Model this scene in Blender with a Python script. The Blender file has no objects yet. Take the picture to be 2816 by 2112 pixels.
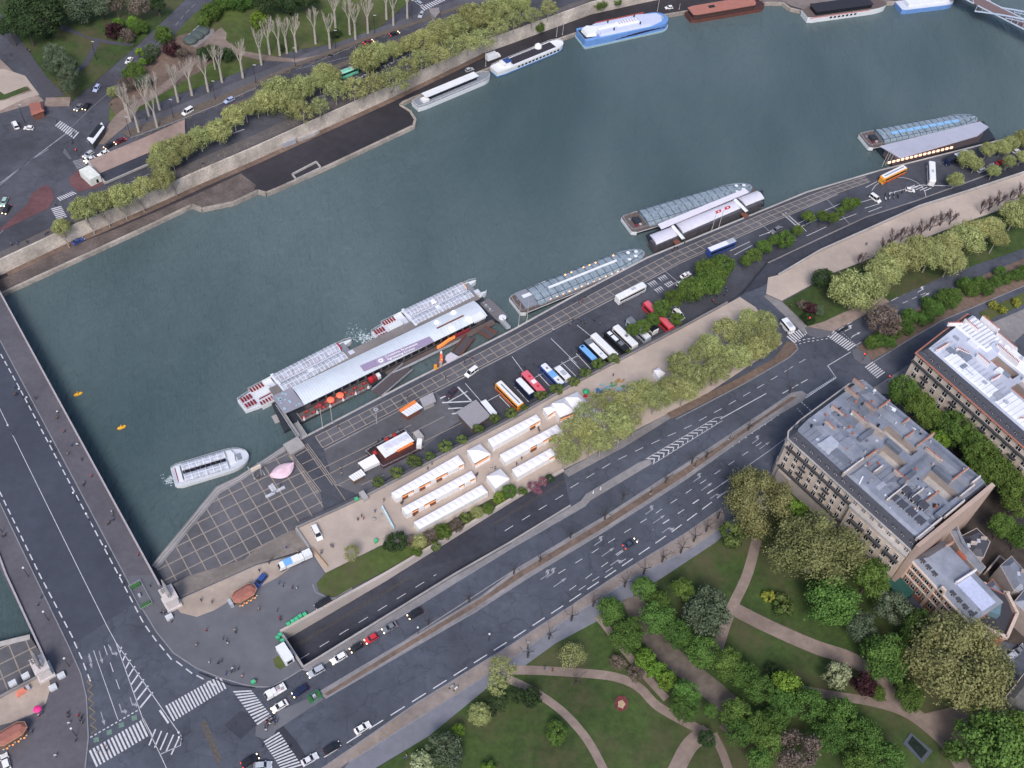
import bpy, bmesh, math, random
import numpy as np
from mathutils import Vector, Matrix
from mathutils.geometry import tessellate_polygon
random.seed(7); RN = np.random.RandomState(11)
C = bpy.context.scene.collection
PI = math.pi; R = math.radians
# ------------------------------------------------------------------ camera and survey
CAMH = 276.0; FPX = 2932.0; S_ = 2816 / 2212.0
_n = Vector((1195 - 1408, 3374 - 1056, FPX)).normalized()
_h = (Vector((0, 0, 1)) - _n * _n.z).normalized()
_up = -_n; _x = _h.cross(_up)
def at(x, y, z=0.0):
    """survey point: photo point (x, y) on the level z -> ground plan"""
    d = Vector((x * S_ - 1408, y * S_ - 1056, FPX))
    w = Vector((_x.dot(d), _h.dot(d), _up.dot(d)))
    t = (z - CAMH) / w.z
    return (w.x * t, w.y * t)
def pts(l, z=0.0): return [at(p[0], p[1], z) for p in l]
cam = bpy.data.cameras.new('camera'); cam.sensor_width = 36; cam.lens = FPX / 2816 * 36; cam.clip_end = 5000; cam.clip_start = 1
camo = bpy.data.objects.new('camera', cam); C.objects.link(camo)
r_ = Vector((_x.x, _h.x, _up.x)); dn = Vector((_x.y, _h.y, _up.y)); fw = Vector((_x.z, _h.z, _up.z))
M = Matrix((( r_.x, -dn.x, -fw.x, 0), (r_.y, -dn.y, -fw.y, 0), (r_.z, -dn.z, -fw.z, CAMH), (0, 0, 0, 1)))
camo.matrix_world = M; bpy.context.scene.camera = camo
# ------------------------------------------------------------------ materials
MT = {}; GAIN = 1.2
def mat(name, col, rough=.7, var=.15, scale=1.0, metal=0, emit=0, ecol=None, bump=0, spec=.5, rnd=0, dirt=0, detail=4, coat=0, cracks=0, tint=None):
    if name in MT: return MT[name]
    m = bpy.data.materials.new(name); m.use_nodes = True; nt = m.node_tree; N = nt.nodes; L = nt.links
    b = N['Principled BSDF']; b.inputs['Roughness'].default_value = rough; b.inputs['Metallic'].default_value = metal
    b.inputs['Specular IOR Level'].default_value = spec
    if coat: b.inputs['Coat Weight'].default_value = coat
    geo = N.new('ShaderNodeNewGeometry')
    no = N.new('ShaderNodeTexNoise'); no.inputs['Scale'].default_value = scale; no.inputs['Detail'].default_value = detail
    no.inputs['Roughness'].default_value = .65
    L.new(geo.outputs['Position'], no.inputs['Vector'])
    mx = N.new('ShaderNodeMix'); mx.data_type = 'RGBA'
    c = Vector([min(max(v, .86) , v * GAIN) if v < .86 else v for v in col[:3]]) if not emit else Vector(col[:3])
    mx.inputs[6].default_value = (*[max(0, v * (1 - var)) for v in c], 1)
    mx.inputs[7].default_value = (*[min(1, v * (1 + var)) for v in c], 1)
    mr = N.new('ShaderNodeMapRange'); mr.inputs[1].default_value = .3; mr.inputs[2].default_value = .7
    L.new(no.outputs['Fac'], mr.inputs[0]); L.new(mr.outputs[0], mx.inputs[0])
    out = mx.outputs[2]
    if dirt:
        n2 = N.new('ShaderNodeTexNoise'); n2.inputs['Scale'].default_value = scale * .13; n2.inputs['Detail'].default_value = 5
        L.new(geo.outputs['Position'], n2.inputs['Vector'])
        m2 = N.new('ShaderNodeMix'); m2.data_type = 'RGBA'; m2.blend_type = 'MULTIPLY'
        r2 = N.new('ShaderNodeMapRange'); r2.inputs[1].default_value = .35; r2.inputs[2].default_value = .65
        r2.inputs[3].default_value = 1 - dirt; r2.inputs[4].default_value = 1 + dirt
        L.new(n2.outputs['Fac'], r2.inputs[0]); m2.inputs[0].default_value = 1
        L.new(out, m2.inputs[6]); L.new(r2.outputs[0], m2.inputs[7]); out = m2.outputs[2]
    if tint:
        n5 = N.new('ShaderNodeTexNoise'); n5.inputs['Scale'].default_value = .045; n5.inputs['Detail'].default_value = 8; n5.inputs['Roughness'].default_value = .7; L.new(geo.outputs['Position'], n5.inputs['Vector'])
        r5 = N.new('ShaderNodeMapRange'); r5.inputs[1].default_value = .47; r5.inputs[2].default_value = .66; r5.inputs[4].default_value = .85; L.new(n5.outputs['Fac'], r5.inputs[0])
        m5 = N.new('ShaderNodeMix'); m5.data_type = 'RGBA'; L.new(r5.outputs[0], m5.inputs[0]); L.new(out, m5.inputs[6]); m5.inputs[7].default_value = (*tint, 1); out = m5.outputs[2]
    if cracks:
        wn_ = N.new('ShaderNodeTexNoise'); wn_.inputs['Scale'].default_value = .35; L.new(geo.outputs['Position'], wn_.inputs['Vector'])
        va = N.new('ShaderNodeVectorMath'); va.operation = 'MULTIPLY_ADD'; va.inputs[1].default_value = (5, 5, 0); L.new(wn_.outputs['Color'], va.inputs[0]); L.new(geo.outputs['Position'], va.inputs[2])
        vo = N.new('ShaderNodeTexVoronoi'); vo.feature = 'DISTANCE_TO_EDGE'; vo.inputs['Scale'].default_value = .13; L.new(va.outputs[0], vo.inputs['Vector'])
        v2 = N.new('ShaderNodeTexVoronoi'); v2.inputs['Scale'].default_value = .045; L.new(va.outputs[0], v2.inputs['Vector'])
        rc = N.new('ShaderNodeMapRange'); rc.inputs[1].default_value = .008; rc.inputs[2].default_value = .028; rc.inputs[3].default_value = 1 - cracks; rc.inputs[4].default_value = 1; L.new(vo.outputs['Distance'], rc.inputs[0])
        rp = N.new('ShaderNodeMapRange'); rp.inputs[3].default_value = .9; rp.inputs[4].default_value = 1.1; L.new(v2.outputs['Color'], rp.inputs[0])
        mm_ = N.new('ShaderNodeMath'); mm_.operation = 'MULTIPLY'; L.new(rc.outputs[0], mm_.inputs[0]); L.new(rp.outputs[0], mm_.inputs[1])
        m3 = N.new('ShaderNodeMix'); m3.data_type = 'RGBA'; m3.blend_type = 'MULTIPLY'; m3.inputs[0].default_value = 1; L.new(out, m3.inputs[6]); L.new(mm_.outputs[0], m3.inputs[7]); out = m3.outputs[2]
    if rnd:
        oi = N.new('ShaderNodeObjectInfo'); hs = N.new('ShaderNodeHueSaturation')
        r3 = N.new('ShaderNodeMapRange'); r3.inputs[3].default_value = 1 - rnd; r3.inputs[4].default_value = 1 + rnd
        L.new(oi.outputs['Random'], r3.inputs[0]); L.new(r3.outputs[0], hs.inputs['Value']); L.new(out, hs.inputs['Color']); out = hs.outputs[0]
    L.new(out, b.inputs['Base Color'])
    if emit:
        b.inputs['Emission Color'].default_value = (*(ecol or col)[:3], 1); b.inputs['Emission Strength'].default_value = emit
    if bump:
        bp = N.new('ShaderNodeBump'); bp.inputs['Strength'].default_value = bump; bp.inputs['Distance'].default_value = .1
        L.new(no.outputs['Fac'], bp.inputs['Height']); L.new(bp.outputs[0], b.inputs['Normal'])
    MT[name] = m; return m
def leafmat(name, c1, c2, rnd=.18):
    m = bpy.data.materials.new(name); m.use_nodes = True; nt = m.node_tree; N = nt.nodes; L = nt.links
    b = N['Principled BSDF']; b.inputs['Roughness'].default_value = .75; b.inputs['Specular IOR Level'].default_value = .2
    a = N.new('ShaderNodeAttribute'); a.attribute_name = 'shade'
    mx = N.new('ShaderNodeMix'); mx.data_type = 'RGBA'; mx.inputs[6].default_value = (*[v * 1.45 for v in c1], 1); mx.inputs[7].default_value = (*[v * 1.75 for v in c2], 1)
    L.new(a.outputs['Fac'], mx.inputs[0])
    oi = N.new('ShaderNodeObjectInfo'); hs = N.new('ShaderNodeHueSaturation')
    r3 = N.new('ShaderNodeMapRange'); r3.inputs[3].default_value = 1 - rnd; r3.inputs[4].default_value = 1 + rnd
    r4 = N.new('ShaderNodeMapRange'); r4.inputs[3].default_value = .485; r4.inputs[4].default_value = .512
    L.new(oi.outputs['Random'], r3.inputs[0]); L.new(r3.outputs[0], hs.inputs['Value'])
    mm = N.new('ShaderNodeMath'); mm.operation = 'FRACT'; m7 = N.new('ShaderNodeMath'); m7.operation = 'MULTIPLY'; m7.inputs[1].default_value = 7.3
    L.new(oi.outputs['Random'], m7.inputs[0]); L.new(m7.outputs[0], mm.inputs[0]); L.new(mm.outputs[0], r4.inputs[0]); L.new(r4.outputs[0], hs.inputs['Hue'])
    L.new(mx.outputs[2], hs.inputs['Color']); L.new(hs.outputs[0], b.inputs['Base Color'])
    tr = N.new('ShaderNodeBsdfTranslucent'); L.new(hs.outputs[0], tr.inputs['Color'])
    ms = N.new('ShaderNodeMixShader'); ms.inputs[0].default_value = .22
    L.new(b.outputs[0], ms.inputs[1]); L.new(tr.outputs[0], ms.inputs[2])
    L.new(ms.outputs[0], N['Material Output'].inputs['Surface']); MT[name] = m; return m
def glassmat(name, tint, opac=.5, rough=.15, emit=0):
    m = bpy.data.materials.new(name); m.use_nodes = True; nt = m.node_tree; N = nt.nodes; L = nt.links
    b = N['Principled BSDF']; b.inputs['Base Color'].default_value = (*tint, 1); b.inputs['Roughness'].default_value = rough
    b.inputs['Emission Color'].default_value = (*tint, 1); b.inputs['Emission Strength'].default_value = emit
    no = N.new('ShaderNodeTexNoise'); no.inputs['Scale'].default_value = .8; geo = N.new('ShaderNodeNewGeometry'); L.new(geo.outputs['Position'], no.inputs['Vector'])
    mr = N.new('ShaderNodeMapRange'); mr.inputs[1].default_value = .3; mr.inputs[2].default_value = .7; mr.inputs[3].default_value = opac - .2; mr.inputs[4].default_value = min(1, opac + .2)
    L.new(no.outputs['Fac'], mr.inputs[0])
    t = N.new('ShaderNodeBsdfTransparent'); ms = N.new('ShaderNodeMixShader'); L.new(mr.outputs[0], ms.inputs[0])
    L.new(t.outputs[0], ms.inputs[1]); L.new(b.outputs[0], ms.inputs[2]); L.new(ms.outputs[0], N['Material Output'].inputs['Surface']); MT[name] = m; return m
# ------------------------------------------------------------------ mesh builder
class MB:
    def __init__(s): s.v = []; s.f = []; s.m = []
    def add(s, vs, fs, mi=0):
        o = len(s.v); s.v += [tuple(v) for v in vs]; s.f += [tuple(i + o for i in f) for f in fs]; s.m += [mi] * len(fs); return s
    def box(s, c, d, rz=0, mi=0, taper=1.0, rx=None):
        x, y, z = d[0] / 2, d[1] / 2, d[2] / 2; co, si = math.cos(rz), math.sin(rz); vs = []
        for k, t in ((-1, 1), (1, taper)):
            for a, b in ((-1, -1), (1, -1), (1, 1), (-1, 1)):
                px, py = a * x * t, b * y * t
                vs.append((c[0] + px * co - py * si, c[1] + px * si + py * co, c[2] + k * z))
        return s.add(vs, [(3, 2, 1, 0), (4, 5, 6, 7), (0, 1, 5, 4), (1, 2, 6, 5), (2, 3, 7, 6), (3, 0, 4, 7)], mi)
    def prism(s, p, z0, z1, mi=0, top=None, inset=0, caps=True, bottom=True):
        n = len(p); a = sum(p[i][0] * p[(i + 1) % n][1] - p[(i + 1) % n][0] * p[i][1] for i in range(n))
        if a < 0: p = p[::-1]
        q = offset_poly(p, -inset) if inset else p
        vs = [(x, y, z0) for x, y in p] + [(x, y, z1) for x, y in q]
        s.add(vs, [(i, (i + 1) % n, (i + 1) % n + n, i + n) for i in range(n)], mi)
        if caps:
            t = tri2(q); o = len(s.v) - n
            s.f += [tuple(o + i for i in f) for f in t]; s.m += [mi if top is None else top] * len(t)
            if bottom:
                t = tri2(p); o = len(s.v) - 2 * n
                s.f += [tuple(o + i for i in f[::-1]) for f in t]; s.m += [mi] * len(t)
        return s
    def tube(s, p, q, r1, r2=None, n=6, mi=0, caps=True):
        r2 = r1 if r2 is None else r2; p = Vector(p); q = Vector(q); d = q - p
        if d.length < 1e-6: return s
        d.normalize(); u = d.orthogonal().normalized(); w = d.cross(u)
        vs = [p + (u * math.cos(2 * PI * i / n) + w * math.sin(2 * PI * i / n)) * r1 for i in range(n)]
        vs += [q + (u * math.cos(2 * PI * i / n) + w * math.sin(2 * PI * i / n)) * r2 for i in range(n)]
        fs = [(i, (i + 1) % n, (i + 1) % n + n, i + n) for i in range(n)]
        if caps: fs += [tuple(range(n))[::-1], tuple(range(n, 2 * n))]
        return s.add(vs, fs, mi)
    def loft(s, secs, mi=0, caps=True, close=True):
        n = len(secs[0]); vs = [v for sec in secs for v in sec]; fs = []
        for k in range(len(secs) - 1):
            for i in range(n if close else n - 1):
                j = (i + 1) % n; fs.append((k * n + i, k * n + j, (k + 1) * n + j, (k + 1) * n + i))
        if caps: fs += [tuple(range(n))[::-1], tuple(range((len(secs) - 1) * n, len(secs) * n))]
        return s.add(vs, fs, mi)
    def lathe(s, prof, c=(0, 0, 0), n=10, mi=0):
        return s.loft([[(c[0] + r * math.cos(2 * PI * i / n), c[1] + r * math.sin(2 * PI * i / n), c[2] + z) for i in range(n)] for r, z in prof], mi)
    def line(s, p, w, z, mi=0, closed=False):
        """flat strip of width w along plan polyline p at height z (number or list)"""
        n = len(p); zz = z if isinstance(z, (list, tuple)) else [z] * n; l = []; r = []
        for i in range(n):
            a = p[i - 1] if (i > 0 or closed) else p[i]; b = p[(i + 1) % n] if (i < n - 1 or closed) else p[i]
            d = Vector((b[0] - a[0], b[1] - a[1])); d = d.normalized() if d.length > 1e-9 else Vector((1, 0))
            k = 1.0
            if a is not p[i] and b is not p[i]:
                e = Vector((p[i][0] - a[0], p[i][1] - a[1])).normalized(); k = 1 / max(.5, abs(e.dot(d)))
            l.append((p[i][0] - d.y * w / 2 * k, p[i][1] + d.x * w / 2 * k, zz[i])); r.append((p[i][0] + d.y * w / 2 * k, p[i][1] - d.x * w / 2 * k, zz[i]))
        m = n if closed else n - 1
        return s.add(l + r, [(i, i + n, (i + 1) % n + n, (i + 1) % n) for i in range(m)], mi)
    def wall(s, p, w, z0, z1, mi=0):
        n = len(p); 
        for i in range(n - 1):
            a, b = Vector(p[i]), Vector(p[i + 1]); d = b - a; L = d.length
            if L < 1e-6: continue
            h0 = z0[i] if isinstance(z0, (list, tuple)) else z0; h0b = z0[i + 1] if isinstance(z0, (list, tuple)) else z0
            h1 = z1[i] if isinstance(z1, (list, tuple)) else z1; h1b = z1[i + 1] if isinstance(z1, (list, tuple)) else z1
            nn = Vector((-d.y, d.x)) / L * w / 2
            vs = [(a.x + nn.x, a.y + nn.y, h0), (b.x + nn.x, b.y + nn.y, h0b), (b.x - nn.x, b.y - nn.y, h0b), (a.x - nn.x, a.y - nn.y, h0),
                  (a.x + nn.x, a.y + nn.y, h1), (b.x + nn.x, b.y + nn.y, h1b), (b.x - nn.x, b.y - nn.y, h1b), (a.x - nn.x, a.y - nn.y, h1)]
            s.add(vs, [(0, 1, 2, 3), (7, 6, 5, 4), (4, 5, 1, 0), (5, 6, 2, 1), (6, 7, 3, 2), (7, 4, 0, 3)], mi)
        return s
    def mesh(s, name, mats, smooth=False):
        me = bpy.data.meshes.new(name); me.from_pydata(s.v, [], s.f)
        ms = mats if isinstance(mats, (list, tuple)) else [mats]
        for m in ms: me.materials.append(m)
        if len(ms) > 1: me.polygons.foreach_set('material_index', s.m)
        if smooth: me.polygons.foreach_set('use_smooth', [True] * len(me.polygons))
        bm = bmesh.new(); bm.from_mesh(me); bmesh.ops.recalc_face_normals(bm, faces=bm.faces); bm.to_mesh(me); bm.free()
        me.update(); return me
    def build(s, name, mats, parent=None, loc=(0, 0, 0), rz=0, smooth=False, norm=True):
        me = s.mesh(name, mats, smooth); o = bpy.data.objects.new(name, me); C.objects.link(o); o.location = loc; o.rotation_euler = (0, 0, rz)
        if parent: o.parent = parent
        return o
def tri2(p): return [tuple(t) if area3(p, t) > 0 else tuple(t[::-1]) for t in tessellate_polygon([[Vector((x, y, 0)) for x, y in p]])]
def area3(p, t):
    a, b, c = (p[i] for i in t); return (b[0] - a[0]) * (c[1] - a[1]) - (b[1] - a[1]) * (c[0] - a[0])
def offset_poly(p, d):
    n = len(p); o = []
    for i in range(n):
        a, b, c = Vector(p[i - 1]), Vector(p[i]), Vector(p[(i + 1) % n]); e1 = (b - a).normalized(); e2 = (c - b).normalized()
        n1 = Vector((e1.y, -e1.x)); n2 = Vector((e2.y, -e2.x)); m = (n1 + n2); k = m.length
        m = m / k if k > 1e-6 else n1; q = b + m * d / max(.4, m.dot(n1)); o.append((q.x, q.y))
    return o
def tag(o, label=None, cat=None, group=None, kind=None):
    if label: o['label'] = label
    if cat: o['category'] = cat
    if group: o['group'] = group
    if kind: o['kind'] = kind
    return o
def thing(name, label, cat, loc=(0, 0, 0), rz=0, group=None):
    o = bpy.data.objects.new(name, None); C.objects.link(o); o.empty_display_size = .5; o.location = loc; o.rotation_euler = (0, 0, rz)
    return tag(o, label, cat, group)
KIDS = {}
def copy_tree(o, loc, rz=None, scale=None, label=None, group=None, kids=None):
    c = o.copy(); C.objects.link(c); c.location = loc
    if rz is not None: c.rotation_euler = (0, 0, rz)
    if scale is not None: c.scale = scale if isinstance(scale, tuple) else (scale,) * 3
    if label: c['label'] = label
    if group: c['group'] = group
    for ch in (KIDS.get(o.name) or o.children):
        d = ch.copy(); C.objects.link(d); d.parent = c
        for g in (KIDS.get(ch.name) or ch.children):
            e = g.copy(); C.objects.link(e); e.parent = d
    return c
def freeze(o):
    KIDS[o.name] = list(o.children)
    for ch in o.children: KIDS[ch.name] = list(ch.children)
def frame(P0, P1, z):
    a = Vector(at(*P0, z)); b = Vector(at(*P1, z)); d = b - a; m = (a + b) / 2
    return (m.x, m.y), math.atan2(d.y, d.x), d.length
ORD = ['first', 'second', 'third', 'fourth', 'fifth', 'sixth', 'seventh', 'eighth', 'ninth', 'tenth', 'eleventh', 'twelfth', 'thirteenth', 'fourteenth', 'fifteenth', 'sixteenth', 'seventeenth', 'eighteenth', 'nineteenth', 'twentieth', 'twenty-first', 'twenty-second', 'twenty-third', 'twenty-fourth', 'twenty-fifth', 'twenty-sixth', 'twenty-seventh', 'twenty-eighth', 'twenty-ninth', 'thirtieth']
ZS = [0]
def slab(name, p, mtl, z0=-.05, z1=.12, kind='structure', label=None, cat=None, z=0):
    """raised sheet; every slab gets a top a few mm higher than the last so none coincide"""
    ZS[0] += 1; mb = MB().prism(pts(p, z) if z is not None else p, z0, z1 + .004 * (ZS[0] % 9)); o = mb.build(name, mtl)
    return tag(o, label, cat, None, kind)
# ------------------------------------------------------------------ palette
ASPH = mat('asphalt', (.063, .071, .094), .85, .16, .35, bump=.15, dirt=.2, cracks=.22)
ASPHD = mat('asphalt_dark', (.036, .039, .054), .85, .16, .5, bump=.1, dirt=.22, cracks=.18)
SQUARE = mat('square_paving', (.105, .108, .125), .8, .12, .2, dirt=.15)
PAVE = mat('pavement', (.09, .085, .1), .85, .12, .6, dirt=.14)
PAVEL = mat('pavement_light', (.155, .16, .19), .85, .1, .5, dirt=.1)
TANV = mat('verge_gravel', (.215, .18, .165), .95, .16, .5, dirt=.2)
SAND = mat('sand', (.385, .32, .275), .95, .09, .3, dirt=.12, tint=(.42, .345, .3))
SANDP = mat('sandy_path', (.23, .18, .155), .95, .16, .5, dirt=.2, tint=(.17, .13, .11))
EARTH = mat('earth_bed', (.14, .10, .08), .95, .25, .6, dirt=.2)
GRASS = mat('grass', (.035, .062, .014), .95, .28, .5, bump=.3, dirt=.3, tint=(.1, .085, .045))
GRASSL = mat('grass_light', (.055, .082, .018), .95, .25, .4, bump=.3, dirt=.3, tint=(.11, .1, .05))
STONE = mat('quay_stone', (.30, .265, .235), .9, .25, .9, bump=.4, dirt=.25)
STONEL = mat('stone_light', (.36, .34, .33), .85, .12, .7, dirt=.15)
STONEG = mat('stone_grey', (.2, .19, .195), .85, .15, .5, dirt=.2)
COBB = mat('cobbles', (.105, .085, .08), .95, .25, 1.2, bump=.4, dirt=.25)
PORTP = mat('port_paving', (.092, .092, .104), .85, .12, .5, dirt=.18)
GRIDL = mat('paving_joint', (.27, .23, .20), .9, .15, 1.0)
WHITEM = mat('road_paint', (.5, .5, .53), .8, .18, 1.2)
WHITEA = mat('road_paint_faded', (.27, .27, .3), .85, .25, 1.0)
WHITEF = mat('road_paint_worn', (.24, .24, .27), .85, .3, 1.0)
YELM = mat('yellow_paint', (.26, .18, .06), .85, .3, 1.0)
REDPAVE = mat('red_paving', (.12, .055, .06), .9, .18, .6, dirt=.15)
CONC = mat('concrete', (.30, .285, .28), .85, .12, .4, dirt=.15)
CONCP = mat('tunnel_wall', (.42, .37, .34), .85, .08, .3, dirt=.12)
# ------------------------------------------------------------------ water
WZ = -7.0; RBZ = -5.5; PZ = -3.5
def watermat():
    m = bpy.data.materials.new('river_water'); m.use_nodes = True; nt = m.node_tree; N = nt.nodes; L = nt.links; b = N['Principled BSDF']
    b.inputs['Roughness'].default_value = .12; b.inputs['IOR'].default_value = 1.33
    geo = N.new('ShaderNodeNewGeometry'); mp = N.new('ShaderNodeMapping'); mp.inputs['Rotation'].default_value = (0, 0, R(-38)); mp.inputs['Scale'].default_value = (1, .38, 1)
    L.new(geo.outputs['Position'], mp.inputs['Vector'])
    big = N.new('ShaderNodeTexNoise'); big.inputs['Scale'].default_value = .012; big.inputs['Detail'].default_value = 4; L.new(mp.outputs[0], big.inputs['Vector'])
    mx = N.new('ShaderNodeMix'); mx.data_type = 'RGBA'; mx.inputs[6].default_value = (.064, .101, .109, 1); mx.inputs[7].default_value = (.128, .172, .182, 1)
    mr = N.new('ShaderNodeMapRange'); mr.inputs[1].default_value = .35; mr.inputs[2].default_value = .65; L.new(big.outputs['Fac'], mr.inputs[0])
    L.new(mr.outputs[0], mx.inputs[0]); L.new(mx.outputs[2], b.inputs['Base Color'])
    prev = None
    for sc, st, ds, det in ((.1, .4, 2.6, 3), (.34, .55, 1.7, 4), (1.1, .7, .6, 3)):
        n = N.new('ShaderNodeTexNoise'); n.inputs['Scale'].default_value = sc; n.inputs['Detail'].default_value = det; n.inputs['Distortion'].default_value = .6; L.new(mp.outputs[0], n.inputs['Vector'])
        bp = N.new('ShaderNodeBump'); bp.inputs['Strength'].default_value = st; bp.inputs['Distance'].default_value = ds
        L.new(n.outputs['Fac'], bp.inputs['Height'])
        if prev: L.new(prev.outputs[0], bp.inputs['Normal'])
        prev = bp
    L.new(prev.outputs[0], b.inputs['Normal']); return m
WATER = watermat()
far = 2600
o = MB().add([(-far, -far, -9), (far, -far, -9), (far, far, -9), (-far, far, -9)], [(0, 1, 2, 3)]).build('ground', EARTH); tag(o, kind='structure')
o = MB().add([(-900, -300, WZ), (900, -300, WZ), (900, 1300, WZ), (-900, 1300, WZ)], [(0, 1, 2, 3)]).build('river_water', WATER); tag(o, kind='structure')
# ------------------------------------------------------------------ left bank
LBEDGE = [(327, 1222), (467, 1052), (515, 1029), (612, 965), (658, 942), (878, 827), (1111, 709), (1141, 692), (1231, 642), (1398, 555), (1659, 448), (1741, 414), (1899, 367), (2146, 305), (2300, 268), (2800, 150)]
STAIRTOP = [(345, 1262), (390, 1291), (497, 1244), (553, 1219), (669, 1187)]
PARAP = [(640, 1142), (788, 1074.5), (1106, 907), (1246, 827), (1381, 757), (1476, 707), (1571, 655)]
RAMPS = [(1681, 596), (1771, 543), (1859, 504), (1984, 448), (2089, 415), (2260, 358), (2800, 190)]
edge = pts(LBEDGE, PZ); par = pts(PARAP); ramps = pts(RAMPS, 0)
port_poly = edge + ramps[::-1] + [at(1640, 640)] + par[::-1] + [at(669, 1187), at(640, 1195)] + pts(STAIRTOP)[::-1][1:]
o = MB().prism(port_poly, -8.5, PZ, bottom=False).build('port_quay', [mat('port_asphalt', (.056, .06, .076), .85, .14, .4, bump=.1, dirt=.2, cracks=.2)]); tag(o, kind='structure')
# upper ground with the sunken road left open
UNDN = [(606, 1366), (835, 1240), (1106, 1079), (1216, 1017)]; UNDS = [(655, 1442), (980, 1242), (1106, 1170), (1232, 1093)]
hole = pts(UNDN) + pts(UNDS)[::-1]
outer = pts(STAIRTOP) + par + pts([(1600, 638), (1650, 617)]) + ramps + [(600, 330), (600, -400), (-700, -400), (-700, 60)]
outer += pts([(-250, 1620), (0, 1508), (115, 1444), (100, 1425)])
poly = [[Vector((x, y, 0)) for x, y in outer], [Vector((x, y, 0)) for x, y in hole]]
tri = tessellate_polygon(poly); allv = [(v.x, v.y, 0) for l in poly for v in l]
fl = [t if area3([(v[0], v[1]) for v in allv], t) > 0 else t[::-1] for t in tri]
mb = MB().add(allv, fl)
n = len(outer)
mb.add([(x, y, 0) for x, y in outer] + [(x, y, -8.4) for x, y in outer], [(i, (i + 1) % n, (i + 1) % n + n, i + n) for i in range(n)], 1)
me = bpy.data.meshes.new('left_bank_ground'); me.from_pydata(mb.v, [], mb.f); me.materials.append(ASPH); me.materials.append(STONE); me.polygons.foreach_set('material_index', mb.m)
o = bpy.data.objects.new('left_bank_ground', me); C.objects.link(o); tag(o, kind='structure')
# sunken road, walls
hn = pts(UNDN); hs = pts(UNDS); zs = [-5.0, -3.0, -.7, .02]
mb = MB(); mb.add([(*a, z) for a, z in zip(hn, zs)] + [(*a, z) for a, z in zip(hs, zs)], [(i, i + 1, i + 5, i + 4) for i in range(3)])
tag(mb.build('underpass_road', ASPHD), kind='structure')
wl = MB().wall(hn, .8, [z - .3 for z in zs], [.85] * 4); 
o = wl.build('retaining_wall', CONCP); tag(o, 'long pale concrete retaining wall on the river side of the sunken road', 'wall')
wl = MB().wall(hs, .5, [z - .3 for z in zs], [.5] * 4); o = wl.build('retaining_wall', CONC); tag(o, 'low grey concrete wall between the sunken road and the upper carriageway', 'wall')
wl = MB().wall([hn[0], hs[0]], .6, -1.0, .8); o = wl.build('tunnel_parapet', CONC); tag(o, 'parapet over the left bank tunnel mouth beside the white truck', 'parapet')
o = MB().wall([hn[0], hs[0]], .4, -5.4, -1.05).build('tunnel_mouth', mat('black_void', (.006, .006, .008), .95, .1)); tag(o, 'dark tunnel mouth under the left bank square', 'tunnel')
def lerp2(a, b, t): return (a[0] + (b[0] - a[0]) * t, a[1] + (b[1] - a[1]) * t)
def along(l, step, s0=0, ln=None):
    """points every step metres along polyline -> list of (pos, dir)"""
    out = []; d = s0; acc = 0
    for i in range(len(l) - 1):
        a, b = Vector(l[i]), Vector(l[i + 1]); L = (b - a).length
        while d <= acc + L + 1e-6 and L > 0:
            t = (d - acc) / L; z = a + (b - a) * t; out.append((z, (b - a).normalized())); d += step
        acc += L
    return out
def dashes(l, w, ln, gap, z=.012, mb=None, zf=None, mi=0):
    mb = mb or MB()
    for p, d in along(l, ln + gap):
        q = p + d * ln
        if p.to_2d().to_tuple() == q.to_2d().to_tuple(): continue
        za = zf(p) if zf else z; zb = zf(q) if zf else z
        mb.line([(p.x, p.y), (q.x, q.y)], w, [za, zb], mi)
    return mb
def frac(a, b, t): return [lerp2(p, q, t) for p, q in zip(a, b)]
def lvl(p):
    best = None
    for i in range(3):
        a, b = Vector(hn[i]), Vector(hn[i + 1]); t = (p - a).dot(b - a) / (b - a).length_squared
        if t <= 1 or i == 2: return zs[i] + (zs[i + 1] - zs[i]) * max(0, t) + .05
fl_ = frac(hn, hs, .62); cum = [0]
for a, b in zip(fl_, fl_[1:]): cum.append(cum[-1] + (Vector(b) - Vector(a)).length)
def zat(s):
    for i in range(3):
        if s <= cum[i + 1] or i == 2: return zs[i] + (zs[i + 1] - zs[i]) * (s - cum[i]) / (cum[i + 1] - cum[i]) + .1
mb = MB(); s_ = 1
for p, d in along(fl_, 6.3, 1):
    q = p + d * 3.0; mb.line([(p.x, p.y), (q.x, q.y)], .18, [zat(s_), zat(s_ + 3)]); s_ += 6.3
tag(mb.build('lane_marking', WHITEM), kind='structure')
mb = MB(); 
for f_ in (.27, .31): mb.line(frac(hn, hs, f_), .1, [z + .06 for z in zs])
tag(mb.build('bus_lane_marking', mat('yellow_worn', (.1, .08, .05), .9, .4, 1)), kind='structure')
# ------------------------------------------------------------------ left bank sheets
SANDPOLY = [(669, 1187), (640, 1143), (788, 1076), (1106, 909), (1246, 829), (1381, 759), (1476, 709), (1571, 657), (1598, 642), (1632, 664), (1690, 742), (1531, 848), (1368, 932), (1266, 990), (1196, 1024), (1106, 1073), (1060, 1078), (900, 1166), (823, 1178), (703, 1238)]
slab('promenade_sand', SANDPOLY, SAND)
slab('lawn', [(703, 1239), (823, 1180), (900, 1168), (1060, 1080), (1106, 1074), (835, 1232), (722, 1290), (706, 1287), (690, 1277), (685, 1260)], GRASSL)
SQ = [(270, 1244), (307, 1314), (337, 1364), (375, 1411), (425, 1444), (475, 1464), (525, 1479), (553, 1484), (585, 1484), (620, 1466), (651, 1446), (602, 1367), (720, 1302), (727, 1292), (706, 1288), (689, 1278), (684, 1260), (702, 1239), (669, 1189), (553, 1221), (497, 1246), (390, 1293), (345, 1264), (330, 1242)]
slab('square_paving', SQ, SQUARE)
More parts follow.
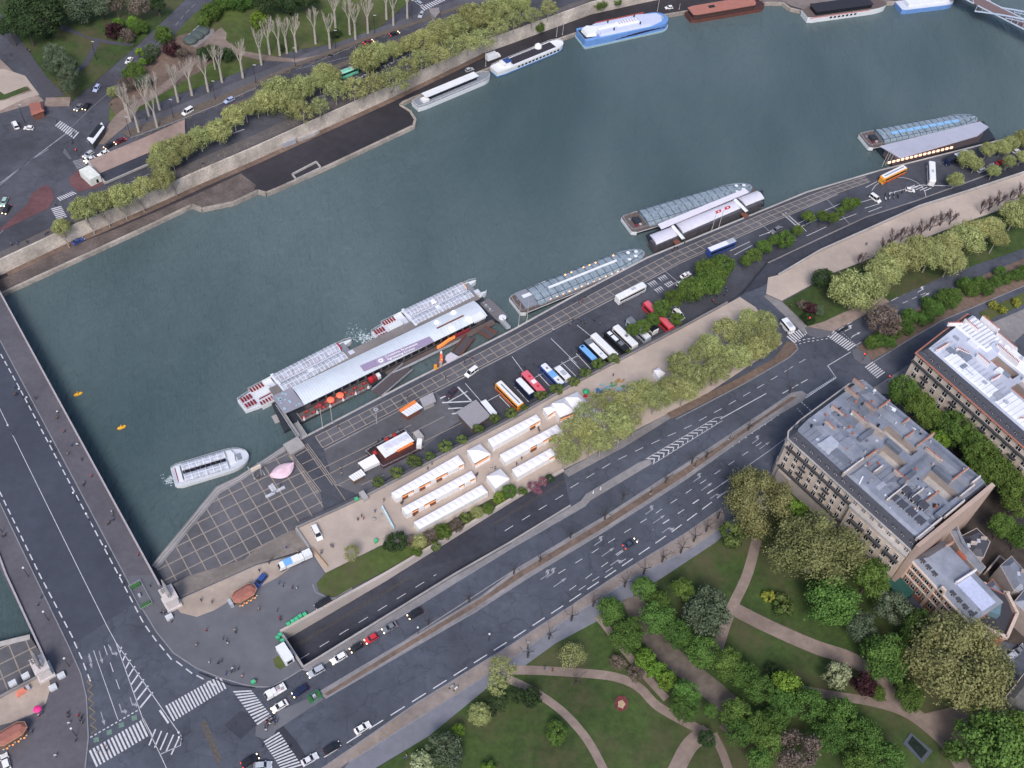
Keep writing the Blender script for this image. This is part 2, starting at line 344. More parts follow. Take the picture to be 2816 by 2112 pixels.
slab('kiosk_forecourt', [(377, 1306), (390, 1324), (425, 1333), (463, 1319), (503, 1294), (553, 1272), (600, 1248), (662, 1200), (655, 1196), (553, 1222), (497, 1247), (392, 1294)], mat('tan_paving', (.33, .27, .23), .9, .1, .6, dirt=.15), z1=.17)
slab('bridge_pavement', [(0, 632), (105, 829), (332, 1242), (345, 1262), (330, 1243), (270, 1244), (50, 829), (0, 735), (-80, 590), (-60, 520)][:4] + [(330, 1243), (270, 1244), (50, 829), (0, 735), (-90, 565), (-90, 466)], PAVE)
LEFTP = [(0, 1087), (75, 1244), (150, 1399), (175, 1456), (187, 1506), (191, 1594), (184, 1662), (170, 1900), (-400, 1900), (-400, 1690), (0, 1510), (116, 1446), (101, 1430), (8, 1244), (0, 1228), (-120, 1000), (-100, 880)]
slab('bridge_square_pavement', LEFTP, PAVE)
slab('kiosk_forecourt', [(75, 1464), (105, 1461), (110, 1484), (100, 1519), (75, 1541), (25, 1561), (-30, 1575), (-30, 1530), (0, 1511)], mat('tan_paving', (.33, .27, .23)), z1=.17)
# verges, medians
slab('road_verge', [(690, 1664), (903, 1517), (1106, 1392), (1206, 1327), (1331, 1244), (1481, 1152), (1560, 1098), (1568, 1132), (1500, 1180), (1400, 1230), (1368, 1247), (1218, 1341), (1106, 1424), (753, 1646), (680, 1700)], TANV)
slab('pavement', [(753, 1648), (1106, 1426), (1218, 1343), (1368, 1249), (1400, 1232), (1500, 1182), (1568, 1134), (1659, 1060), (1700, 985), (1790, 915), (1840, 880), (1810, 940), (1680, 1060), (1543, 1174), (1434, 1246), (1356, 1296), (1290, 1342), (1200, 1390), (1133, 1439), (1053, 1486), (928, 1589), (808, 1661), (680, 1740)], PAVEL)
slab('central_island', [(651, 1447), (980, 1246), (1106, 1174), (1256, 1083), (1266, 1069), (1380, 1000), (1404, 992), (1408, 1002), (1276, 1081), (1266, 1092), (1106, 1184), (1005, 1246), (672, 1452)], STONEG)
slab('tree_median', [(688, 1497), (753, 1459), (865, 1392), (1040, 1287), (1106, 1236), (1306, 1117), (1506, 987), (1643, 896), (1709, 851), (1732, 846), (1742, 854), (1734, 864), (1659, 908), (1481, 1035), (1306, 1147), (1143, 1246), (1028, 1320), (703, 1509)], STONEG, z1=.14)
slab('median_bed', [(700, 1500), (865, 1398), (1040, 1294), (1106, 1246), (1306, 1124), (1506, 995), (1643, 904), (1709, 858), (1722, 858), (1650, 905), (1481, 1027), (1306, 1139), (1135, 1241), (1028, 1311), (708, 1503)], EARTH, z1=.24)
slab('traffic_island', [(593, 1541), (684, 1500), (700, 1510), (598, 1577)], SQUARE)
slab('traffic_island', [(553, 1570), (572, 1556), (588, 1556), (600, 1572), (590, 1590), (570, 1597), (552, 1590)], SQUARE, z1=.16)
slab('service_pavement', [(1216, 1018), (1341, 950), (1440, 895), (1460, 893), (1445, 906), (1350, 965), (1228, 1030)], STONEG)
slab('median_bed', [(1440, 893), (1600, 815), (1672, 775), (1700, 738), (1716, 742), (1724, 754), (1706, 771), (1659, 797), (1606, 829), (1450, 905)], EARTH)
slab('promenade_sand', [(1683, 594), (1771, 545), (1859, 506), (1984, 450), (2089, 417), (2260, 360), (2500, 290), (2500, 340), (2240, 425), (2094, 477), (1884, 557), (1799, 590), (1689, 650), (1655, 635), (1659, 600)], SAND)
slab('promenade_kerb', [(1655, 637), (1689, 652), (1744, 705), (1738, 722), (1650, 640)], STONEG, z1=.15)
slab('lawn', [(1690, 653), (1799, 592), (1884, 559), (2094, 479), (2240, 427), (2500, 345), (2500, 440), (2212, 537), (2049, 592), (1921, 650), (1844, 692), (1799, 714), (1742, 704)], GRASS)
slab('path', [(1744, 706), (1799, 716), (1850, 690), (1921, 652), (1905, 640), (1830, 672), (1780, 695)], SANDP, z1=.17)
slab('pavement', [(1738, 708), (1746, 707), (1799, 717), (1795, 724), (1772, 731), (1745, 724)], SQUARE, z1=.15)
slab('green_median', [(1850, 752), (1900, 706), (1938, 690), (2040, 637), (2130, 592), (2240, 547), (2500, 440), (2500, 510), (2212, 617), (2034, 692), (1960, 735), (1883, 779)], EARTH)
slab('traffic_island', [(1839, 757), (1850, 752), (1870, 765), (1881, 778), (1878, 787), (1860, 786), (1845, 775)], SQUARE)
slab('green_median', [(2115, 675), (2212, 632), (2400, 560), (2400, 590), (2212, 657), (2125, 697)], GRASSL)
slab('pavement', [(1879, 843), (1974, 781), (2103, 686), (2112, 696), (1990, 790), (1990, 840), (1940, 850), (1885, 852)], STONEG, z1=.13)
slab('pavement', [(2125, 705), (2212, 668), (2500, 540), (2500, 590), (2212, 720), (2190, 740)], STONEG, z1=.13)
# park
PARK = [(808, 1663), (928, 1589), (1053, 1486), (1133, 1439), (1200, 1390), (1290, 1342), (1356, 1296), (1434, 1246), (1543, 1174), (1680, 1060), (1720, 1060), (1925, 1262), (2130, 1460), (2150, 1500), (2110, 1525), (2130, 1560), (2260, 1500), (2600, 1500), (2600, 2100), (600, 2100), (700, 1740)]
slab('park_lawn', PARK, GRASS)
mbp = MB()
def path(l, w, z=.19, m=SANDP, name='park_path'):
    ZS[0] += 1; o = MB().line(smooth(pts(l, .12)), w, z + .004 * (ZS[0] % 12)).build(name, m); return tag(o, kind='structure')
def smooth(p, k=6):
    if len(p) < 3: return p
    P = [Vector(q) for q in p]; P = [P[0] * 2 - P[1]] + P + [P[-1] * 2 - P[-2]]; out = []
    for i in range(1, len(P) - 2):
        for j in range(k):
            t = j / k; a, b, c, d = P[i - 1:i + 3]
            out.append(tuple(.5 * ((2 * b) + (c - a) * t + (2 * a - 5 * b + 4 * c - d) * t * t + (3 * b - a - 3 * c + d) * t ** 3)))
    return out + [tuple(P[-2])]
path([(1085, 1448), (1150, 1448), (1256, 1454), (1330, 1463), (1380, 1485), (1420, 1525), (1490, 1565), (1530, 1585)], 2.6)
path([(1095, 1466), (1131, 1482), (1176, 1508), (1219, 1541), (1258, 1584), (1283, 1622), (1310, 1675)], 2.3)
path([(1290, 1330), (1345, 1400), (1390, 1455), (1440, 1510)], 2.2)
path([(1365, 1290), (1400, 1360), (1440, 1410), (1500, 1460), (1560, 1510), (1600, 1550), (1575, 1590)], 6.5, m=mat('earth_path', (.12, .1, .085), .95, .25, .5, dirt=.3))
path([(1530, 1580), (1500, 1600), (1480, 1625), (1455, 1675)], 4.2)
path([(1540, 1585), (1560, 1625), (1578, 1675)], 2.3)
path([(1570, 1308), (1659, 1353), (1759, 1397), (1840, 1425), (1900, 1470), (1940, 1520), (1990, 1555), (2045, 1605), (2090, 1675)], 4.4)
path([(1635, 1165), (1613, 1244), (1580, 1315), (1560, 1370), (1545, 1420)], 3.0)
path([(1734, 1491), (1810, 1504), (1872, 1514), (1935, 1531), (1985, 1556)], 2.6)
slab('park_path', [(1985, 1545), (2060, 1527), (2150, 1527), (2110, 1575), (2090, 1600), (2055, 1625)], SANDP, z1=.3)
slab('flower_bed', [(1342 + 15 * math.cos(a / 12 * 2 * PI), 1520 + 17 * math.sin(a / 12 * 2 * PI)) for a in range(12)], mat('flower_red', (.13, .03, .035), .9, .4, 1.5), z1=.3)
slab('flower_bed', [(1342 + 9 * math.cos(a / 5 * 2 * PI), 1522 + 10 * math.sin(a / 5 * 2 * PI)) for a in range(5)], mat('flower_cream', (.35, .25, .16), .9, .3, 1.5), z1=.36)
slab('pond_edge', [(1966, 1583), (2014, 1623), (1992, 1650), (1950, 1606)], mat('pond_rim', (.07, .08, .1), .6, .1), z1=.3)
slab('pond', [(1970, 1591), (2003, 1623), (1989, 1640), (1960, 1606)], mat('pond_water', (.015, .022, .015), .15, .3), z1=.36)
# ------------------------------------------------------------------ port sheets
def psheet(name, poly, m, z): o = MB().prism(poly, PZ - .02, z, bottom=False).build(name, m); return tag(o, kind='structure')
GRIDPOLY = [(334, 1225), (469, 1060), (517, 1036), (614, 972), (632, 982), (693, 1068), (700, 1108), (640, 1138), (623, 1150), (552, 1188), (526, 1210), (410, 1244), (360, 1262)]
gp = pts(GRIDPOLY, PZ); psheet('port_paving', gp, PORTP, PZ + .03)
def clipseg(poly, a, b):
    """parts of segment ab inside poly"""
    ts = [0, 1]; n = len(poly); d = (b[0] - a[0], b[1] - a[1])
    for i in range(n):
        p, q = poly[i], poly[(i + 1) % n]; e = (q[0] - p[0], q[1] - p[1]); den = d[0] * e[1] - d[1] * e[0]
        if abs(den) < 1e-9: continue
        t = ((p[0] - a[0]) * e[1] - (p[1] - a[1]) * e[0]) / den; u = ((p[0] - a[0]) * d[1] - (p[1] - a[1]) * d[0]) / den
        if 0 <= u <= 1 and 0 < t < 1: ts.append(t)
    ts.sort(); out = []
    for t0, t1 in zip(ts, ts[1:]):
        if t1 - t0 < 1e-4: continue
        m = (a[0] + d[0] * (t0 + t1) / 2, a[1] + d[1] * (t0 + t1) / 2)
        if inside(poly, m): out.append(((a[0] + d[0] * t0, a[1] + d[1] * t0), (a[0] + d[0] * t1, a[1] + d[1] * t1)))
    return out
def inside(poly, p):
    c = False; n = len(poly)
    for i in range(n):
        (x1, y1), (x2, y2) = poly[i], poly[(i + 1) % n]
        if (y1 > p[1]) != (y2 > p[1]) and p[0] < (x2 - x1) * (p[1] - y1) / (y2 - y1) + x1: c = not c
    return c
U = Vector(at(1106, 907)) - Vector(at(640, 1142)); U.normalize(); V = Vector((-U.y, U.x)); O = Vector(at(623, 1150, PZ))
mb = MB()
for k in range(-40, 40):
    for dd, ee, z in ((U, V, .055), (V, U, .059)):
        a = O + ee * k * 4.25 - dd * 90; b = a + dd * 180
        for s, e in clipseg(gp, a, b): mb.line([s, e], .32, PZ + z)
tag(mb.build('paving_grid', GRIDL), kind='structure')
# riverside band of squares
BL = [(697, 967), (878, 873), (1106, 757), (1206, 702), (1331, 637), (1468, 565), (1659, 480), (1809, 417), (1880, 392)]
BU = [(681, 943), (863, 852), (1106, 727), (1196, 680), (1320, 614), (1440, 552), (1659, 457), (1790, 407), (1870, 381)]
bl = pts(BL, PZ); bu = pts(BU, PZ)
psheet('quay_promenade', bl + bu[::-1], PORTP, PZ + .03)
mb = MB()
for t in (0, .5, 1): mb.line(frac(bl, bu, t), .3, PZ + .055 + t * .002)
for (a, d), (b, e) in zip(along(bl, 4.0), along(bu, 3.97)): mb.line([tuple(a), tuple(b)], .28, PZ + .061)
tag(mb.build('paving_grid', GRIDL), kind='structure')
o = MB().wall(pts([(700, 972), (880, 878), (1106, 762), (1206, 707), (1331, 642), (1468, 569), (1659, 484), (1809, 420)], PZ), .5, PZ, PZ + .12).build('quay_kerb', STONEG); tag(o, kind='structure')
def offline(l, d):
    out = []
    for i, p in enumerate(l):
        a = Vector(l[max(0, i - 1)]); b = Vector(l[min(len(l) - 1, i + 1)]); e = (b - a).normalized(); out.append((p[0] - e.y * d, p[1] + e.x * d))
    return out
o = MB().wall(offline(edge, -.35), .7, PZ - .1, PZ + .09).build('quay_coping', STONEL); tag(o, kind='structure')
# light edging slopes at the point of the quay
mb = MB()
mb.prism(pts([(327, 1222), (467, 1052), (515, 1029), (612, 965), (618, 974), (520, 1040), (476, 1066), (340, 1230)], PZ), PZ - .1, PZ + .22)
tag(mb.build('quay_edge_steps', STONEG), kind='structure')
mb = MB()
for t in (.25, .6): mb.line(frac(pts([(327, 1222), (467, 1052), (515, 1029), (612, 965)], PZ), pts([(340, 1230), (476, 1066), (520, 1040), (618, 974)], PZ), t), .22, PZ + .23)
tag(mb.build('quay_edge_line', STONEL), kind='structure')
o = MB().prism(pts([(611, 960), (643, 942), (659, 963), (627, 982)], PZ + 1), PZ, PZ + 1.0).build('concrete_block', CONC); tag(o, 'square grey concrete platform at the quay corner beside the pontoon', 'platform')
mb = MB()
for a, b in (((627, 982), (690, 1064)), ((660, 960), (722, 1046))):
    l = pts([a, b], PZ)
    for k in (-.6, 0, .6): mb.line(offline(l, k), .25, PZ + .08)
tag(mb.build('rail_lines', GRIDL), kind='structure')
mb = MB()
for a, b in (((738, 1050), (722, 1046)), ((722, 1046), (747, 1082)), ((700, 1010), (888, 918)), ((709, 1025), (960, 900)), ((725, 1050), (1010, 907)), ((780, 1048), (830, 1026)), ((900, 1000), (1000, 955)), ((640, 985), (667, 970)), ((652, 1003), (680, 990)), ((664, 1021), (694, 1007)), ((676, 1038), (707, 1024))):
    mb.line(pts([a, b], PZ), .25, PZ + .07)
tag(mb.build('paving_joints', GRIDL), kind='structure')
# stairs up to the bridge square
st = pts([(375, 1262), (410, 1244), (526, 1210), (552, 1188), (623, 1150), (640, 1143)], PZ); sb = pts([(390, 1291), (420, 1278), (497, 1244), (553, 1219), (640, 1192), (669, 1187)], 0)
mb = MB()
for k in range(14):
    a = frac(st, sb, k / 14); b = sb; z = PZ + 3.5 * (k + 1) / 14.3
    mb.prism(a + b[::-1], PZ - .1, z, bottom=False)
tag(mb.build('stone_stairs', mat('stair_stone', (.2, .175, .16), .9, .15, .8, dirt=.2)), 'wide shallow stone steps from the gridded quay up to the bridge square', 'stairs')
o = MB().wall(pts([(640, 1143), (669, 1187)]), .7, PZ, .9).build('end_wall', CONC); tag(o, 'short pale concrete end wall of the promenade above the quay steps', 'wall')
o = MB().wall(par, .55, PZ, .85).build('promenade_parapet', STONEG); tag(o, 'low grey stone parapet between the coach park and the sandy promenade', 'parapet')
o = MB().wall(ramps[:6], .6, PZ - .2, 1.0).build('promenade_parapet', STONEL); tag(o, 'pale stone parapet between the ramp road and the far sandy promenade', 'parapet')
# ramp road
rn = [(1600, 640), (1659, 568), (1784, 509), (1871, 469), (1979, 434), (2100, 390), (2260, 330), (2600, 220)]; rs = [(1650, 619), (1690, 596), (1771, 545), (1859, 506), (1984, 449), (2096, 413), (2260, 358), (2600, 245)]; rz_ = [.02, -.8, -1.9, -2.9, PZ + .06, PZ + .06, PZ + .06, PZ + .06]
mb = MB().add([(*at(*p, z), z) for p, z in zip(rn, rz_)] + [(*at(*p, z), z) for p, z in zip(rs, rz_)], [(i, i + 1, i + 9, i + 8) for i in range(7)])
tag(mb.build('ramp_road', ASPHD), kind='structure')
o = MB().wall([at(*p, z) for p, z in zip(rn, rz_)][1:7], .5, PZ - .2, [z + .15 for z in rz_][1:7]).build('ramp_kerb', STONEG); tag(o, kind='structure')
# planting terrace beside the parapet for the shrubs
tp = offline(par[:6], 2.2)
tag(MB().prism(par[:6] + tp[::-1], PZ, -1.0, bottom=False).build('planting_terrace', PORTP), kind='structure')
KL = mat('kerb_light', (.2, .2, .22), .85, .15, 1)
for kl in ([(0, 735), (50, 829), (270, 1244), (307, 1314), (337, 1364), (375, 1411), (425, 1444), (475, 1464), (525, 1479), (553, 1484), (585, 1484), (620, 1466), (652, 1446)], [(0, 1087), (75, 1244), (150, 1399), (175, 1456), (187, 1506), (191, 1594), (184, 1662)], [(703, 1509), (1028, 1321), (1143, 1247), (1306, 1148), (1481, 1036), (1659, 909), (1734, 865), (1743, 854), (1732, 845), (1709, 850), (1643, 895), (1506, 986), (1306, 1116), (1106, 1235), (865, 1391), (688, 1496)], [(690, 1664), (903, 1517), (1106, 1392), (1206, 1327), (1331, 1244), (1481, 1152), (1560, 1098)], [(753, 1647), (1106, 1425), (1218, 1342), (1368, 1248), (1500, 1181), (1568, 1133)], [(1105, 1175), (1256, 1083), (1266, 1069), (1380, 1000), (1404, 992)], [(672, 1452), (1005, 1246), (1106, 1184), (1266, 1092)], [(1460, 906), (1606, 830), (1706, 772), (1724, 754), (1716, 741)], [(675, 1262), (682, 1280), (708, 1292), (727, 1293)], [(553, 190), (475, 225), (375, 265), (282, 298)], [(1887, 782), (1960, 736), (2034, 693), (2212, 618)]):
    tag(MB().wall(pts(kl), .32, -.05, .185).build('kerb', KL), kind='structure')
for q, m_ in (([(485, 1567), (518, 1535), (556, 1545), (560, 1560), (520, 1597)], ASPHD), ([(612, 1668), (560, 1578), (600, 1555), (640, 1600), (672, 1650)], mat('new_asphalt', (.03, .033, .045), .85, .1, .5)), ([(432, 1560), (445, 1556), (480, 1640), (470, 1650), (490, 1670), (478, 1672), (455, 1620)], mat('brown_patch', (.085, .075, .07), .9, .3, 1.5))): tag(MB().prism(pts(q), -.01, .009 + .003 * (m_ is ASPHD)).build('road_patch', m_), kind='structure')
psheet('paved_quay', pts([(699, 971), (940, 846), (1000, 905), (960, 930), (788, 1074), (722, 1046)], PZ), PORTP, PZ + .02)
# left of the bridge
lp = [(65, 1376), (-300, 1480), (-400, 1700), (0, 1506), (115, 1444), (101, 1430)]
lpp = pts(lp, PZ); tag(MB().prism(lpp, -8.5, PZ, bottom=False).build('port_quay', PORTP), kind='structure')
mb = MB(); O2 = Vector(at(30, 1420, PZ))
for k in range(-20, 20):
    for dd, ee, z in ((U, V, .055), (V, U, .059)):
        a = O2 + ee * k * 4.25 - dd * 90; b = a + dd * 180
        for s, e in clipseg(lpp, a, b): mb.line([s, e], .32, PZ + z)
tag(mb.build('paving_grid', GRIDL), kind='structure')
o = MB().wall(pts([(65, 1376), (-200, 1440)], PZ), 1.5, PZ - 2, PZ + .2).build('quay_coping', STONEL); tag(o, kind='structure')
o = MB().wall(pts([(-100, 1556), (0, 1508), (115, 1446)]), .5, PZ, .9).build('stair_wall', STONEG); tag(o, 'low stone wall above the quay on the far left of the bridge', 'wall')
# ------------------------------------------------------------------ right bank
WTOP = [(-400, 750), (-100, 600), (0, 560), (160, 485), (250, 447), (325, 415), (420, 372), (553, 315), (643, 274), (728, 236), (828, 191), (913, 151), (978, 120), (1048, 86), (1106, 66), (1181, 39), (1281, 3), (1406, -24), (1600, -60), (1900, -120), (2600, -260)]
wt = pts(WTOP, 1.0)
rbo = wt + [(900, 1900), (-1200, 1900), (-1200, 300)]
o = MB().prism(rbo, -8.5, 0, bottom=False).build('right_bank_ground', [mat('bank_asphalt', (.06, .062, .078), .9, .18, .25, dirt=.28, cracks=.2), STONE]); tag(o, kind='structure')
WALLS = mat('quay_wall_stone', (.44, .39, .34), .9, .22, 1.1, bump=.4, dirt=.25); o = MB().wall(wt, .6, RBZ - 1, 1.0).build('quay_wall', WALLS); tag(o, 'long pale stone quay wall carrying the right bank avenue above the lower quay', 'wall')
RBE = [(-400, 790), (-60, 665), (10, 632), (325, 487), (415, 444), (436, 452), (505, 438), (547, 418), (556, 413), (575, 418), (600, 408), (708, 360), (895, 272), (899, 258), (888, 240), (866, 226), (873, 221), (893, 212), (1063, 146), (1216, 82), (1246, 72), (1330, 45), (1443, 32), (1483, 25), (1560, 14), (1659, 6), (1690, 6), (1706, 18), (1731, 24), (1800, 14), (1930, 5), (2060, -6), (2115, -12), (2300, -45), (2700, -110)]
rbe = pts(RBE, RBZ)
o = MB().prism(rbe + wt[::-1], -8.5, RBZ, bottom=False).build('lower_quay', mat('lower_quay_asphalt', (.028, .025, .032), .8, .2, .3, dirt=.25)); tag(o, kind='structure')
o = MB().wall(offline(rbe, .4), 1.1, -8, RBZ + .12).build('lower_quay_coping', STONE); tag(o, kind='structure')
tag(MB().prism(pts([(-60, 661), (10, 626), (325, 481), (415, 441), (436, 448), (505, 434), (547, 414), (553, 400), (520, 375), (425, 420), (250, 495), (112, 548), (0, 605), (-60, 625)], RBZ), RBZ, RBZ + .08, bottom=False).build('cobbled_slope', COBB), kind='structure')
tag(MB().prism(offline(wt, -.2)[2:14] + offline(wt, -2.6)[2:14][::-1], RBZ - .2, RBZ + .25, bottom=False).build('planting_strip', EARTH), kind='structure')
mb = MB().wall(pts([(1660, -2), (1710, 15), (1735, 20)], RBZ), .2, RBZ, RBZ + .1)
slabrb = lambda name, p, m, z1=.1: slab(name, p, m, z1=z1)
tag(MB().prism(pts([(1640, 3), (1690, 2), (1708, 12), (1735, 20), (1930, 1), (1930, -60), (1640, -60)], RBZ), RBZ, RBZ + .07, bottom=False).build('sandy_quay', mat('sandy_quay', (.2, .17, .16), .9, .15, .5, dirt=.2)), kind='structure')
# stone wedge stair on the wall and pier stair
mb = MB().prism(pts([(640, 1090 / 4), (690, 282), (678, 290), (645, 302), (636, 296)], -4.2), RBZ, -3.9)
tag(mb.build('stone_ramp', STONEL), 'pale triangular stone ramp built against the right bank wall', 'ramp')
w1 = pts([(631, 375), (683, 348), (693, 361), (640, 386)], RBZ + .8)
tag(MB().wall(w1 + [w1[0]], .5, RBZ, RBZ + .8).build('pier_enclosure', STONEL), 'rectangular pale low wall enclosing a landing on the dark pier', 'wall')
# right bank upper surfaces
slabrb('lawn', [(100, 212), (155, 220), (295, 100), (405, -5), (430, -60), (200, -60), (0, -40), (0, 30), (60, 120)], GRASS)
slabrb('lawn', [(-60, 130), (0, 128), (95, 218), (0, 245), (-60, 260)], SANDP)
slabrb('lawn', [(235, 262), (238, 225), (305, 140), (372, 80), (420, 30), (560, -60), (1000, -60), (900, -10), (820, 60), (720, 95), (640, 108), (553, 140), (470, 175), (380, 205), (300, 240), (262, 254)], GRASSL)
slabrb('garden_bed', [(235, 225), (300, 145), (372, 82), (450, 60), (500, 95), (440, 150), (330, 215), (250, 250)], EARTH, .14)
slabrb('avenue_pavement', [(270, 270), (375, 232), (553, 160), (640, 125), (728, 88), (843, 52), (980, 2), (1060, -30), (1100, -40), (1060, 3), (1000, 14), (928, 42), (790, 88), (635, 145), (553, 188), (475, 223), (375, 263), (282, 296)], mat('avenue_pavement', (.085, .085, .1), .9, .12, .5, dirt=.15))
slabrb('planting_strip', [(262, 285), (375, 247), (475, 208), (553, 175), (635, 140), (790, 80), (928, 36), (1000, 8), (1003, 14), (928, 43), (790, 88), (635, 146), (553, 189), (475, 224), (375, 264), (278, 297)], mat('strip_earth', (.11, .09, .075), .95, .2, .6), .15)
slabrb('path', [(245, 255), (262, 240), (330, 200), (380, 160), (421, 122), (426, 134), (385, 175), (335, 212), (300, 232), (285, 262), (225, 312), (205, 312), (225, 285)], SANDP, .19)
slabrb('path', [(440, 88), (478, 60), (490, 72), (488, 90), (520, 110), (600, 124), (640, 128), (700, 118), (640, 135), (560, 130), (510, 118), (470, 108), (445, 100)], SANDP, .19)
slabrb('path', [(130, 55), (150, 60), (190, 80), (260, 92), (290, 95), (285, 100), (250, 98), (215, 92), (208, 110), (190, 142), (165, 162), (158, 158), (180, 135), (200, 100), (205, 88), (180, 80), (130, 65)], mat('dark_path', (.06, .06, .075), .9, .12, .5), .19)
slabrb('avenue_pavement', [(-60, -30), (0, 28), (50, 95), (100, 165), (140, 206), (96, 216), (60, 150), (0, 60), (-60, 10)], mat('dark_path', (.06, .06, .075)), .2)
slabrb('fountain_terrace', [(-60, 175), (30, 185), (60, 190), (65, 195), (10, 215), (-60, 225)], GRASS, .22)
slabrb('fountain_terrace', [(-60, 150), (10, 150), (55, 165), (85, 205), (50, 216), (0, 240), (-60, 260), (-60, 228), (10, 218), (70, 198), (60, 186), (10, 205), (-5, 195), (-60, 190)], SAND, .26)
MED = [(228, 396), (322, 357), (480, 270), (553, 222), (658, 178), (828, 108), (980, 40), (1090, -5), (1140, -30)]
MED2 = [(190, 352), (322, 297), (480, 232), (553, 205), (658, 167), (828, 98), (980, 31), (1060, 4), (1120, -20)]
a = pts(MED2[2:]); b = pts(MED[2:])
slab('avenue_median', a + b[::-1], mat('strip_earth', (.11, .09, .075)), z=None)
sw = [(300, 425), (400, 380), (553, 312), (643, 271), (728, 233), (828, 189), (913, 149), (978, 118), (1048, 84), (1106, 64), (1181, 37), (1281, 1)]
sn = [(270, 415), (400, 357), (553, 290), (613, 262), (675, 234), (803, 184), (903, 142), (978, 109), (1106, 52), (1260, 0)]
slab('quay_pavement', pts(sw) + pts(sn)[::-1], mat('quay_pavement', (.1, .09, .09), .9, .15, .5, dirt=.15), z=None)
slabrb('quay_pavement', [(-60, 572), (0, 545), (110, 492), (125, 480), (165, 470), (250, 440), (310, 415), (325, 417), (250, 449), (160, 487), (0, 562), (-60, 590)], mat('quay_pavement', (.1, .09, .09)), .12)
slabrb('red_island', [(0, 495), (60, 440), (68, 420), (95, 400), (110, 405), (118, 428), (105, 450), (0, 500)], REDPAVE)
slabrb('red_island', [(152, 400), (150, 385), (165, 370), (182, 362), (225, 395), (215, 404), (170, 414)], REDPAVE)
slabrb('traffic_island', [(184, 305), (200, 296), (205, 305), (195, 313)], SQUARE)
slabrb('traffic_island', [(136, 330), (140, 320), (155, 343), (150, 344)], SQUARE)
# tunnel ramp on the right bank: concrete wall and sunken road
un = [(193, 360), (255, 335), (322, 306), (400, 272)]; us = [(228, 400), (322, 360), (400, 322), (470, 290)]
a = pts(un); b = pts(us)
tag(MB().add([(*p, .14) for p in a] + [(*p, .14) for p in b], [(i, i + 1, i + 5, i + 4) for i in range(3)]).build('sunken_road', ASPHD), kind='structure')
mb = MB()
fa = pts([(193, 352), (322, 298), (400, 262)], 0); fb = pts([(214, 376), (318, 332), (400, 295)], -.0)
mb.add([(*p, .9) for p in fa] + [(*p, .2) for p in fb], [(0, 1, 4, 3), (1, 2, 5, 4)]); mb.wall(fa, .5, -.1, .95)
tag(mb.build('retaining_wall', mat('tunnel_wall_brown', (.27, .2, .175), .9, .12, .4, dirt=.15)), 'broad sloping sandstone coloured wall of the right bank tunnel ramp', 'wall')
tag(MB().wall(pts([(228, 398), (322, 357), (400, 320)]), .6, 0, .9).build('tunnel_parapet', CONC), 'pale parapet on the river side of the right bank tunnel ramp', 'parapet')
tag(MB().wall(pts([(193, 354), (228, 398)]), .7, 0, 1.0).build('tunnel_parapet', CONC), 'short parapet across the right bank tunnel mouth beside the white container', 'parapet')
# ------------------------------------------------------------------ shared colours
def paint(name, c, rough=.35, **k): return mat(name, c, rough, .06, 1.5, coat=.3, **k)
WH = paint('white_paint', (.72, .73, .76)); BLK = paint('black_paint', (.018, .018, .022)); GRY = paint('grey_paint', (.16, .17, .19)); SIL = paint('silver_paint', (.38, .41, .46))
REDP = paint('red_paint', (.5, .03, .04)); BLU = paint('blue_paint', (.03, .07, .25)); NAVY = paint('navy_paint', (.012, .02, .06)); LBLU = paint('light_blue_paint', (.16, .38, .8)); ORG = paint('orange_paint', (.72, .3, .03))
PINKR = paint('coral_paint', (.62, .12, .16)); GRNP = paint('green_plastic', (.03, .3, .13)); GLS = mat('dark_glass', (.012, .014, .02), .08, .1, .5); TYRE = mat('tyre_rubber', (.012, .012, .013), .9); RIM = mat('wheel_rim', (.3, .31, .33), .4, metal=.7)
HEADL = mat('head_lamp', (.8, .8, .75), .2); HEADON = mat('head_lamp_lit', (1, .72, .45), .3, emit=7, ecol=(1, .7, .42)); TAIL = mat('tail_lamp', (.35, .01, .01), .3); TAILON = mat('tail_lamp_lit', (1, .05, .03), .3, emit=4, ecol=(1, .04, .02))
DKM = mat('dark_metal', (.03, .032, .036), .5, .1, metal=.3); LTM = mat('light_metal', (.45, .46, .48), .5, .08, metal=.2); POLEM = mat('pole_metal', (.42, .4, .37), .6)
TENT = mat('tent_canvas', (.9, .87, .9), .8, .02, .6); TENTW = mat('tent_wall', (.72, .72, .8), .8, .05, .6); GLOW = mat('warm_lamp', (.5, .2, .08), .5, emit=1.15, ecol=(1, .36, .12)); GLOWW = mat('white_lamp', (1, .95, .85), .5, emit=6)
DWOOD = mat('dark_deck', (.05, .022, .026), .8, .15, 1); WOOD = mat('wood_deck', (.11, .085, .08), .85, .15, 1); BRWN = mat('brown_iron', (.16, .065, .045), .7, .15, 1)
ZINC = mat('zinc_roof', (.2, .22, .27), .55, .16, .35, metal=.1, dirt=.22); SLATE = mat('slate', (.055, .058, .075), .65, .2, 1.5); WROOF = mat('white_roof', (.66, .68, .73), .7, .06, .3)
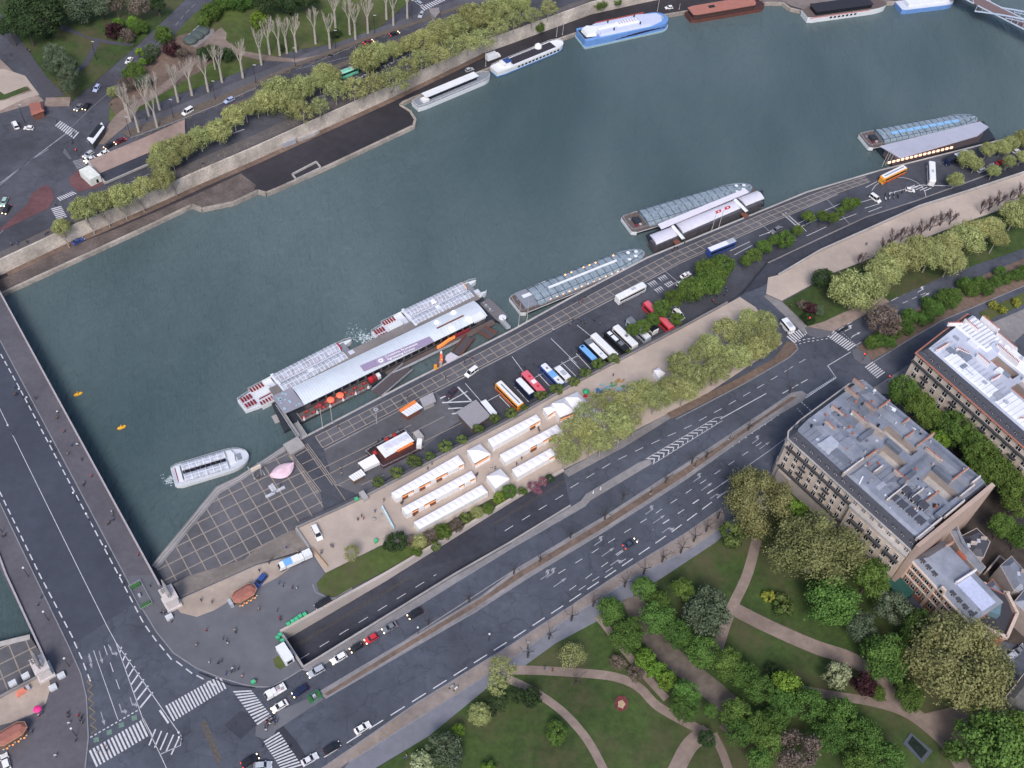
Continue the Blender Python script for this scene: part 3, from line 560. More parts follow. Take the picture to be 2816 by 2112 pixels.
# ------------------------------------------------------------------ vehicles
def car_profile(kind):
    if kind == 'van': return dict(L=5.0, W=1.95, h=1.0, H=2.05, cab=(-2.4, 1.45, -2.35, .75), roof=True)
    if kind == 'suv': return dict(L=4.7, W=1.9, h=1.02, H=1.72, cab=(-2.2, .95, -1.95, .3))
    if kind == 'estate': return dict(L=4.6, W=1.8, h=.9, H=1.48, cab=(-2.1, .95, -1.75, .3))
    if kind == 'small': return dict(L=3.8, W=1.7, h=.88, H=1.48, cab=(-1.75, .85, -1.35, .25))
    return dict(L=4.5, W=1.8, h=.88, H=1.43, cab=(-1.7, .95, -1.05, .2))
def wheels(t, xs, y, r, w=.22):
    for x in xs:
        for s in (-1, 1):
            m = MB().tube((x, s * (y - w), r), (x, s * y, r), r, n=10); wo = m.build('wheel', TYRE, t)
            MB().tube((x, s * (y - .02), r), (x, s * (y + .01), r), r * .55, n=8).build('rim', RIM, wo)
def make_car(kind, m, name='car', on=False):
    P = car_profile(kind); L, W, h, H = P['L'] / 2, P['W'] / 2, P['h'], P['H']; a, b, c, d = P['cab']
    t = thing(name, 'x', 'car')
    prof = [(-L, .32), (-L - .02, .6), (-L + .1, h - .08), (a, h), (b, h), (L - .75, h - .13), (L - .15, h - .3), (L, .55), (L - .06, .3)]
    secs = []
    for y, k in ((-W, .9), (-W * .97, 1), (W * .97, 1), (W, .9)):
        secs.append([(x, y if k == 1 else y, .3 + (z - .3) * (1 if k == 1 else .86)) for x, z in prof])
    MB().loft(secs).build('body', m, t, smooth=False)
    g = MB(); w1, w2 = W * .93, W * .76
    vs = [(a, -w1, h - .01), (b, -w1, h - .01), (b, w1, h - .01), (a, w1, h - .01), (c, -w2, H - .04), (d, -w2, H - .04), (d, w2, H - .04), (c, w2, H - .04)]
    g.add(vs, [(0, 1, 5, 4), (1, 2, 6, 5), (2, 3, 7, 6), (3, 0, 4, 7), (4, 5, 6, 7)]); g.build('windows', GLS, t)
    r = MB(); r.prism([(c - .05, -w2 - .03), (d - .02, -w2 - .02), (d + .03, 0), (d - .02, w2 + .02), (c - .05, w2 + .03), (c - .1, 0)], H - .06, H + .01, inset=.05)
    for s in (-1, 1):
        for x0, x1 in ((a * .98, c), (b * .98, d), ((a + b) / 2, (c + d) / 2)): r.tube((x0, s * w1, h), (x1, s * w2, H - .03), .05, n=4)
    r.build('roof', m, t)
    wheels(t, (-L + .85, L - .85), W, .33)
    for s in (-1, 1):
        MB().box((L - .09, s * W * .72, .6), (.2, .34, .18)).build('headlight', HEADON if on else HEADL, t)
        MB().box((-L + .01, s * W * .76, .68), (.12, .3, .2)).build('taillight', TAILON if on == 2 else TAIL, t)
        MB().box((b - .25, s * (W + .1), h + .05), (.18, .2, .14)).build('mirror', m, t)
    return t
CARLIB = {}
def put_car(x, y, to, kind, m, label, cat='car', group='cars on the roads', z=0.02, on=False, name=None, flat=None):
    """to = photo point the nose points at"""
    key = (kind, m.name, on); X, Y = at(x, y, z + .7); X2, Y2 = at(*to, z + .7); rz = math.atan2(Y2 - Y, X2 - X)
    if key not in CARLIB:
        o = make_car(kind, m, name or {'van': 'van', 'suv': 'parked_car'}.get(kind, 'car'), on); freeze(o); CARLIB[key] = o; o.location = (X, Y, z); o.rotation_euler = (0, 0, rz)
    else: o = copy_tree(CARLIB[key], (X, Y, z), rz)
    tag(o, label, 'van' if kind == 'van' else cat, group); return o
def round_box(L, W, z0, z1, r=.3, front=.35, n=4):
    """rounded long body section loft along x"""
    def sec(x, wy, top, bot): 
        p = [(x, -wy, bot), (x, wy, bot), (x, wy, top - r)]
        for i in range(1, n): a = PI / 2 * i / n; p.append((x, wy - r + r * math.cos(a), top - r + r * math.sin(a)))
        p.append((x, wy - r, top)); p.append((x, -wy + r, top))
        for i in range(1, n): a = PI / 2 * i / n; p.append((x, -wy + r - r * math.sin(a), top - r + r * math.cos(a)))
        p.append((x, -wy, top - r)); return p
    return [sec(-L / 2, W / 2 - .12, z1 - .1, z0 + .1), sec(-L / 2 + .2, W / 2, z1, z0), sec(L / 2 - front * 1.6, W / 2, z1, z0), sec(L / 2 - front * .7, W / 2 - .06, z1 - .1, z0), sec(L / 2, W / 2 - .28, z1 - .55, z0 + .15)]
def make_coach(L, body, roof, extra, lower=None, H=3.45, W=2.6, name='coach'):
    t = thing(name, 'x', 'coach')
    MB().loft(round_box(L, W, .35, H)).build('body', body, t)
    MB().box((-L * .02, 0, 2.25), (L * .88, W + .03, .95)).build('windows', GLS, t)
    MB().add([(L / 2 - .02, -W * .42, 1.1), (L / 2 - .02, W * .42, 1.1), (L / 2 - .34, W * .4, H - .42), (L / 2 - .34, -W * .4, H - .42)], [(0, 1, 2, 3)]).build('windscreen', GLS, t)
    MB().prism([(-L / 2 + .3, -W * .41), (L / 2 - .75, -W * .41), (L / 2 - .4, -W * .3), (L / 2 - .4, W * .3), (L / 2 - .75, W * .41), (-L / 2 + .3, W * .41)], H - .02, H + .035).build('roof_panel', roof, t)
    if lower: MB().box((-.1, 0, .85), (L * .94, W + .02, .7)).build('side_stripe', lower, t)
    for (x0, x1, w0, w1, hh, mm) in extra:
        MB().box((L / 2 - (x0 + x1) / 2 * L, (w0 + w1) / 2 * W, H + .04 + hh / 2), ((x1 - x0) * L, abs(w1 - w0) * W, hh)).build('roof_unit', mm, t)
    wheels(t, (L * .32, -L * .24, -L * .34), W / 2, .5, .3)
    for s in (-1, 1):
        MB().box((L / 2 + .25, s * (W / 2 + .12), 2.5), (.18, .26, .5)).build('mirror', DKM, t)
        MB().box((L / 2 - .06, s * W * .36, .8), (.14, .35, .2)).build('headlight', HEADL, t)
    return t
def put_coach(p0, p1, body, roof, extra, label, lower=None, H=3.45, z=PZ, cat='coach', name='coach', L=None, group='coaches in the riverside coach park'):
    """p0 = roof at the nose, p1 = roof at the tail"""
    (mx, my), rz, Lm = frame(p1, p0, z + H); L = L or Lm
    o = make_coach(L, body, roof, extra, lower, H, name=name); o.location = (mx, my, z + .06); o.rotation_euler = (0, 0, rz); tag(o, label, cat, group); return o
# ------------------------------------------------------------------ people
def skin_mesh(name, J, E, mats):
    me = bpy.data.meshes.new('tmp'); me.from_pydata([j[0] for j in J], E, []); o = bpy.data.objects.new('tmp', me); C.objects.link(o)
    md = o.modifiers.new('s', 'SKIN'); sv = me.skin_vertices[0].data
    for i, j in enumerate(J): sv[i].radius = (j[1], j[2] if len(j) > 2 else j[1])
    sv[0].use_root = True
    md2 = o.modifiers.new('u', 'SUBSURF'); md2.levels = 1
    dg = bpy.context.evaluated_depsgraph_get(); me2 = bpy.data.meshes.new_from_object(o.evaluated_get(dg)); me2.name = name
    bpy.data.objects.remove(o); me2.materials.clear()
    for m in mats: me2.materials.append(m)
    for p in me2.polygons:
        z = p.center.z; p.use_smooth = True
        p.material_index = 3 if z > 1.62 else 2 if z > 1.5 else (2 if (abs(p.center.y) > .2 and z < .92 and z > .72) else 1 if z > .9 else 0)
    return me2
def person_mesh(pose, mats):
    s = {'stand': 0, 'walk': .28, 'stride': .42}[pose]
    J = [((0, 0, .95), .15, .12), ((0, 0, 1.2), .16, .11), ((0, 0, 1.42), .17, .1), ((0, 0, 1.53), .055), ((.01, 0, 1.66), .095, .085), ((.01, 0, 1.76), .07),
         ((s * .4, .1, .5), .07), ((s * .3 if s else 0, .11, .08), .05), ((s * .3 + .12, .11, .05), .045),
         ((s * .1, -.1, .5), .07), ((-s * .9, -.11, .1), .05), ((-s * .9 + .12, -.11, .05), .045),
         ((0, .21, 1.42), .06), ((-s * .3, .27, 1.13), .048), ((s * .3 + .03, .27, .86), .04),
         ((0, -.21, 1.42), .06), ((s * .3, -.27, 1.13), .048), ((s * .6 + .03, -.26, .88), .04)]
    E_ = [(0, 1), (1, 2), (2, 3), (3, 4), (4, 5), (0, 6), (6, 7), (7, 8), (0, 9), (9, 10), (10, 11), (2, 12), (12, 13), (13, 14), (2, 15), (15, 16), (16, 17)]
    return skin_mesh('person', J, E_, mats)
CL = lambda n, c: mat('cloth_' + n, c, .9, .1, 4)
SKIN = mat('skin', (.5, .3, .22), .6); HAIRD = mat('hair_dark', (.03, .02, .015), .7); HAIRL = mat('hair_light', (.2, .12, .06), .7)
TOPS = {'black': CL('black', (.02, .02, .025)), 'grey': CL('grey', (.14, .14, .16)), 'white': CL('white', (.6, .6, .62)), 'red': CL('red', (.4, .04, .05)), 'blue': CL('blue', (.05, .09, .22)), 'pink': CL('pink', (.6, .25, .3)), 'beige': CL('beige', (.35, .27, .2)), 'brown': CL('brown', (.12, .07, .05))}
LEGS = [CL('jeans', (.03, .045, .09)), CL('dark_trousers', (.02, .02, .024))]
PLIB = {}
for i_, (k_, m_) in enumerate(TOPS.items()):
    PLIB[k_] = [person_mesh(p_, [LEGS[i_ % 2], m_, SKIN, HAIRL if i_ % 3 == 2 else HAIRD]) for p_ in ('stand', 'walk', 'stride')]
def person(x, y, top, label, z=0.14, group=None, pose=None, rz=None):
    me = PLIB[top][random.randrange(3) if pose is None else pose]; o = bpy.data.objects.new('person', me); C.objects.link(o)
    X, Y = at(x, y, z + .8); o.location = (X, Y, z - .01); o.rotation_euler = (0, 0, random.uniform(0, 2 * PI) if rz is None else rz)
    s = random.uniform(.95, 1.04); o.scale = (s * 1.12, s * 1.12, s); return tag(o, label, 'person', group)
def crowd(l, where, z=.14, group=None, colors=('black', 'grey', 'blue', 'brown', 'black')):
    """each person is told from its neighbours by jacket colour and order from the left"""
    l = sorted(l, key=lambda q: q[0]); cnt = {}; tot = {}
    cols = [(q[2] if len(q) > 2 else colors[i % len(colors)]) for i, q in enumerate(l)]
    for c in cols: tot[c] = tot.get(c, 0) + 1
    for q, c in zip(l, cols):
        k = cnt.get(c, 0); cnt[c] = k + 1
        w = '' if tot[c] == 1 else (ORD[k] + ' from the left of the ' )
        lab = f'only {c}-topped person {where}' if tot[c] == 1 else f'{w}{c}-topped people {where}'
        person(q[0], q[1], c, lab, z, group or 'people ' + where)
# ------------------------------------------------------------------ foliage
def crown_mesh(name, nl, nc, mats, seed, flat=.85, leaf=.075, sparse=0., inner=.45, up=.25):
    r = np.random.RandomState(seed)
    d = r.normal(size=(nc, 3)); d[:, 2] = np.abs(d[:, 2]) * .9 - .35 * r.rand(nc); d /= np.linalg.norm(d, axis=1)[:, None]
    cr = r.uniform(.12, .4, nc); cc = d * (1 - cr * .8)[:, None] * r.uniform(inner + .25, 1.05, nc)[:, None]
    cs = r.rand(nc)
    k = r.randint(0, nc, nl); q = r.normal(size=(nl, 3)); q[:, 2] += up; q /= np.linalg.norm(q, axis=1)[:, None]
    rad = cr[k] * r.uniform(.55, 1.08, nl) * (1 + .25 * r.normal(size=nl) * .4)
    p = cc[k] + q * rad[:, None] + r.normal(size=(nl, 3)) * .03
    n = q + r.normal(size=(nl, 3)) * .45; n /= np.linalg.norm(n, axis=1)[:, None]
    a = np.cross(n, r.normal(size=(nl, 3))); a /= np.linalg.norm(a, axis=1)[:, None]; b = np.cross(n, a)
    s = leaf * r.uniform(.6, 1.35, nl)[:, None]
    v = np.stack([p - a * s, p + b * s * .7, p + a * s, p - b * s * .7], 1).reshape(-1, 3); v[:, 2] *= flat
    me = bpy.data.meshes.new(name); me.vertices.add(nl * 4); me.vertices.foreach_set('co', v.ravel()); me.loops.add(nl * 4); me.loops.foreach_set('vertex_index', np.arange(nl * 4))
    me.polygons.add(nl); me.polygons.foreach_set('loop_start', np.arange(nl) * 4); me.polygons.foreach_set('loop_total', np.full(nl, 4)); me.update(); me.validate()
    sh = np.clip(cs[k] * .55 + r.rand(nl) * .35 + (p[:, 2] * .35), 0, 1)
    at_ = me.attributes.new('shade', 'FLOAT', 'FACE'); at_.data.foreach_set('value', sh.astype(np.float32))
    for m in mats: me.materials.append(m)
    return me
BARK = mat('bark', (.09, .07, .06), .9, .3, 2, bump=.3); BARKL = mat('bark_pale', (.36, .33, .29), .9, .25, 2); BARKG = mat('bark_grey', (.3, .27, .24), .9, .25, 2)
def branches(mb, p, d, L, r, depth, rnd, spread=.5, upw=.25, kids=3, n=5):
    q = p + d * L; mb.tube(p, q, r, r * .62, n=n if depth > 1 else 3, caps=False)
    if depth == 0: return
    for i in range(kids):
        e = (d + Vector((rnd.gauss(0, spread), rnd.gauss(0, spread), rnd.gauss(0, spread * .6) + upw))).normalized()
        branches(mb, p + d * L * rnd.uniform(.55, 1), e, L * rnd.uniform(.55, .8), r * .55, depth - 1, rnd, spread, upw, kids, n)
def trunk_mesh(h, seed, m, r=.05):
    rnd = random.Random(seed); mb = MB(); mb.tube((0, 0, -h), (.02, .01, -.25), r * 1.25, r * .8, n=7)
    for i in range(5):
        a = i * 2 * PI / 5 + rnd.random(); e = Vector((math.cos(a) * .6, math.sin(a) * .6, .75)).normalized(); branches(mb, Vector((.02, .01, -.35 + .05 * i)), e, .45, r * .5, 2, rnd, .4, .2, 2)
    return mb.mesh('trunk', m)
def bare_mesh(seed, m, tall=1.0, spread=.28, depth=4, kids=3):
    rnd = random.Random(seed); mb = MB(); mb.tube((0, 0, 0), (0, 0, .38 * tall), .034, .024, n=6)
    for i in range(4):
        a = i * PI / 2 + rnd.random(); e = Vector((math.cos(a) * spread * 1.6, math.sin(a) * spread * 1.6, 1)).normalized(); branches(mb, Vector((0, 0, .36 * tall)), e, .24, .015, depth - 1, rnd, spread, .35, kids, 4)
    return mb.mesh('bare_branches', m)
LF = dict(plane=((.12, .135, .045), (.28, .3, .13)), olive=((.085, .095, .034), (.2, .203, .088)), chestnut=((.03, .065, .016), (.088, .155, .036)), green=((.035, .07, .014), (.095, .15, .035)), bright=((.05, .1, .015), (.12, .2, .03)),
          dark=((.014, .03, .012), (.04, .065, .025)), blue=((.04, .06, .034), (.1, .13, .08)), pale=((.14, .17, .09), (.29, .33, .19)), purple=((.02, .009, .012), (.05, .02, .026)), brown=((.075, .058, .048), (.15, .122, .1)),
          rose=((.1, .045, .06), (.26, .12, .16)), yellow=((.13, .14, .02), (.27, .27, .05)), holly=((.03, .06, .015), (.1, .13, .04)))
CROWN = {}
for i_, (k_, (a_, b_)) in enumerate(LF.items()):
    lm = leafmat('leaves_' + k_, a_, b_)
    sp = dict(plane=(9500, 80, .037), olive=(20000, 60, .025), chestnut=(8500, 62, .043), green=(8500, 60, .042), bright=(2400, 34, .08), dark=(4200, 40, .055), blue=(6500, 50, .046), pale=(2600, 32, .075), purple=(2200, 28, .08), brown=(2600, 40, .05), rose=(1500, 22, .07), yellow=(2000, 28, .075), holly=(1500, 16, .11))[k_]
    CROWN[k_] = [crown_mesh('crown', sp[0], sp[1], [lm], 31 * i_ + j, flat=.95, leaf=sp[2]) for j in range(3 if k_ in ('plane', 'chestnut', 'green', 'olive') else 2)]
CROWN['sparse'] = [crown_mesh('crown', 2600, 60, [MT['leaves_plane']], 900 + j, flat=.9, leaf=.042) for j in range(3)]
TRUNK = {m.name: [trunk_mesh(1.9, s, m) for s in (1, 2)] for m in (BARK, BARKG)}
TC = [0]
def tree(x, y, rpx, kind, label, hc=7.5, group=None, name=None, z=0, cat='tree', flat=1.0, wide=1.0):
    """x, y = photo point at the middle of the crown, rpx its radius there, hc = height of the crown middle above the foot level z"""
    X, Y = at(x, y, z + hc); X2, Y2 = at(x + 1, y, z + hc); r = rpx * math.hypot(X2 - X, Y2 - Y)
    TC[0] += 1; t = thing(name or ('bush' if cat == 'bush' else 'tree'), label, cat, (X, Y, z), TC[0] * 1.7 % 6.28, group)
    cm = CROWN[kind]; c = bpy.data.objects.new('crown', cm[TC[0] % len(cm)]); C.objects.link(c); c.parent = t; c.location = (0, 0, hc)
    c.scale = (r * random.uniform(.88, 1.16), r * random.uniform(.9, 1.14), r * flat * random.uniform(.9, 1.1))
    if cat != 'bush':
        tm = TRUNK[BARKG.name if kind in ('plane', 'olive', 'sparse') else BARK.name]; k = bpy.data.objects.new('trunk', tm[TC[0] % 2]); C.objects.link(k); k.parent = t; k.location = (0, 0, hc)
        sxy = r * .85; k.scale = (sxy, sxy, hc / 1.9)
    return t
BARE = {k: [bare_mesh(s + 10 * i, m, *a) for s in range(3)] for i, (k, m, a) in enumerate((('pale', BARKL, (1.2, .2, 5, 3)), ('grey', BARKG, (1.0, .34, 4, 3)), ('dark', mat('bark_reddish', (.1, .06, .06), .9, .2, 2), (.5, .42, 5, 4)), ('knotty', mat('bark_dark', (.06, .05, .045), .9, .2, 2), (1.0, .55, 3, 2))))}
def bare(x, y, h, kind, label, group=None, z=.05):
    """x, y = foot of the trunk in the photo"""
    TC[0] += 1; X, Y = at(x, y, z); t = thing('bare_tree', label, 'tree', (X, Y, z), TC[0] * 2.1 % 6.28, group)
    o = bpy.data.objects.new('branches', BARE[kind][TC[0] % 3]); C.objects.link(o); o.parent = t; o.scale = (h,) * 3; return t
def rowlab(l, fmt, fn):
    for i, q in enumerate(l): fn(q, fmt.format(ORD[i]))
# ------------------------------------------------------------------ trees
def row(l, kind, fmt, hc=7.5, group=None, **k):
    for i, q in enumerate(l): tree(q[0], q[1], q[2], q[3] if len(q) > 3 else kind, fmt.format(ORD[i]), hc, group, **k)
row([(345, 330, 26), (372, 345, 24), (530, 238, 24), (555, 228, 24), (690, 175, 24), (720, 165, 22), (815, 118, 28), (850, 108, 22), (885, 98, 26)], 'plane', '{} from the left of the plane trees filling the right bank median row', 6, 'plane trees between the right bank carriageways', name='plane_tree')
row([(365, 330, 31), (398, 318, 31), (432, 300, 32), (470, 285, 31), (505, 255, 29)], 'plane', '{} from the left of the leafy plane trees beside the right bank tunnel ramp', 6, 'plane trees between the right bank carriageways', name='plane_tree')
row([(345, 352, 26), (575, 222, 31), (600, 200, 36), (648, 196, 36), (625, 225, 36), (700, 160, 26), (790, 130, 36)], 'plane', '{} from the left of the leafy plane trees on the avenue median beyond the ramp', 6, 'plane trees between the right bank carriageways', name='plane_tree')
row([(915, 90, 29), (950, 72, 31), (985, 60, 31), (1020, 42, 34), (1060, 34, 34), (1090, 15, 31), (1125, 10, 24)], 'plane', '{} from the left of the plane trees near the far zebra crossing', 6, 'plane trees between the right bank carriageways', name='plane_tree')
row([(180, 455, 34), (215, 440, 31), (262, 425, 31), (308, 408, 29), (350, 390, 29)], 'plane', '{} from the left of the yellowish trees above the quay wall near the bridge', 6, 'trees along the right bank quay wall', name='plane_tree')
tree(133, 492, 24, 'plane', 'small leafy tree on the lower quay nearest the bridge', 5, name='plane_tree', z=RBZ + 3)
row([(655, 245, 29), (690, 232, 26), (725, 200, 29), (765, 195, 31), (805, 185, 31), (850, 178, 34), (880, 150, 31), (910, 130, 31), (945, 120, 31), (975, 108, 31), (1010, 95, 31), (1040, 85, 29), (1075, 62, 26), (1110, 45, 26), (1150, 35, 24), (1185, 20, 24)], 'sparse', '{} from the left of the thinly leafed trees along the right bank quay wall', 6, 'trees along the right bank quay wall', name='plane_tree')
row([(840, 190, 16), (1090, 60, 16), (1200, 30, 16), (1290, 8, 20), (1240, 15, 14), (1330, 2, 14), (1165, 60, 13)], 'green', '{} from the left of the small green bushes at the foot of the quay wall', 2, 'bushes on the right bank quay wall', cat='bush', z=RBZ + 1)
for i, (x, y) in enumerate([(115, 300 + 0)][:0] + [(585, 318), (606, 316), (635, 297), (690, 262), (735, 238), (771, 243), (820, 222)]): bare(x, y - 4, 7.5, 'grey', f'{ORD[i]} from the left of the small bare trees under the pale quay wall', 'young bare trees along the quay wall', RBZ)
for i, (x, y) in enumerate([(205, 507), (238, 492), (275, 475), (312, 458), (346, 437), (381, 424), (150, 535), (410, 404), (438, 392), (463, 380), (487, 362), (511, 352), (540, 338)]): bare(x, y, 8, 'grey', f'{ORD[i]} bare young tree in the planting strip under the quay wall left of the ramp', 'young bare trees along the quay wall', RBZ)
P = [(282, 262), (300, 285), (322, 250), (345, 237), (385, 220), (415, 206), (450, 198), (480, 178), (525, 168), (340, 275), (565, 140), (583, 118), (605, 120), (620, 115), (640, 112), (682, 95), (713, 105), (725, 60), (756, 75), (768, 85), (795, 72), (835, 42), (850, 55), (880, 40), (272, 240), (380, 190), (465, 150)]
for i, (x, y) in enumerate(P): bare(x, y, 17 if i < 24 else 11, 'pale', (ORD[i] + ' from the left' if i < 24 else ['leftmost small one', 'middle small one', 'right small one'][i - 24]) + ' of the tall bare pale-barked trees beside the right bank avenue', 'bare pale trees in the right bank gardens')
row([(50, 18, 42), (95, 45, 44), (20, 60, 30), (120, 10, 40), (60, 60, 30)], 'dark', '{} dark green willow-like tree in the top left corner of the gardens', 9, 'dense trees in the top left gardens')
row([(170, 20, 34, 'blue'), (215, 12, 30, 'blue'), (250, 10, 26, 'brown'), (300, 15, 26, 'brown'), (340, 10, 18, 'dark')], 'blue', '{} from the left of the trees behind the fork in the garden paths', 7, 'trees at the top of the gardens')
row([(118, 120, 26), (138, 140, 28), (150, 165, 26), (110, 145, 18), (145, 188, 16)], 'blue', '{} bluish dense tree in the clump beside the dark garden promenade', 7, 'bluish trees beside the promenade')
row([(250, 70, 24, 'purple'), (275, 80, 20, 'brown'), (300, 60, 20, 'chestnut'), (255, 52, 15, 'bright'), (290, 50, 16, 'bright'), (355, 78, 22, 'chestnut'), (325, 112, 20, 'blue'), (322, 130, 14, 'dark'), (372, 108, 22, 'purple'), (395, 120, 18, 'brown'), (303, 115, 12, 'bright'), (308, 135, 10, 'bright'), (455, 32, 26, 'green'), (440, 50, 16, 'green'), (480, 8, 30, 'chestnut'), (520, 5, 30, 'chestnut'), (460, 115, 22, 'dark'), (490, 120, 20, 'dark'), (440, 118, 18, 'dark'), (290, 160, 26, 'green'), (275, 185, 22, 'brown'), (245, 200, 15, 'plane'), (310, 178, 18, 'blue'), (560, 45, 22, 'bright'), (728, 72, 10, 'dark'), (608, 105, 10, 'dark'), (720, 75, 10, 'dark')], 'green', '{} bush counted from the clump by the three domes outwards in the right bank gardens', 2.5, 'bushes in the right bank gardens', cat='bush')
row([(580, 10, 30), (620, 5, 30), (660, 0, 28)], 'dark', '{} dark tree from the left at the top edge of the gardens', 7, 'dark trees at the top edge')
# left bank: coach park and promenade
row([(1366, 714, 15), (1388, 708, 18), (1411, 690, 17), (1430, 668, 22), (1451, 650, 24), (1462, 690, 17), (1491, 628, 30), (1531, 612, 30), (1525, 582, 26), (1558, 575, 28), (1545, 600, 28)], 'green', '{} from the left of the fresh green trees between coaches and ramp road', 5.5, 'fresh green trees in the coach park', z=PZ)
row([(1610, 565, 15), (1628, 552, 18), (1651, 535, 18), (1672, 520, 14), (1696, 520, 22), (1722, 500, 14), (1746, 470, 15), (1776, 468, 14), (1799, 472, 15), (1815, 458, 13), (1832, 443, 16), (1848, 438, 12)], 'green', '{} from the left of the small fresh trees along the ramp road', 4.5, 'fresh green trees in the coach park', z=PZ)
row([(2064, 390, 20), (2089, 345, 22), (2108, 355, 16), (2134, 325, 18), (2165, 320, 18), (2184, 310, 17), (2205, 305, 20), (2146, 370, 16), (2180, 350, 16), (2208, 340, 16), (2218, 300, 22)], 'plane', '{} from the left of the yellow-green trees beside the far glass roofed boat landing', 4.5, 'trees beside the far landing', z=PZ)
row([(1290, 872, 26), (1315, 862, 26), (1350, 868, 28), (1372, 846, 26), (1335, 880, 24)], 'sparse', '{} from the left of the airy planes over the coloured play pieces', 8, 'plane trees on the promenade', name='plane_tree')
row([(1213, 960, 30), (1222, 985, 26), (1240, 925, 34), (1261, 892, 30), (1275, 960, 28), (1306, 925, 38), (1330, 895, 28), (1340, 935, 24), (1365, 905, 26), (1378, 880, 22)], 'sparse', '{} from the left of the airy plane trees over the white tents', 8, 'plane trees on the promenade', name='plane_tree')
row([(1230, 975, 26), (1265, 930, 30), (1300, 955, 26), (1342, 920, 30), (1393, 845, 30), (1418, 862, 34), (1450, 840, 32), (1468, 790, 32), (1480, 845, 28), (1500, 815, 34), (1510, 765, 28), (1531, 752, 32), (1548, 800, 32), (1568, 715, 30), (1590, 770, 34), (1600, 725, 32), (1618, 690, 26), (1635, 755, 32), (1650, 700, 30), (1660, 735, 28)], 'plane', '{} from the left of the big olive green plane trees massed on the promenade', 8.5, 'plane trees on the promenade', name='plane_tree')
row([(1849, 632, 56), (1909, 585, 36), (1930, 560, 36), (1959, 560, 38), (1990, 540, 34), (2009, 555, 36), (2045, 535, 34), (2054, 565, 32), (2084, 520, 38), (2100, 500, 30), (2139, 497, 32), (2155, 515, 22), (2196, 465, 34), (2225, 450, 30), (1895, 620, 28)], 'plane', '{} from the left of the rounded plane trees beyond the road junction', 8, 'plane trees on the far promenade', name='plane_tree')
for i, (x, y) in enumerate([(1854, 578), (1905, 545), (1925, 528), (1945, 522), (1968, 518), (1988, 508), (2008, 498), (2030, 488), (2050, 485), (2118, 462), (2135, 455), (2155, 445), (2180, 440), (2200, 425)]): bare(x, y, 9, 'dark', f'{ORD[i]} from the left of the bare reddish trees edging the far sandy promenade', 'bare reddish trees on the far promenade')
tree(1776, 602, 24, 'dark', 'dark conifer on the lawn corner by the far sandy promenade', 5, name='conifer')
tree(1909, 694, 42, 'brown', 'wide bare purplish-brown tree beside the green median', 6)
row([(1735, 660, 14, 'brown'), (1750, 668, 16, 'purple'), (1768, 672, 14, 'blue'), (1745, 690, 14, 'dark')], 'dark', '{} low shrub from the left in the bed on the lawn corner', 1.5, 'shrubs on the lawn corner', cat='bush')
row([(1884, 742, 16), (1900, 735, 20), (1922, 742, 14), (1934, 722, 16), (1955, 705, 20), (1962, 682, 18), (1985, 692, 16), (2002, 685, 18), (2019, 668, 22), (2002, 655, 16), (2045, 648, 24), (2062, 640, 20), (2084, 615, 20), (2098, 628, 18), (2115, 612, 16), (2130, 625, 18), (2150, 610, 16), (2160, 588, 14), (2175, 605, 14), (2195, 595, 16), (2215, 590, 18)], 'chestnut', '{} from the left of the dark green bushes on the planted median past the junction', 2.5, 'bushes on the planted median', cat='bush')
row([(2130, 688, 8), (2165, 670, 10), (2195, 655, 12), (2145, 660, 10)], 'yellow', '{} from the left of the yellow-green shrubs on the narrow median behind the white roof', 1.2, 'shrubs on the narrow median', cat='bush')
# shrubs in the planting terrace
SH = [(819, 1041, 17), (857, 1022, 17), (893, 1002, 20), (928, 986, 13), (963, 964, 18), (998, 950, 14), (1034, 930, 15), (1069, 905, 15), (1103, 892, 16), (1133, 880, 10), (1171, 858, 16), (1203, 841, 16), (1237, 825, 14), (1263, 806, 16), (1295, 789, 18), (1326, 776, 14), (1356, 760, 8)]
for i, (x, y, r) in enumerate(SH): tree(x, y, r, 'holly', f'{ORD[i]} from the left of the clipped round green shrubs along the promenade parapet', 1.6, 'clipped shrubs along the parapet', z=-1.0, cat='bush', flat=.75)
tree(854, 1172, 27, 'dark', 'dark round evergreen at the left end of the hedge by the sunken road', 3.5, name='round_tree')
HB = [(885, 1168, 16, 'brown'), (905, 1172, 18, 'plane'), (930, 1160, 20, 'brown'), (955, 1150, 20, 'green'), (985, 1135, 20, 'brown'), (1005, 1120, 14, 'holly'), (1030, 1108, 16, 'plane'), (1055, 1100, 16, 'green'), (1078, 1076, 14, 'bright'), (1100, 1062, 16, 'green'), (1128, 1066, 14, 'holly'), (1152, 1052, 14, 'rose'), (1172, 1042, 13, 'rose'), (1188, 1034, 12, 'dark'), (1162, 1060, 10, 'rose'), (900, 1192, 12, 'green'), (940, 1180, 12, 'holly')]
row(HB, 'green', '{} shrub from the left in the mixed hedge between the tents and the sunken road', 1.8, 'mixed hedge behind the tents', cat='bush')
tree(760, 1195, 22, 'sparse', 'small pale leafless looking tree on the sand by the grass point', 4)
# road trees, bare and knotty
for i, (x, y) in enumerate([(1306, 1122), (1346, 1080), (1437, 1044), (1494, 1001), (1525, 990), (1616, 930), (1705, 848), (1232, 1162), (1166, 1214), (1110, 1240), (1013, 1300), (925, 1350)]): bare(x, y, 8, 'knotty', f'{ORD[i]} bare knotty tree on the long central median', 'bare trees on the central median')
for i, (x, y) in enumerate([(1060, 1552), (1234, 1341), (1281, 1310), (1349, 1268), (1390, 1240), (1430, 1214), (1470, 1195), (1498, 1170), (1525, 1148), (1550, 1120), (1140, 1420), (1186, 1380)]): bare(x, y, 9, 'knotty', f'{ORD[i]} from the left of the knotty bare trees on the gravel verge by the park', 'bare trees on the gravel verge')
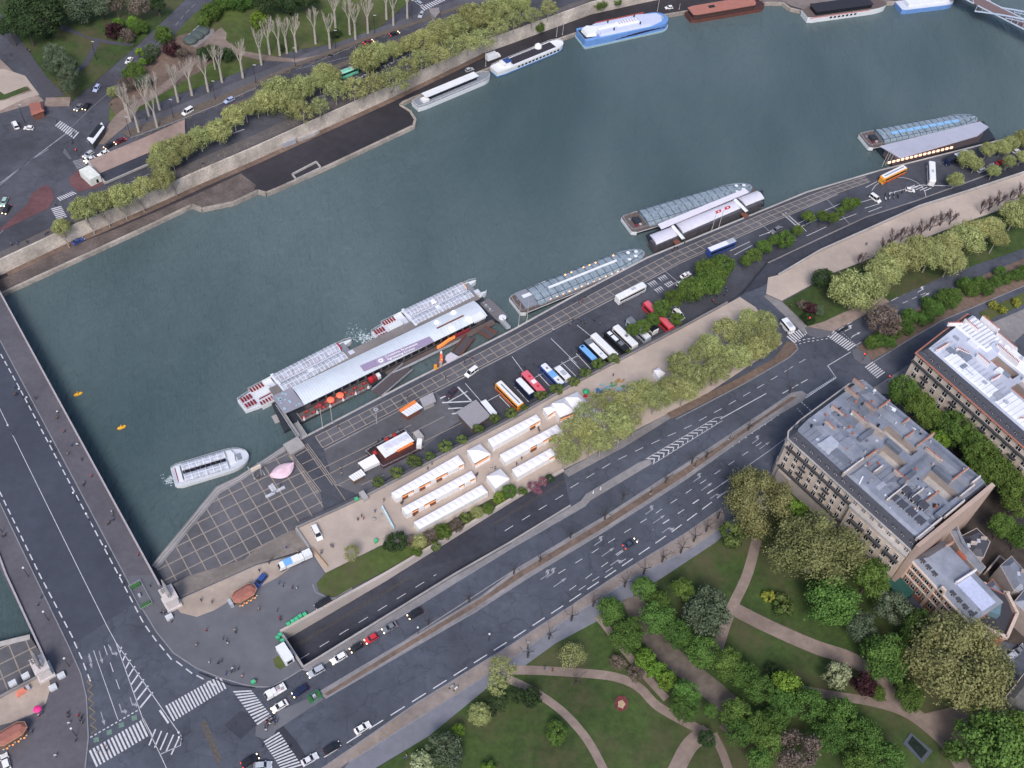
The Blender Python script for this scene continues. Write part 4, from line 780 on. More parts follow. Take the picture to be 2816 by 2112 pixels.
# park
def t1(l, fmt, group): 
    for i, q in enumerate(l): tree(q[0], q[1], q[2], q[3], fmt.format(ORD[i]), q[4], group)
tree(1640, 1090, 78, 'olive', 'huge olive-brown tree at the left corner of the large grey roofed block', 10, wide=1.0)
tree(1762, 1195, 95, 'olive', 'huge olive-brown tree in front of the middle of the large grey roofed block', 11)
tree(2065, 1430, 108, 'olive', 'largest olive-brown tree, beside the dark street in the lower right', 11)
t1([(1715, 1105, 34, 'bright', 7), (1795, 1300, 58, 'chestnut', 8), (1880, 1250, 46, 'green', 9), (1925, 1315, 42, 'blue', 7), (1860, 1355, 38, 'blue', 6), (1910, 1420, 52, 'chestnut', 8), (1985, 1365, 44, 'green', 8), (1962, 1505, 32, 'green', 5), (1580, 1158, 34, 'holly', 6), (1672, 1450, 18, 'dark', 3), (1690, 1310, 26, 'holly', 1.5), (1895, 1498, 18, 'green', 3)], '{} tree, counted from the road, in the park belt below the grey roofed block', 'trees of the park belt')
tree(1808, 1462, 34, 'pale', 'pale cream green rounded tree on the lawn', 5)
tree(1866, 1482, 30, 'purple', 'dark purple leafed tree beside the pale one', 4)
t1([(1390, 1275, 32, 'chestnut', 6), (1425, 1300, 26, 'chestnut', 6), (1421, 1335, 36, 'chestnut', 6), (1475, 1275, 30, 'green', 6), (1466, 1372, 34, 'chestnut', 6), (1518, 1410, 38, 'chestnut', 6), (1568, 1435, 36, 'chestnut', 6), (1606, 1460, 34, 'chestnut', 6), (1640, 1490, 34, 'chestnut', 6), (1696, 1480, 36, 'bright', 6), (1690, 1520, 34, 'chestnut', 6), (1745, 1525, 40, 'chestnut', 6), (1815, 1548, 42, 'chestnut', 6), (1790, 1590, 36, 'chestnut', 6), (1860, 1592, 42, 'chestnut', 6), (1910, 1640, 44, 'chestnut', 6), (1850, 1650, 34, 'chestnut', 6)], '{} from the top in the right chestnut row of the tree avenue', 'right row of chestnuts')
tree(1527, 1325, 52, 'blue', 'big bluish green rounded tree behind the right chestnut row', 7)
t1([(1316, 1322, 32, 'chestnut', 5.5), (1353, 1378, 34, 'chestnut', 5.5), (1368, 1350, 20, 'chestnut', 5), (1393, 1424, 26, 'bright', 5), (1418, 1450, 24, 'bright', 5), (1441, 1470, 26, 'bright', 5), (1481, 1499, 34, 'chestnut', 6), (1476, 1530, 32, 'chestnut', 6), (1535, 1536, 18, 'chestnut', 5), (1593, 1544, 36, 'chestnut', 6), (1630, 1572, 36, 'chestnut', 6), (1595, 1585, 34, 'chestnut', 6), (1660, 1610, 34, 'chestnut', 6), (1672, 1560, 30, 'chestnut', 6), (1640, 1640, 30, 'chestnut', 6)], '{} from the top in the left chestnut row of the tree avenue', 'left row of chestnuts')
t1([(1146, 1507, 27, 'dark', 4), (1118, 1502, 18, 'dark', 4), (1078, 1512, 24, 'dark', 4), (1526, 1597, 22, 'dark', 4), (1060, 1535, 14, 'dark', 3)], '{} dark evergreen from the left among the park lawns', 'dark evergreens in the park')
t1([(1035, 1544, 27, 'plane', 3.5), (988, 1579, 17, 'bright', 2.5), (963, 1622, 44, 'blue', 5), (910, 1648, 26, 'pale', 3), (1055, 1660, 16, 'bright', 2), (1201, 1584, 26, 'green', 3), (1085, 1449, 32, 'sparse', 7), (1072, 1480, 26, 'sparse', 7), (1721, 1625, 50, 'brown', 6), (2134, 1612, 84, 'chestnut', 9), (2200, 1590, 60, 'green', 9), (2060, 1625, 24, 'chestnut', 4), (1235, 1420, 34, 'sparse', 6), (1336, 1432, 20, 'brown', 1.5), (1372, 1455, 20, 'brown', 1.5), (1660, 1290, 16, 'yellow', 1.2)], '{} of the mixed trees and shrubs along the lower edge of the park', 'mixed trees at the bottom of the park')
bare(1243, 1480, 9, 'knotty', 'leaning leafless tree standing on the curved park path')
# between the blocks
t1([(1950, 845, 34, 'green', 9), (1985, 880, 36, 'green', 9), (2010, 905, 30, 'green', 8), (2060, 925, 40, 'green', 9), (2030, 950, 24, 'bright', 7), (2100, 955, 32, 'green', 9), (2115, 985, 44, 'green', 9), (2150, 1020, 42, 'green', 9), (2185, 1050, 40, 'green', 9), (2205, 1085, 40, 'green', 9), (2165, 1140, 28, 'green', 7), (2205, 1165, 30, 'green', 7), (2110, 1025, 22, 'green', 8)], '{} from the top of the street trees between the grey and white roofed blocks', 'street trees between the blocks')
# ------------------------------------------------------------------ boats (local x = bow, y = port side)
HULLW = paint('hull_white', (.62, .64, .66)); HULLD = mat('hull_dark', (.025, .03, .04), .6, .2, 1); HULLB = paint('hull_blue', (.06, .2, .5)); DECKG = mat('deck_grey', (.2, .22, .26), .8, .1, 1); DECKL = mat('deck_light', (.5, .53, .6), .8, .06, 1)
SEATR = mat('seat_red', (.24, .025, .035), .7, .2, 2); GLR = mat('glass_rib', (.62, .66, .74), .5, .05, 1); CGL = glassmat('canopy_glass', (.68, .72, .84), .6, .2); DGL = glassmat('dark_canopy_glass', (.33, .41, .48), .75, .1); DGR = mat('dark_rib', (.03, .04, .055), .5, .1, 1); BGL = mat('blue_lit_glass', (.22, .42, .68), .15, .15, 1, emit=.25)
ORL = mat('orange_lamp', (1, .45, .15), .5, emit=3, ecol=(1, .4, .14)); STRIPE = mat('maroon_stripe', (.2, .015, .05), .5)
def hull_outline(L, W, bow=.22, stern=.06, pointy=1.0, n=7):
    p = [(-L / 2, -W / 2 * .82), (-L / 2 + L * stern, -W / 2), (L / 2 - L * bow, -W / 2)]
    for i in range(1, n): a = PI / 2 * i / n; p.append((L / 2 - L * bow + L * bow * math.sin(a), -W / 2 * math.cos(a) ** pointy))
    p.append((L / 2, 0)); q = [(x, -y) for x, y in p[:-1]][::-1]; return p + q
def hull(t, L, W, z0, z1, m, bow=.22, stern=.06, flare=.15, name='hull', deck=None, pointy=1.0):
    o = hull_outline(L, W, bow, stern, pointy); mb = MB()
    mb.prism(offset_poly(o, -flare), z0, z0 + (z1 - z0) * .5, 0); mb.prism(o, z0 + (z1 - z0) * .5, z1, 0, top=1 if deck else None)
    return mb.build(name, [m, deck] if deck else m, t)
def rail(t, l, z, h=1.0, m=None, closed=True, step=2.2, name='railing', r=.05):
    mb = MB(); l = list(l) + ([l[0]] if closed else [])
    for a, b in zip(l, l[1:]):
        mb.tube((*a, z + h), (*b, z + h), r, n=4); mb.tube((*a, z + h * .5), (*b, z + h * .5), r * .6, n=3)
    for p, d in along(l, step): mb.tube((p.x, p.y, z), (p.x, p.y, z + h), r * .8, n=3)
    return mb.build(name, m or LTM, t)
def canopy(t, x0, x1, y0, y1, z, h, bays, mg, mr, rows=2, name='glass_canopy', rib=.22, taper=0.):
    """arched glass half roof with ribs"""
    n = 6; secs = []; 
    def prof(x, k):
        w = (y1 - y0) / 2; cy = (y0 + y1) / 2; s = 1 - taper * k
        return [(x, cy - w * s * math.cos(PI * i / n), z + h * math.sin(PI * i / n) ** .7) for i in range(n + 1)]
    for k in range(9): secs.append(prof(x0 + (x1 - x0) * k / 8, max(0, (k - 5) / 3)))
    g = MB().loft(secs, caps=False, close=False).build(name, mg, t)
    mb = MB()
    for k in range(bays + 1):
        x = x0 + (x1 - x0) * k / bays; p = prof(x, max(0, (8 * k / bays - 5) / 3))
        for a, b in zip(p, p[1:]): mb.tube(a, b, rib / 2, n=4)
    for i in ((0, n // 2, n) if rows == 2 else (0, 2, n - 2, n)):
        q = [prof(x0 + (x1 - x0) * k / 8, max(0, (k - 5) / 3))[i] for k in range(9)]
        for a, b in zip(q, q[1:]): mb.tube(a, b, rib / 2, n=4)
    mb.build('frame', mr, g); return g
def seats(t, x0, x1, y0, y1, z, dx=1.1, m=None, name='seat_rows'):
    mb = MB(); x = x0
    while x < x1 - .3: mb.box((x + .3, (y0 + y1) / 2, z + .25), (.55, abs(y1 - y0), .5)); mb.box((x + .05, (y0 + y1) / 2, z + .6), (.12, abs(y1 - y0), .6)); x += dx
    return mb.build(name, m or SEATR, t)
def boat(P0, P1, z, name, label, group=None, cat='boat'):
    (mx, my), rz, L = frame(P0, P1, z); t = thing(name, label, cat, (mx, my, 0), rz, group); return t, L
def tri_boat(P0, P1, label, lit):
    t, L = boat(P0, P1, WZ + 2, 'sightseeing_boat', label, 'white glass roofed trimaran boats at the pontoon'); z = WZ; W = 9.2
    x = lambda f: -L / 2 + L * f
    a = MB(); a.prism([(x(0), -2.6), (x(.1), -3.4), (x(.9), -3.4), (x(.9), 3.4), (x(.1), 3.4), (x(0), 2.6)], z + .2, z + 1.7, 0); a.build('hull', HULLW, t)
    for s in (-1, 1):
        c = s * 3.3; q = [(x(.12), c - 1.1), (x(.86), c - 1.1), (x(.93), c - .9), (x(.985), c - .4), (x(1), c), (x(.985), c + .4), (x(.93), c + .9), (x(.86), c + 1.1), (x(.12), c + 1.1)]
        b = MB().prism(q, z + .1, z + 2.0); b.build('side_hull', HULLW, t)
    MB().prism([(x(.005), -2.5), (x(.1), -3.2), (x(.3), -4.3), (x(.3), 4.3), (x(.1), 3.2), (x(.005), 2.5)], z + 1.7, z + 1.85).build('rear_deck', DECKL, t)
    rail(t, [(x(.3), -4.4), (x(.11), -4.3), (x(.11), -3.3), (x(0), -2.6), (x(0), 2.6), (x(.11), 3.3), (x(.11), 4.3), (x(.3), 4.4)], z + 1.85, 1.0, HULLW, closed=False)
    for a_, b_, c_, d_ in ((.02, .11, -2.3, -.5), (.02, .11, .5, 2.3), (.12, .27, -4.1, -2.6), (.12, .22, 2.5, 4.1)): seats(t, x(a_), x(b_), c_, d_, z + 1.85, 1.0)
    mb = MB().prism([(x(.125), -1.3), (x(.235), -1.3), (x(.25), -.9), (x(.25), 1.1), (x(.235), 1.5), (x(.125), 1.3)], z + 1.9, z + 2.9, inset=.15); o = mb.build('rear_cabin', HULLW, t)
    MB().box((x(.18), -1.45, z + 2.3), (L * .1, .08, .5)).build('cabin_window', STRIPE, o)
    for s in (-1, 1): MB().box((x(.4), s * 4.35, z + 2.4), (L * .34, .12, .7)).build('side_band', HULLW, t)
    MB().prism([(x(.3), -4.5), (x(.87), -4.5), (x(.87), 4.5), (x(.3), 4.5)], z + 1.8, z + 2.0).build('cabin_floor', mat('cabin_floor', (.3, .28, .36), .8), t)
    seats(t, x(.34), x(.84), -4.0, -.8, z + 2.0, 1.15); seats(t, x(.34), x(.84), .8, 4.0, z + 2.0, 1.15)
    for y0, y1 in ((-4.5, -.35), (.35, 4.5)): canopy(t, x(.31), x(.86), y0, y1, z + 2.6, 1.35, 17, CGL, GLR)
    MB().box((x(.585), 0, z + 3.0), (L * .55, .5, .5)).build('roof_spine', DECKL, t)
    MB().box((x(.315), 0, z + 3.1), (1.0, 9, 1.0)).build('canopy_end', GLR, t)
    MB().prism([(x(.86), -3.8), (x(.93), -3.8), (x(.93), 3.8), (x(.86), 3.8)], z + 1.85, z + 2.02).build('fore_deck', DECKG, t)
    MB().box((x(.875), 2.6, z + 2.6), (.5, 2.8, 1.1)).build('door_panel', REDP if not lit else ORG, t)
    o = MB().box((x(.915), -2.6, z + 2.7), (2.1, 2.0, 1.4), taper=.85).build('wheelhouse', HULLW, t); MB().box((x(.915), -2.6, z + 3.45), (1.9, 1.7, .12)).build('roof', DECKL, o)
    rail(t, [(x(.87), 4.3), (x(.95), 4.2), (x(1), 3.4)], z + 2.0, .9, HULLW, closed=False); rail(t, [(x(.9), -4.3), (x(.95), -4.2), (x(1), -3.4)], z + 2.0, .9, HULLW, closed=False)
    if lit:
        for y in (-1.6, 1.6): MB().box((x(.56), y, z + 3.6), (1.6, 1.6, .12)).build('lamp_panel', mat('soft_white_lamp', (.95, .95, 1), .5, emit=.5), t)
    else: MB().box((x(.57), -1.7, z + 3.95), (2.2, 1.2, .3)).build('roof_unit', HULLW, t)
    return t
tri_boat((521, 875), (771, 746), 'white glass-roofed trimaran boat left of the long pontoon, bow by its middle', False)
tri_boat((810, 727), (1040, 617), 'white glass-roofed trimaran boat behind the right half of the long pontoon', True)
def foam(P0, P1, n, w, name, label):
    mb = MB(); rnd = random.Random(5); a = Vector(at(*P0, WZ)); b = Vector(at(*P1, WZ)); d = (b - a); nn = Vector((-d.y, d.x)).normalized()
    for i in range(n):
        t = rnd.random(); p = a + d * t + nn * rnd.gauss(0, w * (.3 + t)); r = rnd.uniform(.08, .32) * (1.3 - t); k = rnd.uniform(0, PI)
        q = [(p.x + r * math.cos(k + j * PI / 3) * rnd.uniform(.6, 2.0), p.y + r * math.sin(k + j * PI / 3) * rnd.uniform(.5, 1.3)) for j in range(6)]
        mb.add([(x, y, WZ + .02 + .002 * (i % 9)) for x, y in q], [tuple(range(6))])
    tag(mb.build(name, mat('foam', (.42, .5, .52), .6, .2, 2)), label, 'foam', None, 'stuff')
foam((806, 731), (745, 722), 230, 2.2, 'wake_foam', 'white churned wake behind the right trimaran boat')
foam((372, 1035), (352, 1042), 60, 1.2, 'wake_foam', 'small white wake at the stern of the ferry')
# small glass ferry
t, L = boat((373, 1030), (537, 981), WZ + 2, 'glass_ferry', 'small white glass-roofed ferry with a round bow at the gangway by the gridded quay'); W = 8.2; z = WZ
hull(t, L, W, z - .1, z + 1.9, HULLW, .3, .08, .3, deck=DECKL)
for y0, y1 in ((-3.6, -.55), (.55, 3.6)): canopy(t, -L * .36, L * .2, y0, y1, z + 2.2, 1.1, 6, CGL, GLR)
MB().box((-L * .08, 0, z + 2.5), (L * .56, 1.0, .5)).build('roof_gap', GLS, t); seats(t, -L * .34, L * .18, -3.4, 3.4, z + 1.9, 1.6, mat('seat_multi', (.22, .16, .14), .8, .5, .8))
MB().box((-L * .41, 0, z + 2.6), (1.4, 5.4, 1.3), taper=.9).build('rear_cabin', HULLW, t); MB().box((-L * .44, 0, z + 2.4), (.5, 5, .6)).build('cabin_window', STRIPE, t)
MB().prism([(L * .22, -2.0), (L * .32, -1.6), (L * .34, 1.2), (L * .3, 3.2), (L * .22, 3.2)], z + 1.9, z + 2.9, inset=.3).build('fore_cabin', HULLW, t)
MB().box((L * .37, 0, z + 2.2), (1.2, 2.2, .5)).build('bow_box', DECKG, t); rail(t, offset_poly(hull_outline(L, W, .3, .08), -.2), z + 1.9, .9, HULLW)
# dark glass dining boats
def diner(P0, P1, W, label, lit='orange', spine=WROOF, light=DGL):
    t, L = boat(P0, P1, WZ + 2.5, 'dining_boat', label, 'dark glass roofed dining boats'); z = WZ; x = lambda f: -L / 2 + L * f
    hull(t, L, W, z - .1, z + 2.0, HULLD, .2, .03, .3, deck=WOOD, pointy=.9); MB().wall([(p[0], p[1]) for p in offset_poly(hull_outline(L, W, .2, .03, .9), .05)][:5], .15, z + 1.5, z + 1.75).build('hull_stripe', HULLW, t); MB().wall([(p[0], p[1]) for p in hull_outline(L, W, .2, .03, .9)][-4:] + [(p[0], p[1]) for p in hull_outline(L, W, .2, .03, .9)][:2], .3, z + .3, z + 1.9).build('stern_band', HULLW, t)
    o = MB().prism(offset_poly(hull_outline(L * .86, W * .93, .25, .02, .9), -.1), z + 2.0, z + 3.2, inset=.25).build('saloon', light, t); o.location.x = L * .055
    if lit == 'orange': MB().prism(offset_poly(hull_outline(L * .86, W * .93, .25, .02, .9), -.6), z + 2.02, z + 2.1).build('saloon_floor', mat('saloon_floor', (.25, .24, .26), .8, .3, .8), t).location.x = L * .055
    n = 16; ribs = MB(); ww = W * .46
    for k in range(n + 1):
        f = k / n; xx = x(.12) + L * .85 * f * .98; w = ww * (1 if f < .72 else math.cos((f - .72) / .28 * 1.35))
        for s in (-1, 1): ribs.tube((xx, s * .5, z + 4.15), (xx, s * w * .75, z + 3.85), .11, n=4); ribs.tube((xx, s * w * .75, z + 3.85), (xx, s * w, z + 3.1), .11, n=4)
    sec = []
    for k in range(n + 1):
        f = k / n; xx = x(.12) + L * .85 * f * .98; w = ww * (1 if f < .72 else math.cos((f - .72) / .28 * 1.35)); sec.append([(xx, -w, z + 3.0), (xx, -w * .75, z + 3.8), (xx, 0, z + 4.1), (xx, w * .75, z + 3.8), (xx, w, z + 3.0)])
    g = MB().loft(sec, caps=False, close=False).build('glass_roof', light, t); 
    for i in (1, 3):
        for a, b in zip(sec, sec[1:]): ribs.tube(a[i], b[i], .1, n=4)
    ribs.build('frame', DGR, g)
    if spine: MB().box((x(.5), 0, z + 4.22), (L * .52, .95, .14)).build('roof_spine', spine, t)
    rnd = random.Random(int(L * 10)); tb = MB()
    for k in range(n):
        for s in (-1, 1):
            xx = x(.2) + L * .74 * (k + .5) / n
            if k < n - 3: tb.box((xx, s * W * .26, z + 2.5), (1.1, W * .2, .1))
    tb.build('dining_tables', mat('table_linen', (.6, .6, .6), .8), t)
    if lit == 'orange':
        for k in range(n - 3):
            xx = x(.2) + L * .74 * (k + .3) / n
            MB().box((xx, -W * .43, z + 3.0), (.7, .35, .35)).build('lamp', ORL, t)
            if k in (4, 5, 7, 8, 9, 12): MB().box((xx, W * .3, z + 3.93), (.5, .4, .2)).build('lamp', ORL, t)
    if lit == 'blue':
        for k in range(9): MB().box((x(.24) + L * .066 * k, -.9 + .15 * (k % 2), z + 4.2), (L * .055, 1.7, .1)).build('skylight', BGL, t)
    for k in range(4): 
        if lit != 'blue': MB().lathe([(.1, 0), (.75, .02), (.7, .1), (.01, .12)], (x(.86) + k * 1.5 - 1, (-1.6, 1.5, -1.3, .6)[k], z + 4.0), 10).build('roof_disc', WROOF, t)
    MB().box((x(.075), 0, z + 2.6), (3.0, 3.2, 1.2), taper=.9).build('rear_house', HULLD, t)
    for k in range(4): MB().box((x(.04 + .015 * k), (-1) ** k * 2, z + 2.2), (.9, .9, .5)).build('deck_locker', [DECKG, STRIPE, DWOOD, LTM][k], t)
    rail(t, [(x(.18), -W * .45), (x(.01), -W * .4), (x(0), 0), (x(.01), W * .4), (x(.18), W * .45)], z + 2.0, 1.0, LTM, closed=False)
    return t
t = diner((1113, 657), (1396, 543), 9.6, 'dark glass dining boat with glowing lamps alone against the quay promenade')
for a, b in (((1140, 633), (1187, 618)), ((1152, 640), (1196, 625))): pass
for (fx, y, w) in ((.13, 1.2, 1.5), (.19, -1.2, 1.5), (.235, 3.2, 1.6)): MB().box((-57 / 2 + 57 * fx, y, WZ + 3.35), (8 if w == 1.5 else 3, w, .12)).build('white_panel', WROOF, t)
MB().box((-57 / 2 + 57 * .17, 0, WZ + 3.0), (16, 8.4, .5)).build('aft_roof', DECKG, t)
diner((1354, 483), (1628, 402), 10, 'dark glass dining boat moored outside the white vaulted roof pontoon', 'none', spine=None)
diner((1867, 302), (2114, 255), 10, 'glass dining boat with bright blue skylights outside the far grey roofed landing', 'blue', spine=None)
# ------------------------------------------------------------------ long pontoon with the white ribbed roof
def t3(x, y): return (471.3 + x / 4, 628.4 + y / 4)
ROOFZ = -2.4; (mx, my), rz, L = frame(t3(688, 905), (553 + 1940 / 4, 414.75 + 1000 / 4), ROOFZ)   # white roof middle line
W = 8.6
t = thing('pontoon', 'long pontoon with a white ribbed roof, grey walkway and roof banner', 'pontoon', (mx, my, ROOFZ), rz); z = WZ - ROOFZ
MB().prism([(-L / 2 - 9.5, -8), (L / 2 - 12, -5.6), (L / 2 + 3, -5.6), (L / 2 + 6, 8.8), (-L / 2 - 7, 8.8)], z - .3, z + 1.2).build('hull', HULLD, t)
o = MB().box((0, 0, z + 2.7), (L - 1, W - .8, 3.2)).build('cabin_wall', mat('cabin_cladding', (.09, .08, .085), .7, .3, .5), t)
for k in range(22): MB().box((-L / 2 + 3.5 + k * 3.0, -W / 2 + .36, z + 2.8), (2.2, .1, 1.4)).build('window', GLS, o)
ribr = MB(); n = 7
secs = [[(xx, -W / 2 + W * i / n, -.35 + .9 * math.sin(PI * (i / n * .9 + .05))) for i in range(n + 1)] for xx in (-L / 2, L / 2)]
rf = MB().loft(secs, caps=False, close=False).build('roof', mat('ribbed_roof', (.56, .61, .67), .6, .06, .25, dirt=.06), t)
for k in range(int(L / .95)):
    xx = -L / 2 + .5 + k * .95; p = [(xx, y, zz + .03) for _, y, zz in secs[0]]
    for a, b in zip(p, p[1:]): ribr.tube(a, b, .07, n=3, caps=False)
ribr.build('roof_ribs', mat('roof_seams', (.44, .49, .56), .6), rf)
MB().prism([(-L / 2 - 7.2, -W / 2 + .2), (-L / 2 - .1, -W / 2 - .1), (-L / 2 - .1, W / 2), (-L / 2 - 7.2, W / 2)], -.3, -.05).build('front_roof', mat('front_roof', (.24, .24, .29), .8, .08, .5), t)
rnd = random.Random(2)
for k in range(12): MB().box((-L / 2 - rnd.uniform(1, 6.3), rnd.uniform(-3.4, 3.4), .02), (rnd.uniform(.3, .9), rnd.uniform(.4, 1.1), .12)).build('skylight', mat('skylight_glass', (.3, .45, .5), .3), t)
MB().prism([(-L / 2 - 6.2, W / 2 + .3), (L / 2 + 3, W / 2 + .3), (L / 2 + 3, W / 2 + 4.3), (-L / 2 - 6.2, W / 2 + 4.3)], -1.5, -1.1).build('walkway_roof', mat('walkway_roof', (.185, .168, .165), .9, .1, .6, dirt=.15), t)
for k in range(26): MB().tube((-L / 2 - 5 + k * 3, W / 2 + 4, z + 1.2), (-L / 2 - 5 + k * 3, W / 2 + 4, -1.5), .09, n=4).build('post', LTM, t)
MB().box((L / 2 - 3.6, -W / 2 + .7, .55), (4.6, 3, .9)).build('roof_cabin', WROOF, t)
MB().box((L / 2 - 13, -.4, .75), (11, .45, .3)).build('roof_beam', BRWN, t)
for k in range(5): MB().box((L / 2 - 18 + k * 2.4, -2.2, .62), (.12, 3.0, .1)).build('roof_bracket', WROOF, t)
for xx, yy in ((L / 2 - 17, 2.2), (L / 2 - 9.5, 3), (L / 2 - 7, -2.4), (L / 2 - 14, -3)): MB().lathe([(.01, 0), (.45, .1), (.45, .4), (.01, .5)], (xx, yy, .45), 8).build('lamp', GLOWW, t)
# banner with lettering
(bx, by), brz, bl = frame(t3(1350 + 15, 615), t3(1735 - 15, 465), ROOFZ + .7)
sgn = MB().box((0, 0, 0), (26.5, 3.0, .06)).build('banner', mat('banner_mauve', (.3, .24, .36), .7, .04, 1), t)
lm = Matrix.Rotation(-rz, 4, 'Z') @ Matrix.Translation(Vector((bx - mx, by - my, 0))); pl = lm.to_translation()
pl = Matrix.Rotation(-rz, 4, 'Z') @ Vector((bx - mx, by - my, 0)); sgn.location = (pl.x, pl.y - .2, .74)
sgn.rotation_euler = (R(-4), 0, brz - rz); BW = mat('banner_white', (.8, .8, .85), .7)
MB().lathe([(.01, 0), (.95, 0), (.95, .03), (.01, .03)], (-6.2, 0, .035), 20).build('emblem', BW, sgn)
mb = MB(); 
for k in range(20): a = k * PI / 10; mb.box((-6.2 + 1.35 * math.cos(a), 1.35 * math.sin(a), .045), (.2, .1, .03), a)
mb.build('emblem_ring', BW, sgn); MB().lathe([(.01, 0), (.3, 0), (.3, .02), (.01, .02)], (-6.2, 0, .07), 10).build('emblem_centre', MT['banner_mauve'], sgn)
def text(parent, s, loc, size, m, name='lettering', rz=0, align='LEFT'):
    c = bpy.data.curves.new(name, 'FONT'); c.body = s; c.size = size; c.extrude = .012; c.align_x = align; c.offset = .02 * size
    o = bpy.data.objects.new(name, c); C.objects.link(o); dg = bpy.context.evaluated_depsgraph_get(); me = bpy.data.meshes.new_from_object(o.evaluated_get(dg)); bpy.data.objects.remove(o)
    me.materials.clear(); me.materials.append(m); o = bpy.data.objects.new(name, me); C.objects.link(o); o.parent = parent; o.location = loc; o.rotation_euler = (0, 0, rz); return o
text(sgn, 'Croisières Promenade', (-4.2, .2, .05), 1.35, BW); text(sgn, 'Sightseeing Cruises', (-4.2, -1.15, .05), 1.35, BW)
# terrace on the near side
TR = -W / 2 - 1.9
MB().prism([(-L / 2 - 3, -W / 2 - 3.6), (-L / 2 + 23, -W / 2 - 3.6), (-L / 2 + 23, -W / 2 - .1), (-L / 2 - 3, -W / 2 - .1)], z + 1.2, z + 1.5).build('terrace', WOOD, t)
rail(t, [(-L / 2 - 3, -W / 2 - .2), (-L / 2 - 3, -W / 2 - 3.6), (-L / 2 + 23, -W / 2 - 3.6)], z + 1.5, 1.0, LTM, closed=False)
for k in range(14):
    xx = -L / 2 - 1.8 + k * 1.8; MB().box((xx, TR + (.8 if k % 2 else -.7), z + 2.15), (.8, .8, .08)).build('table', mat('table_red', (.35, .06, .04), .7, .3, 1), t)
    mb = MB()
    for s in (-1, 1): mb.box((xx + s * .6, TR + (.8 if k % 2 else -.7), z + 1.8), (.4, .5, .6))
    mb.build('chairs', SEATR, t)
for k, (dx, lit) in enumerate(((4.5, 0), (8.5, 1), (12, 1))):
    MB().lathe([(1.3 - .3 * (k == 0), 0), (.9, .3), (.05, .6)], (-L / 2 + dx, TR, z + 3.2), 10).build('parasol', mat('parasol_red', (.6, .12, .08), .7, emit=.6, ecol=(1, .2, .08)) if lit else SEATR, t)
for k in range(6): MB().lathe([(.5, 0), (.12, 1.0), (.02, 1.6)], (-L / 2 - 2 + k * 4.8, -W / 2 - 3.1, z + 1.5), 6).build('folded_parasol', TENT, t)
for k in range(3): MB().box((-L / 2 + 24 + k * 1.5, -W / 2 - 1.2, z + 2.3), (1.3, 1.6, 1.5)).build('kiosk', [REDP, SEATR, WH][k], t)
MB().prism([(-L / 2 + 30, -W / 2 - 2.6), (L / 2 + 2, -W / 2 - 2.6), (L / 2 + 2, -W / 2 - .2), (-L / 2 + 30, -W / 2 - .2)], z + 1.2, z + 1.5).build('side_deck', WOOD, t)
o = MB().box((-L / 2 + 45, -W / 2 - 2.7, z + 2.1), (30, .15, 1.1)).build('side_rail', mat('rail_panel', (.4, .42, .47), .7, .2, .7), t)
MB().box((L / 2 - 12, -W / 2 - .6, z + 2.6), (8, .3, 1.6)).build('red_wall', SEATR, t)
mb = MB(); q = [(L / 2 - 22 + k * 1.3, -W / 2 - 1.2 + .5 * math.sin(k / 6 * PI - PI / 2)) for k in range(7)]
mb.wall(q, .6, z + 2.2, z + 3.4); mb.build('orange_canopy', mat('orange_lit', (.9, .3, .08), .6, emit=.45, ecol=(1, .28, .06)), t)
# mooring pontoon at the right end
(mx2, my2), rz2, L2 = frame((1046, 650), (1090, 692), WZ + 1.3)
t2 = thing('mooring_pontoon', 'small grey mooring barge with a white rounded end beyond the long pontoon', 'pontoon', (mx2, my2, 0), rz2)
hull(t2, L2, 4.6, WZ - .2, WZ + 1.4, HULLD, .12, .1, deck=mat('pontoon_deck', (.14, .13, .14), .9)); MB().lathe([(.01, 0), (1.4, .1), (1.3, .5), (.01, .6)], (L2 / 2 - 1.2, 0, WZ + 1.4), 12).build('fender', WROOF, t2)
for k in range(5): MB().box((-L2 / 2 + 1.2 + k * 1.2, -1.2, WZ + 1.8), (.7, .8, .8)).build('locker', [DECKG, LTM][k % 2], t2)
# gangways
def gang(l, w, z0, z1, m, label, name='gangway', sides=None, h=1.0):
    p = pts(l[:1], z0) + pts(l[1:2], z1); mb = MB().line(p, w, [z0 + .15, z1 + .15]); q = frac(offline(p, w / 2), offline(p, w / 2), 0)
    o = thing(name, label, 'gangway', (*p[0], z0)); 
    mb2 = MB(); mb2.add([(x - p[0][0], y - p[0][1], zz - z0) for x, y, zz in mb.v] + [(x - p[0][0], y - p[0][1], zz - z0 - .25) for x, y, zz in mb.v], [(3, 1, 0, 2)[::-1], (4, 5, 7, 6), (0, 1, 5, 4), (2, 3, 7, 6), (0, 2, 6, 4), (1, 3, 7, 5)]); mb2.build('deck', m, o)
    for s in (-1, 1):
        e = offline(p, s * w / 2); r = MB().wall([(a[0] - p[0][0], a[1] - p[0][1]) for a in e], .3 if sides else .08, [.1, z1 - z0 + .1], [h, z1 - z0 + h]); r.build('side_wall', sides or LTM, o)
    return o
gang([t3(1370, 890), t3(1640, 660)], 4.2, PZ, WZ + 1.6, mat('gangway_deck', (.085, .07, .075), .8, .1, 1), 'long dark gangway with pale handrails down to the middle of the pontoon')
gz = lambda x, y: (941.5 + x / 2212 * 235.6 - .4 + 0, 644.1 + y / 1659 * 176.7)
def z5(x, y): return ((1180 + x * 300 / 2212) / S_, (820 + y * 225 / 1659) / S_)
gang([z5(560, 1130), z5(830, 800)], 3.4, PZ, WZ + 2.2, mat('gangway_deck', (.085, .07, .075)), 'rust-edged gangway from the white round landing to the pontoon', sides=BRWN)
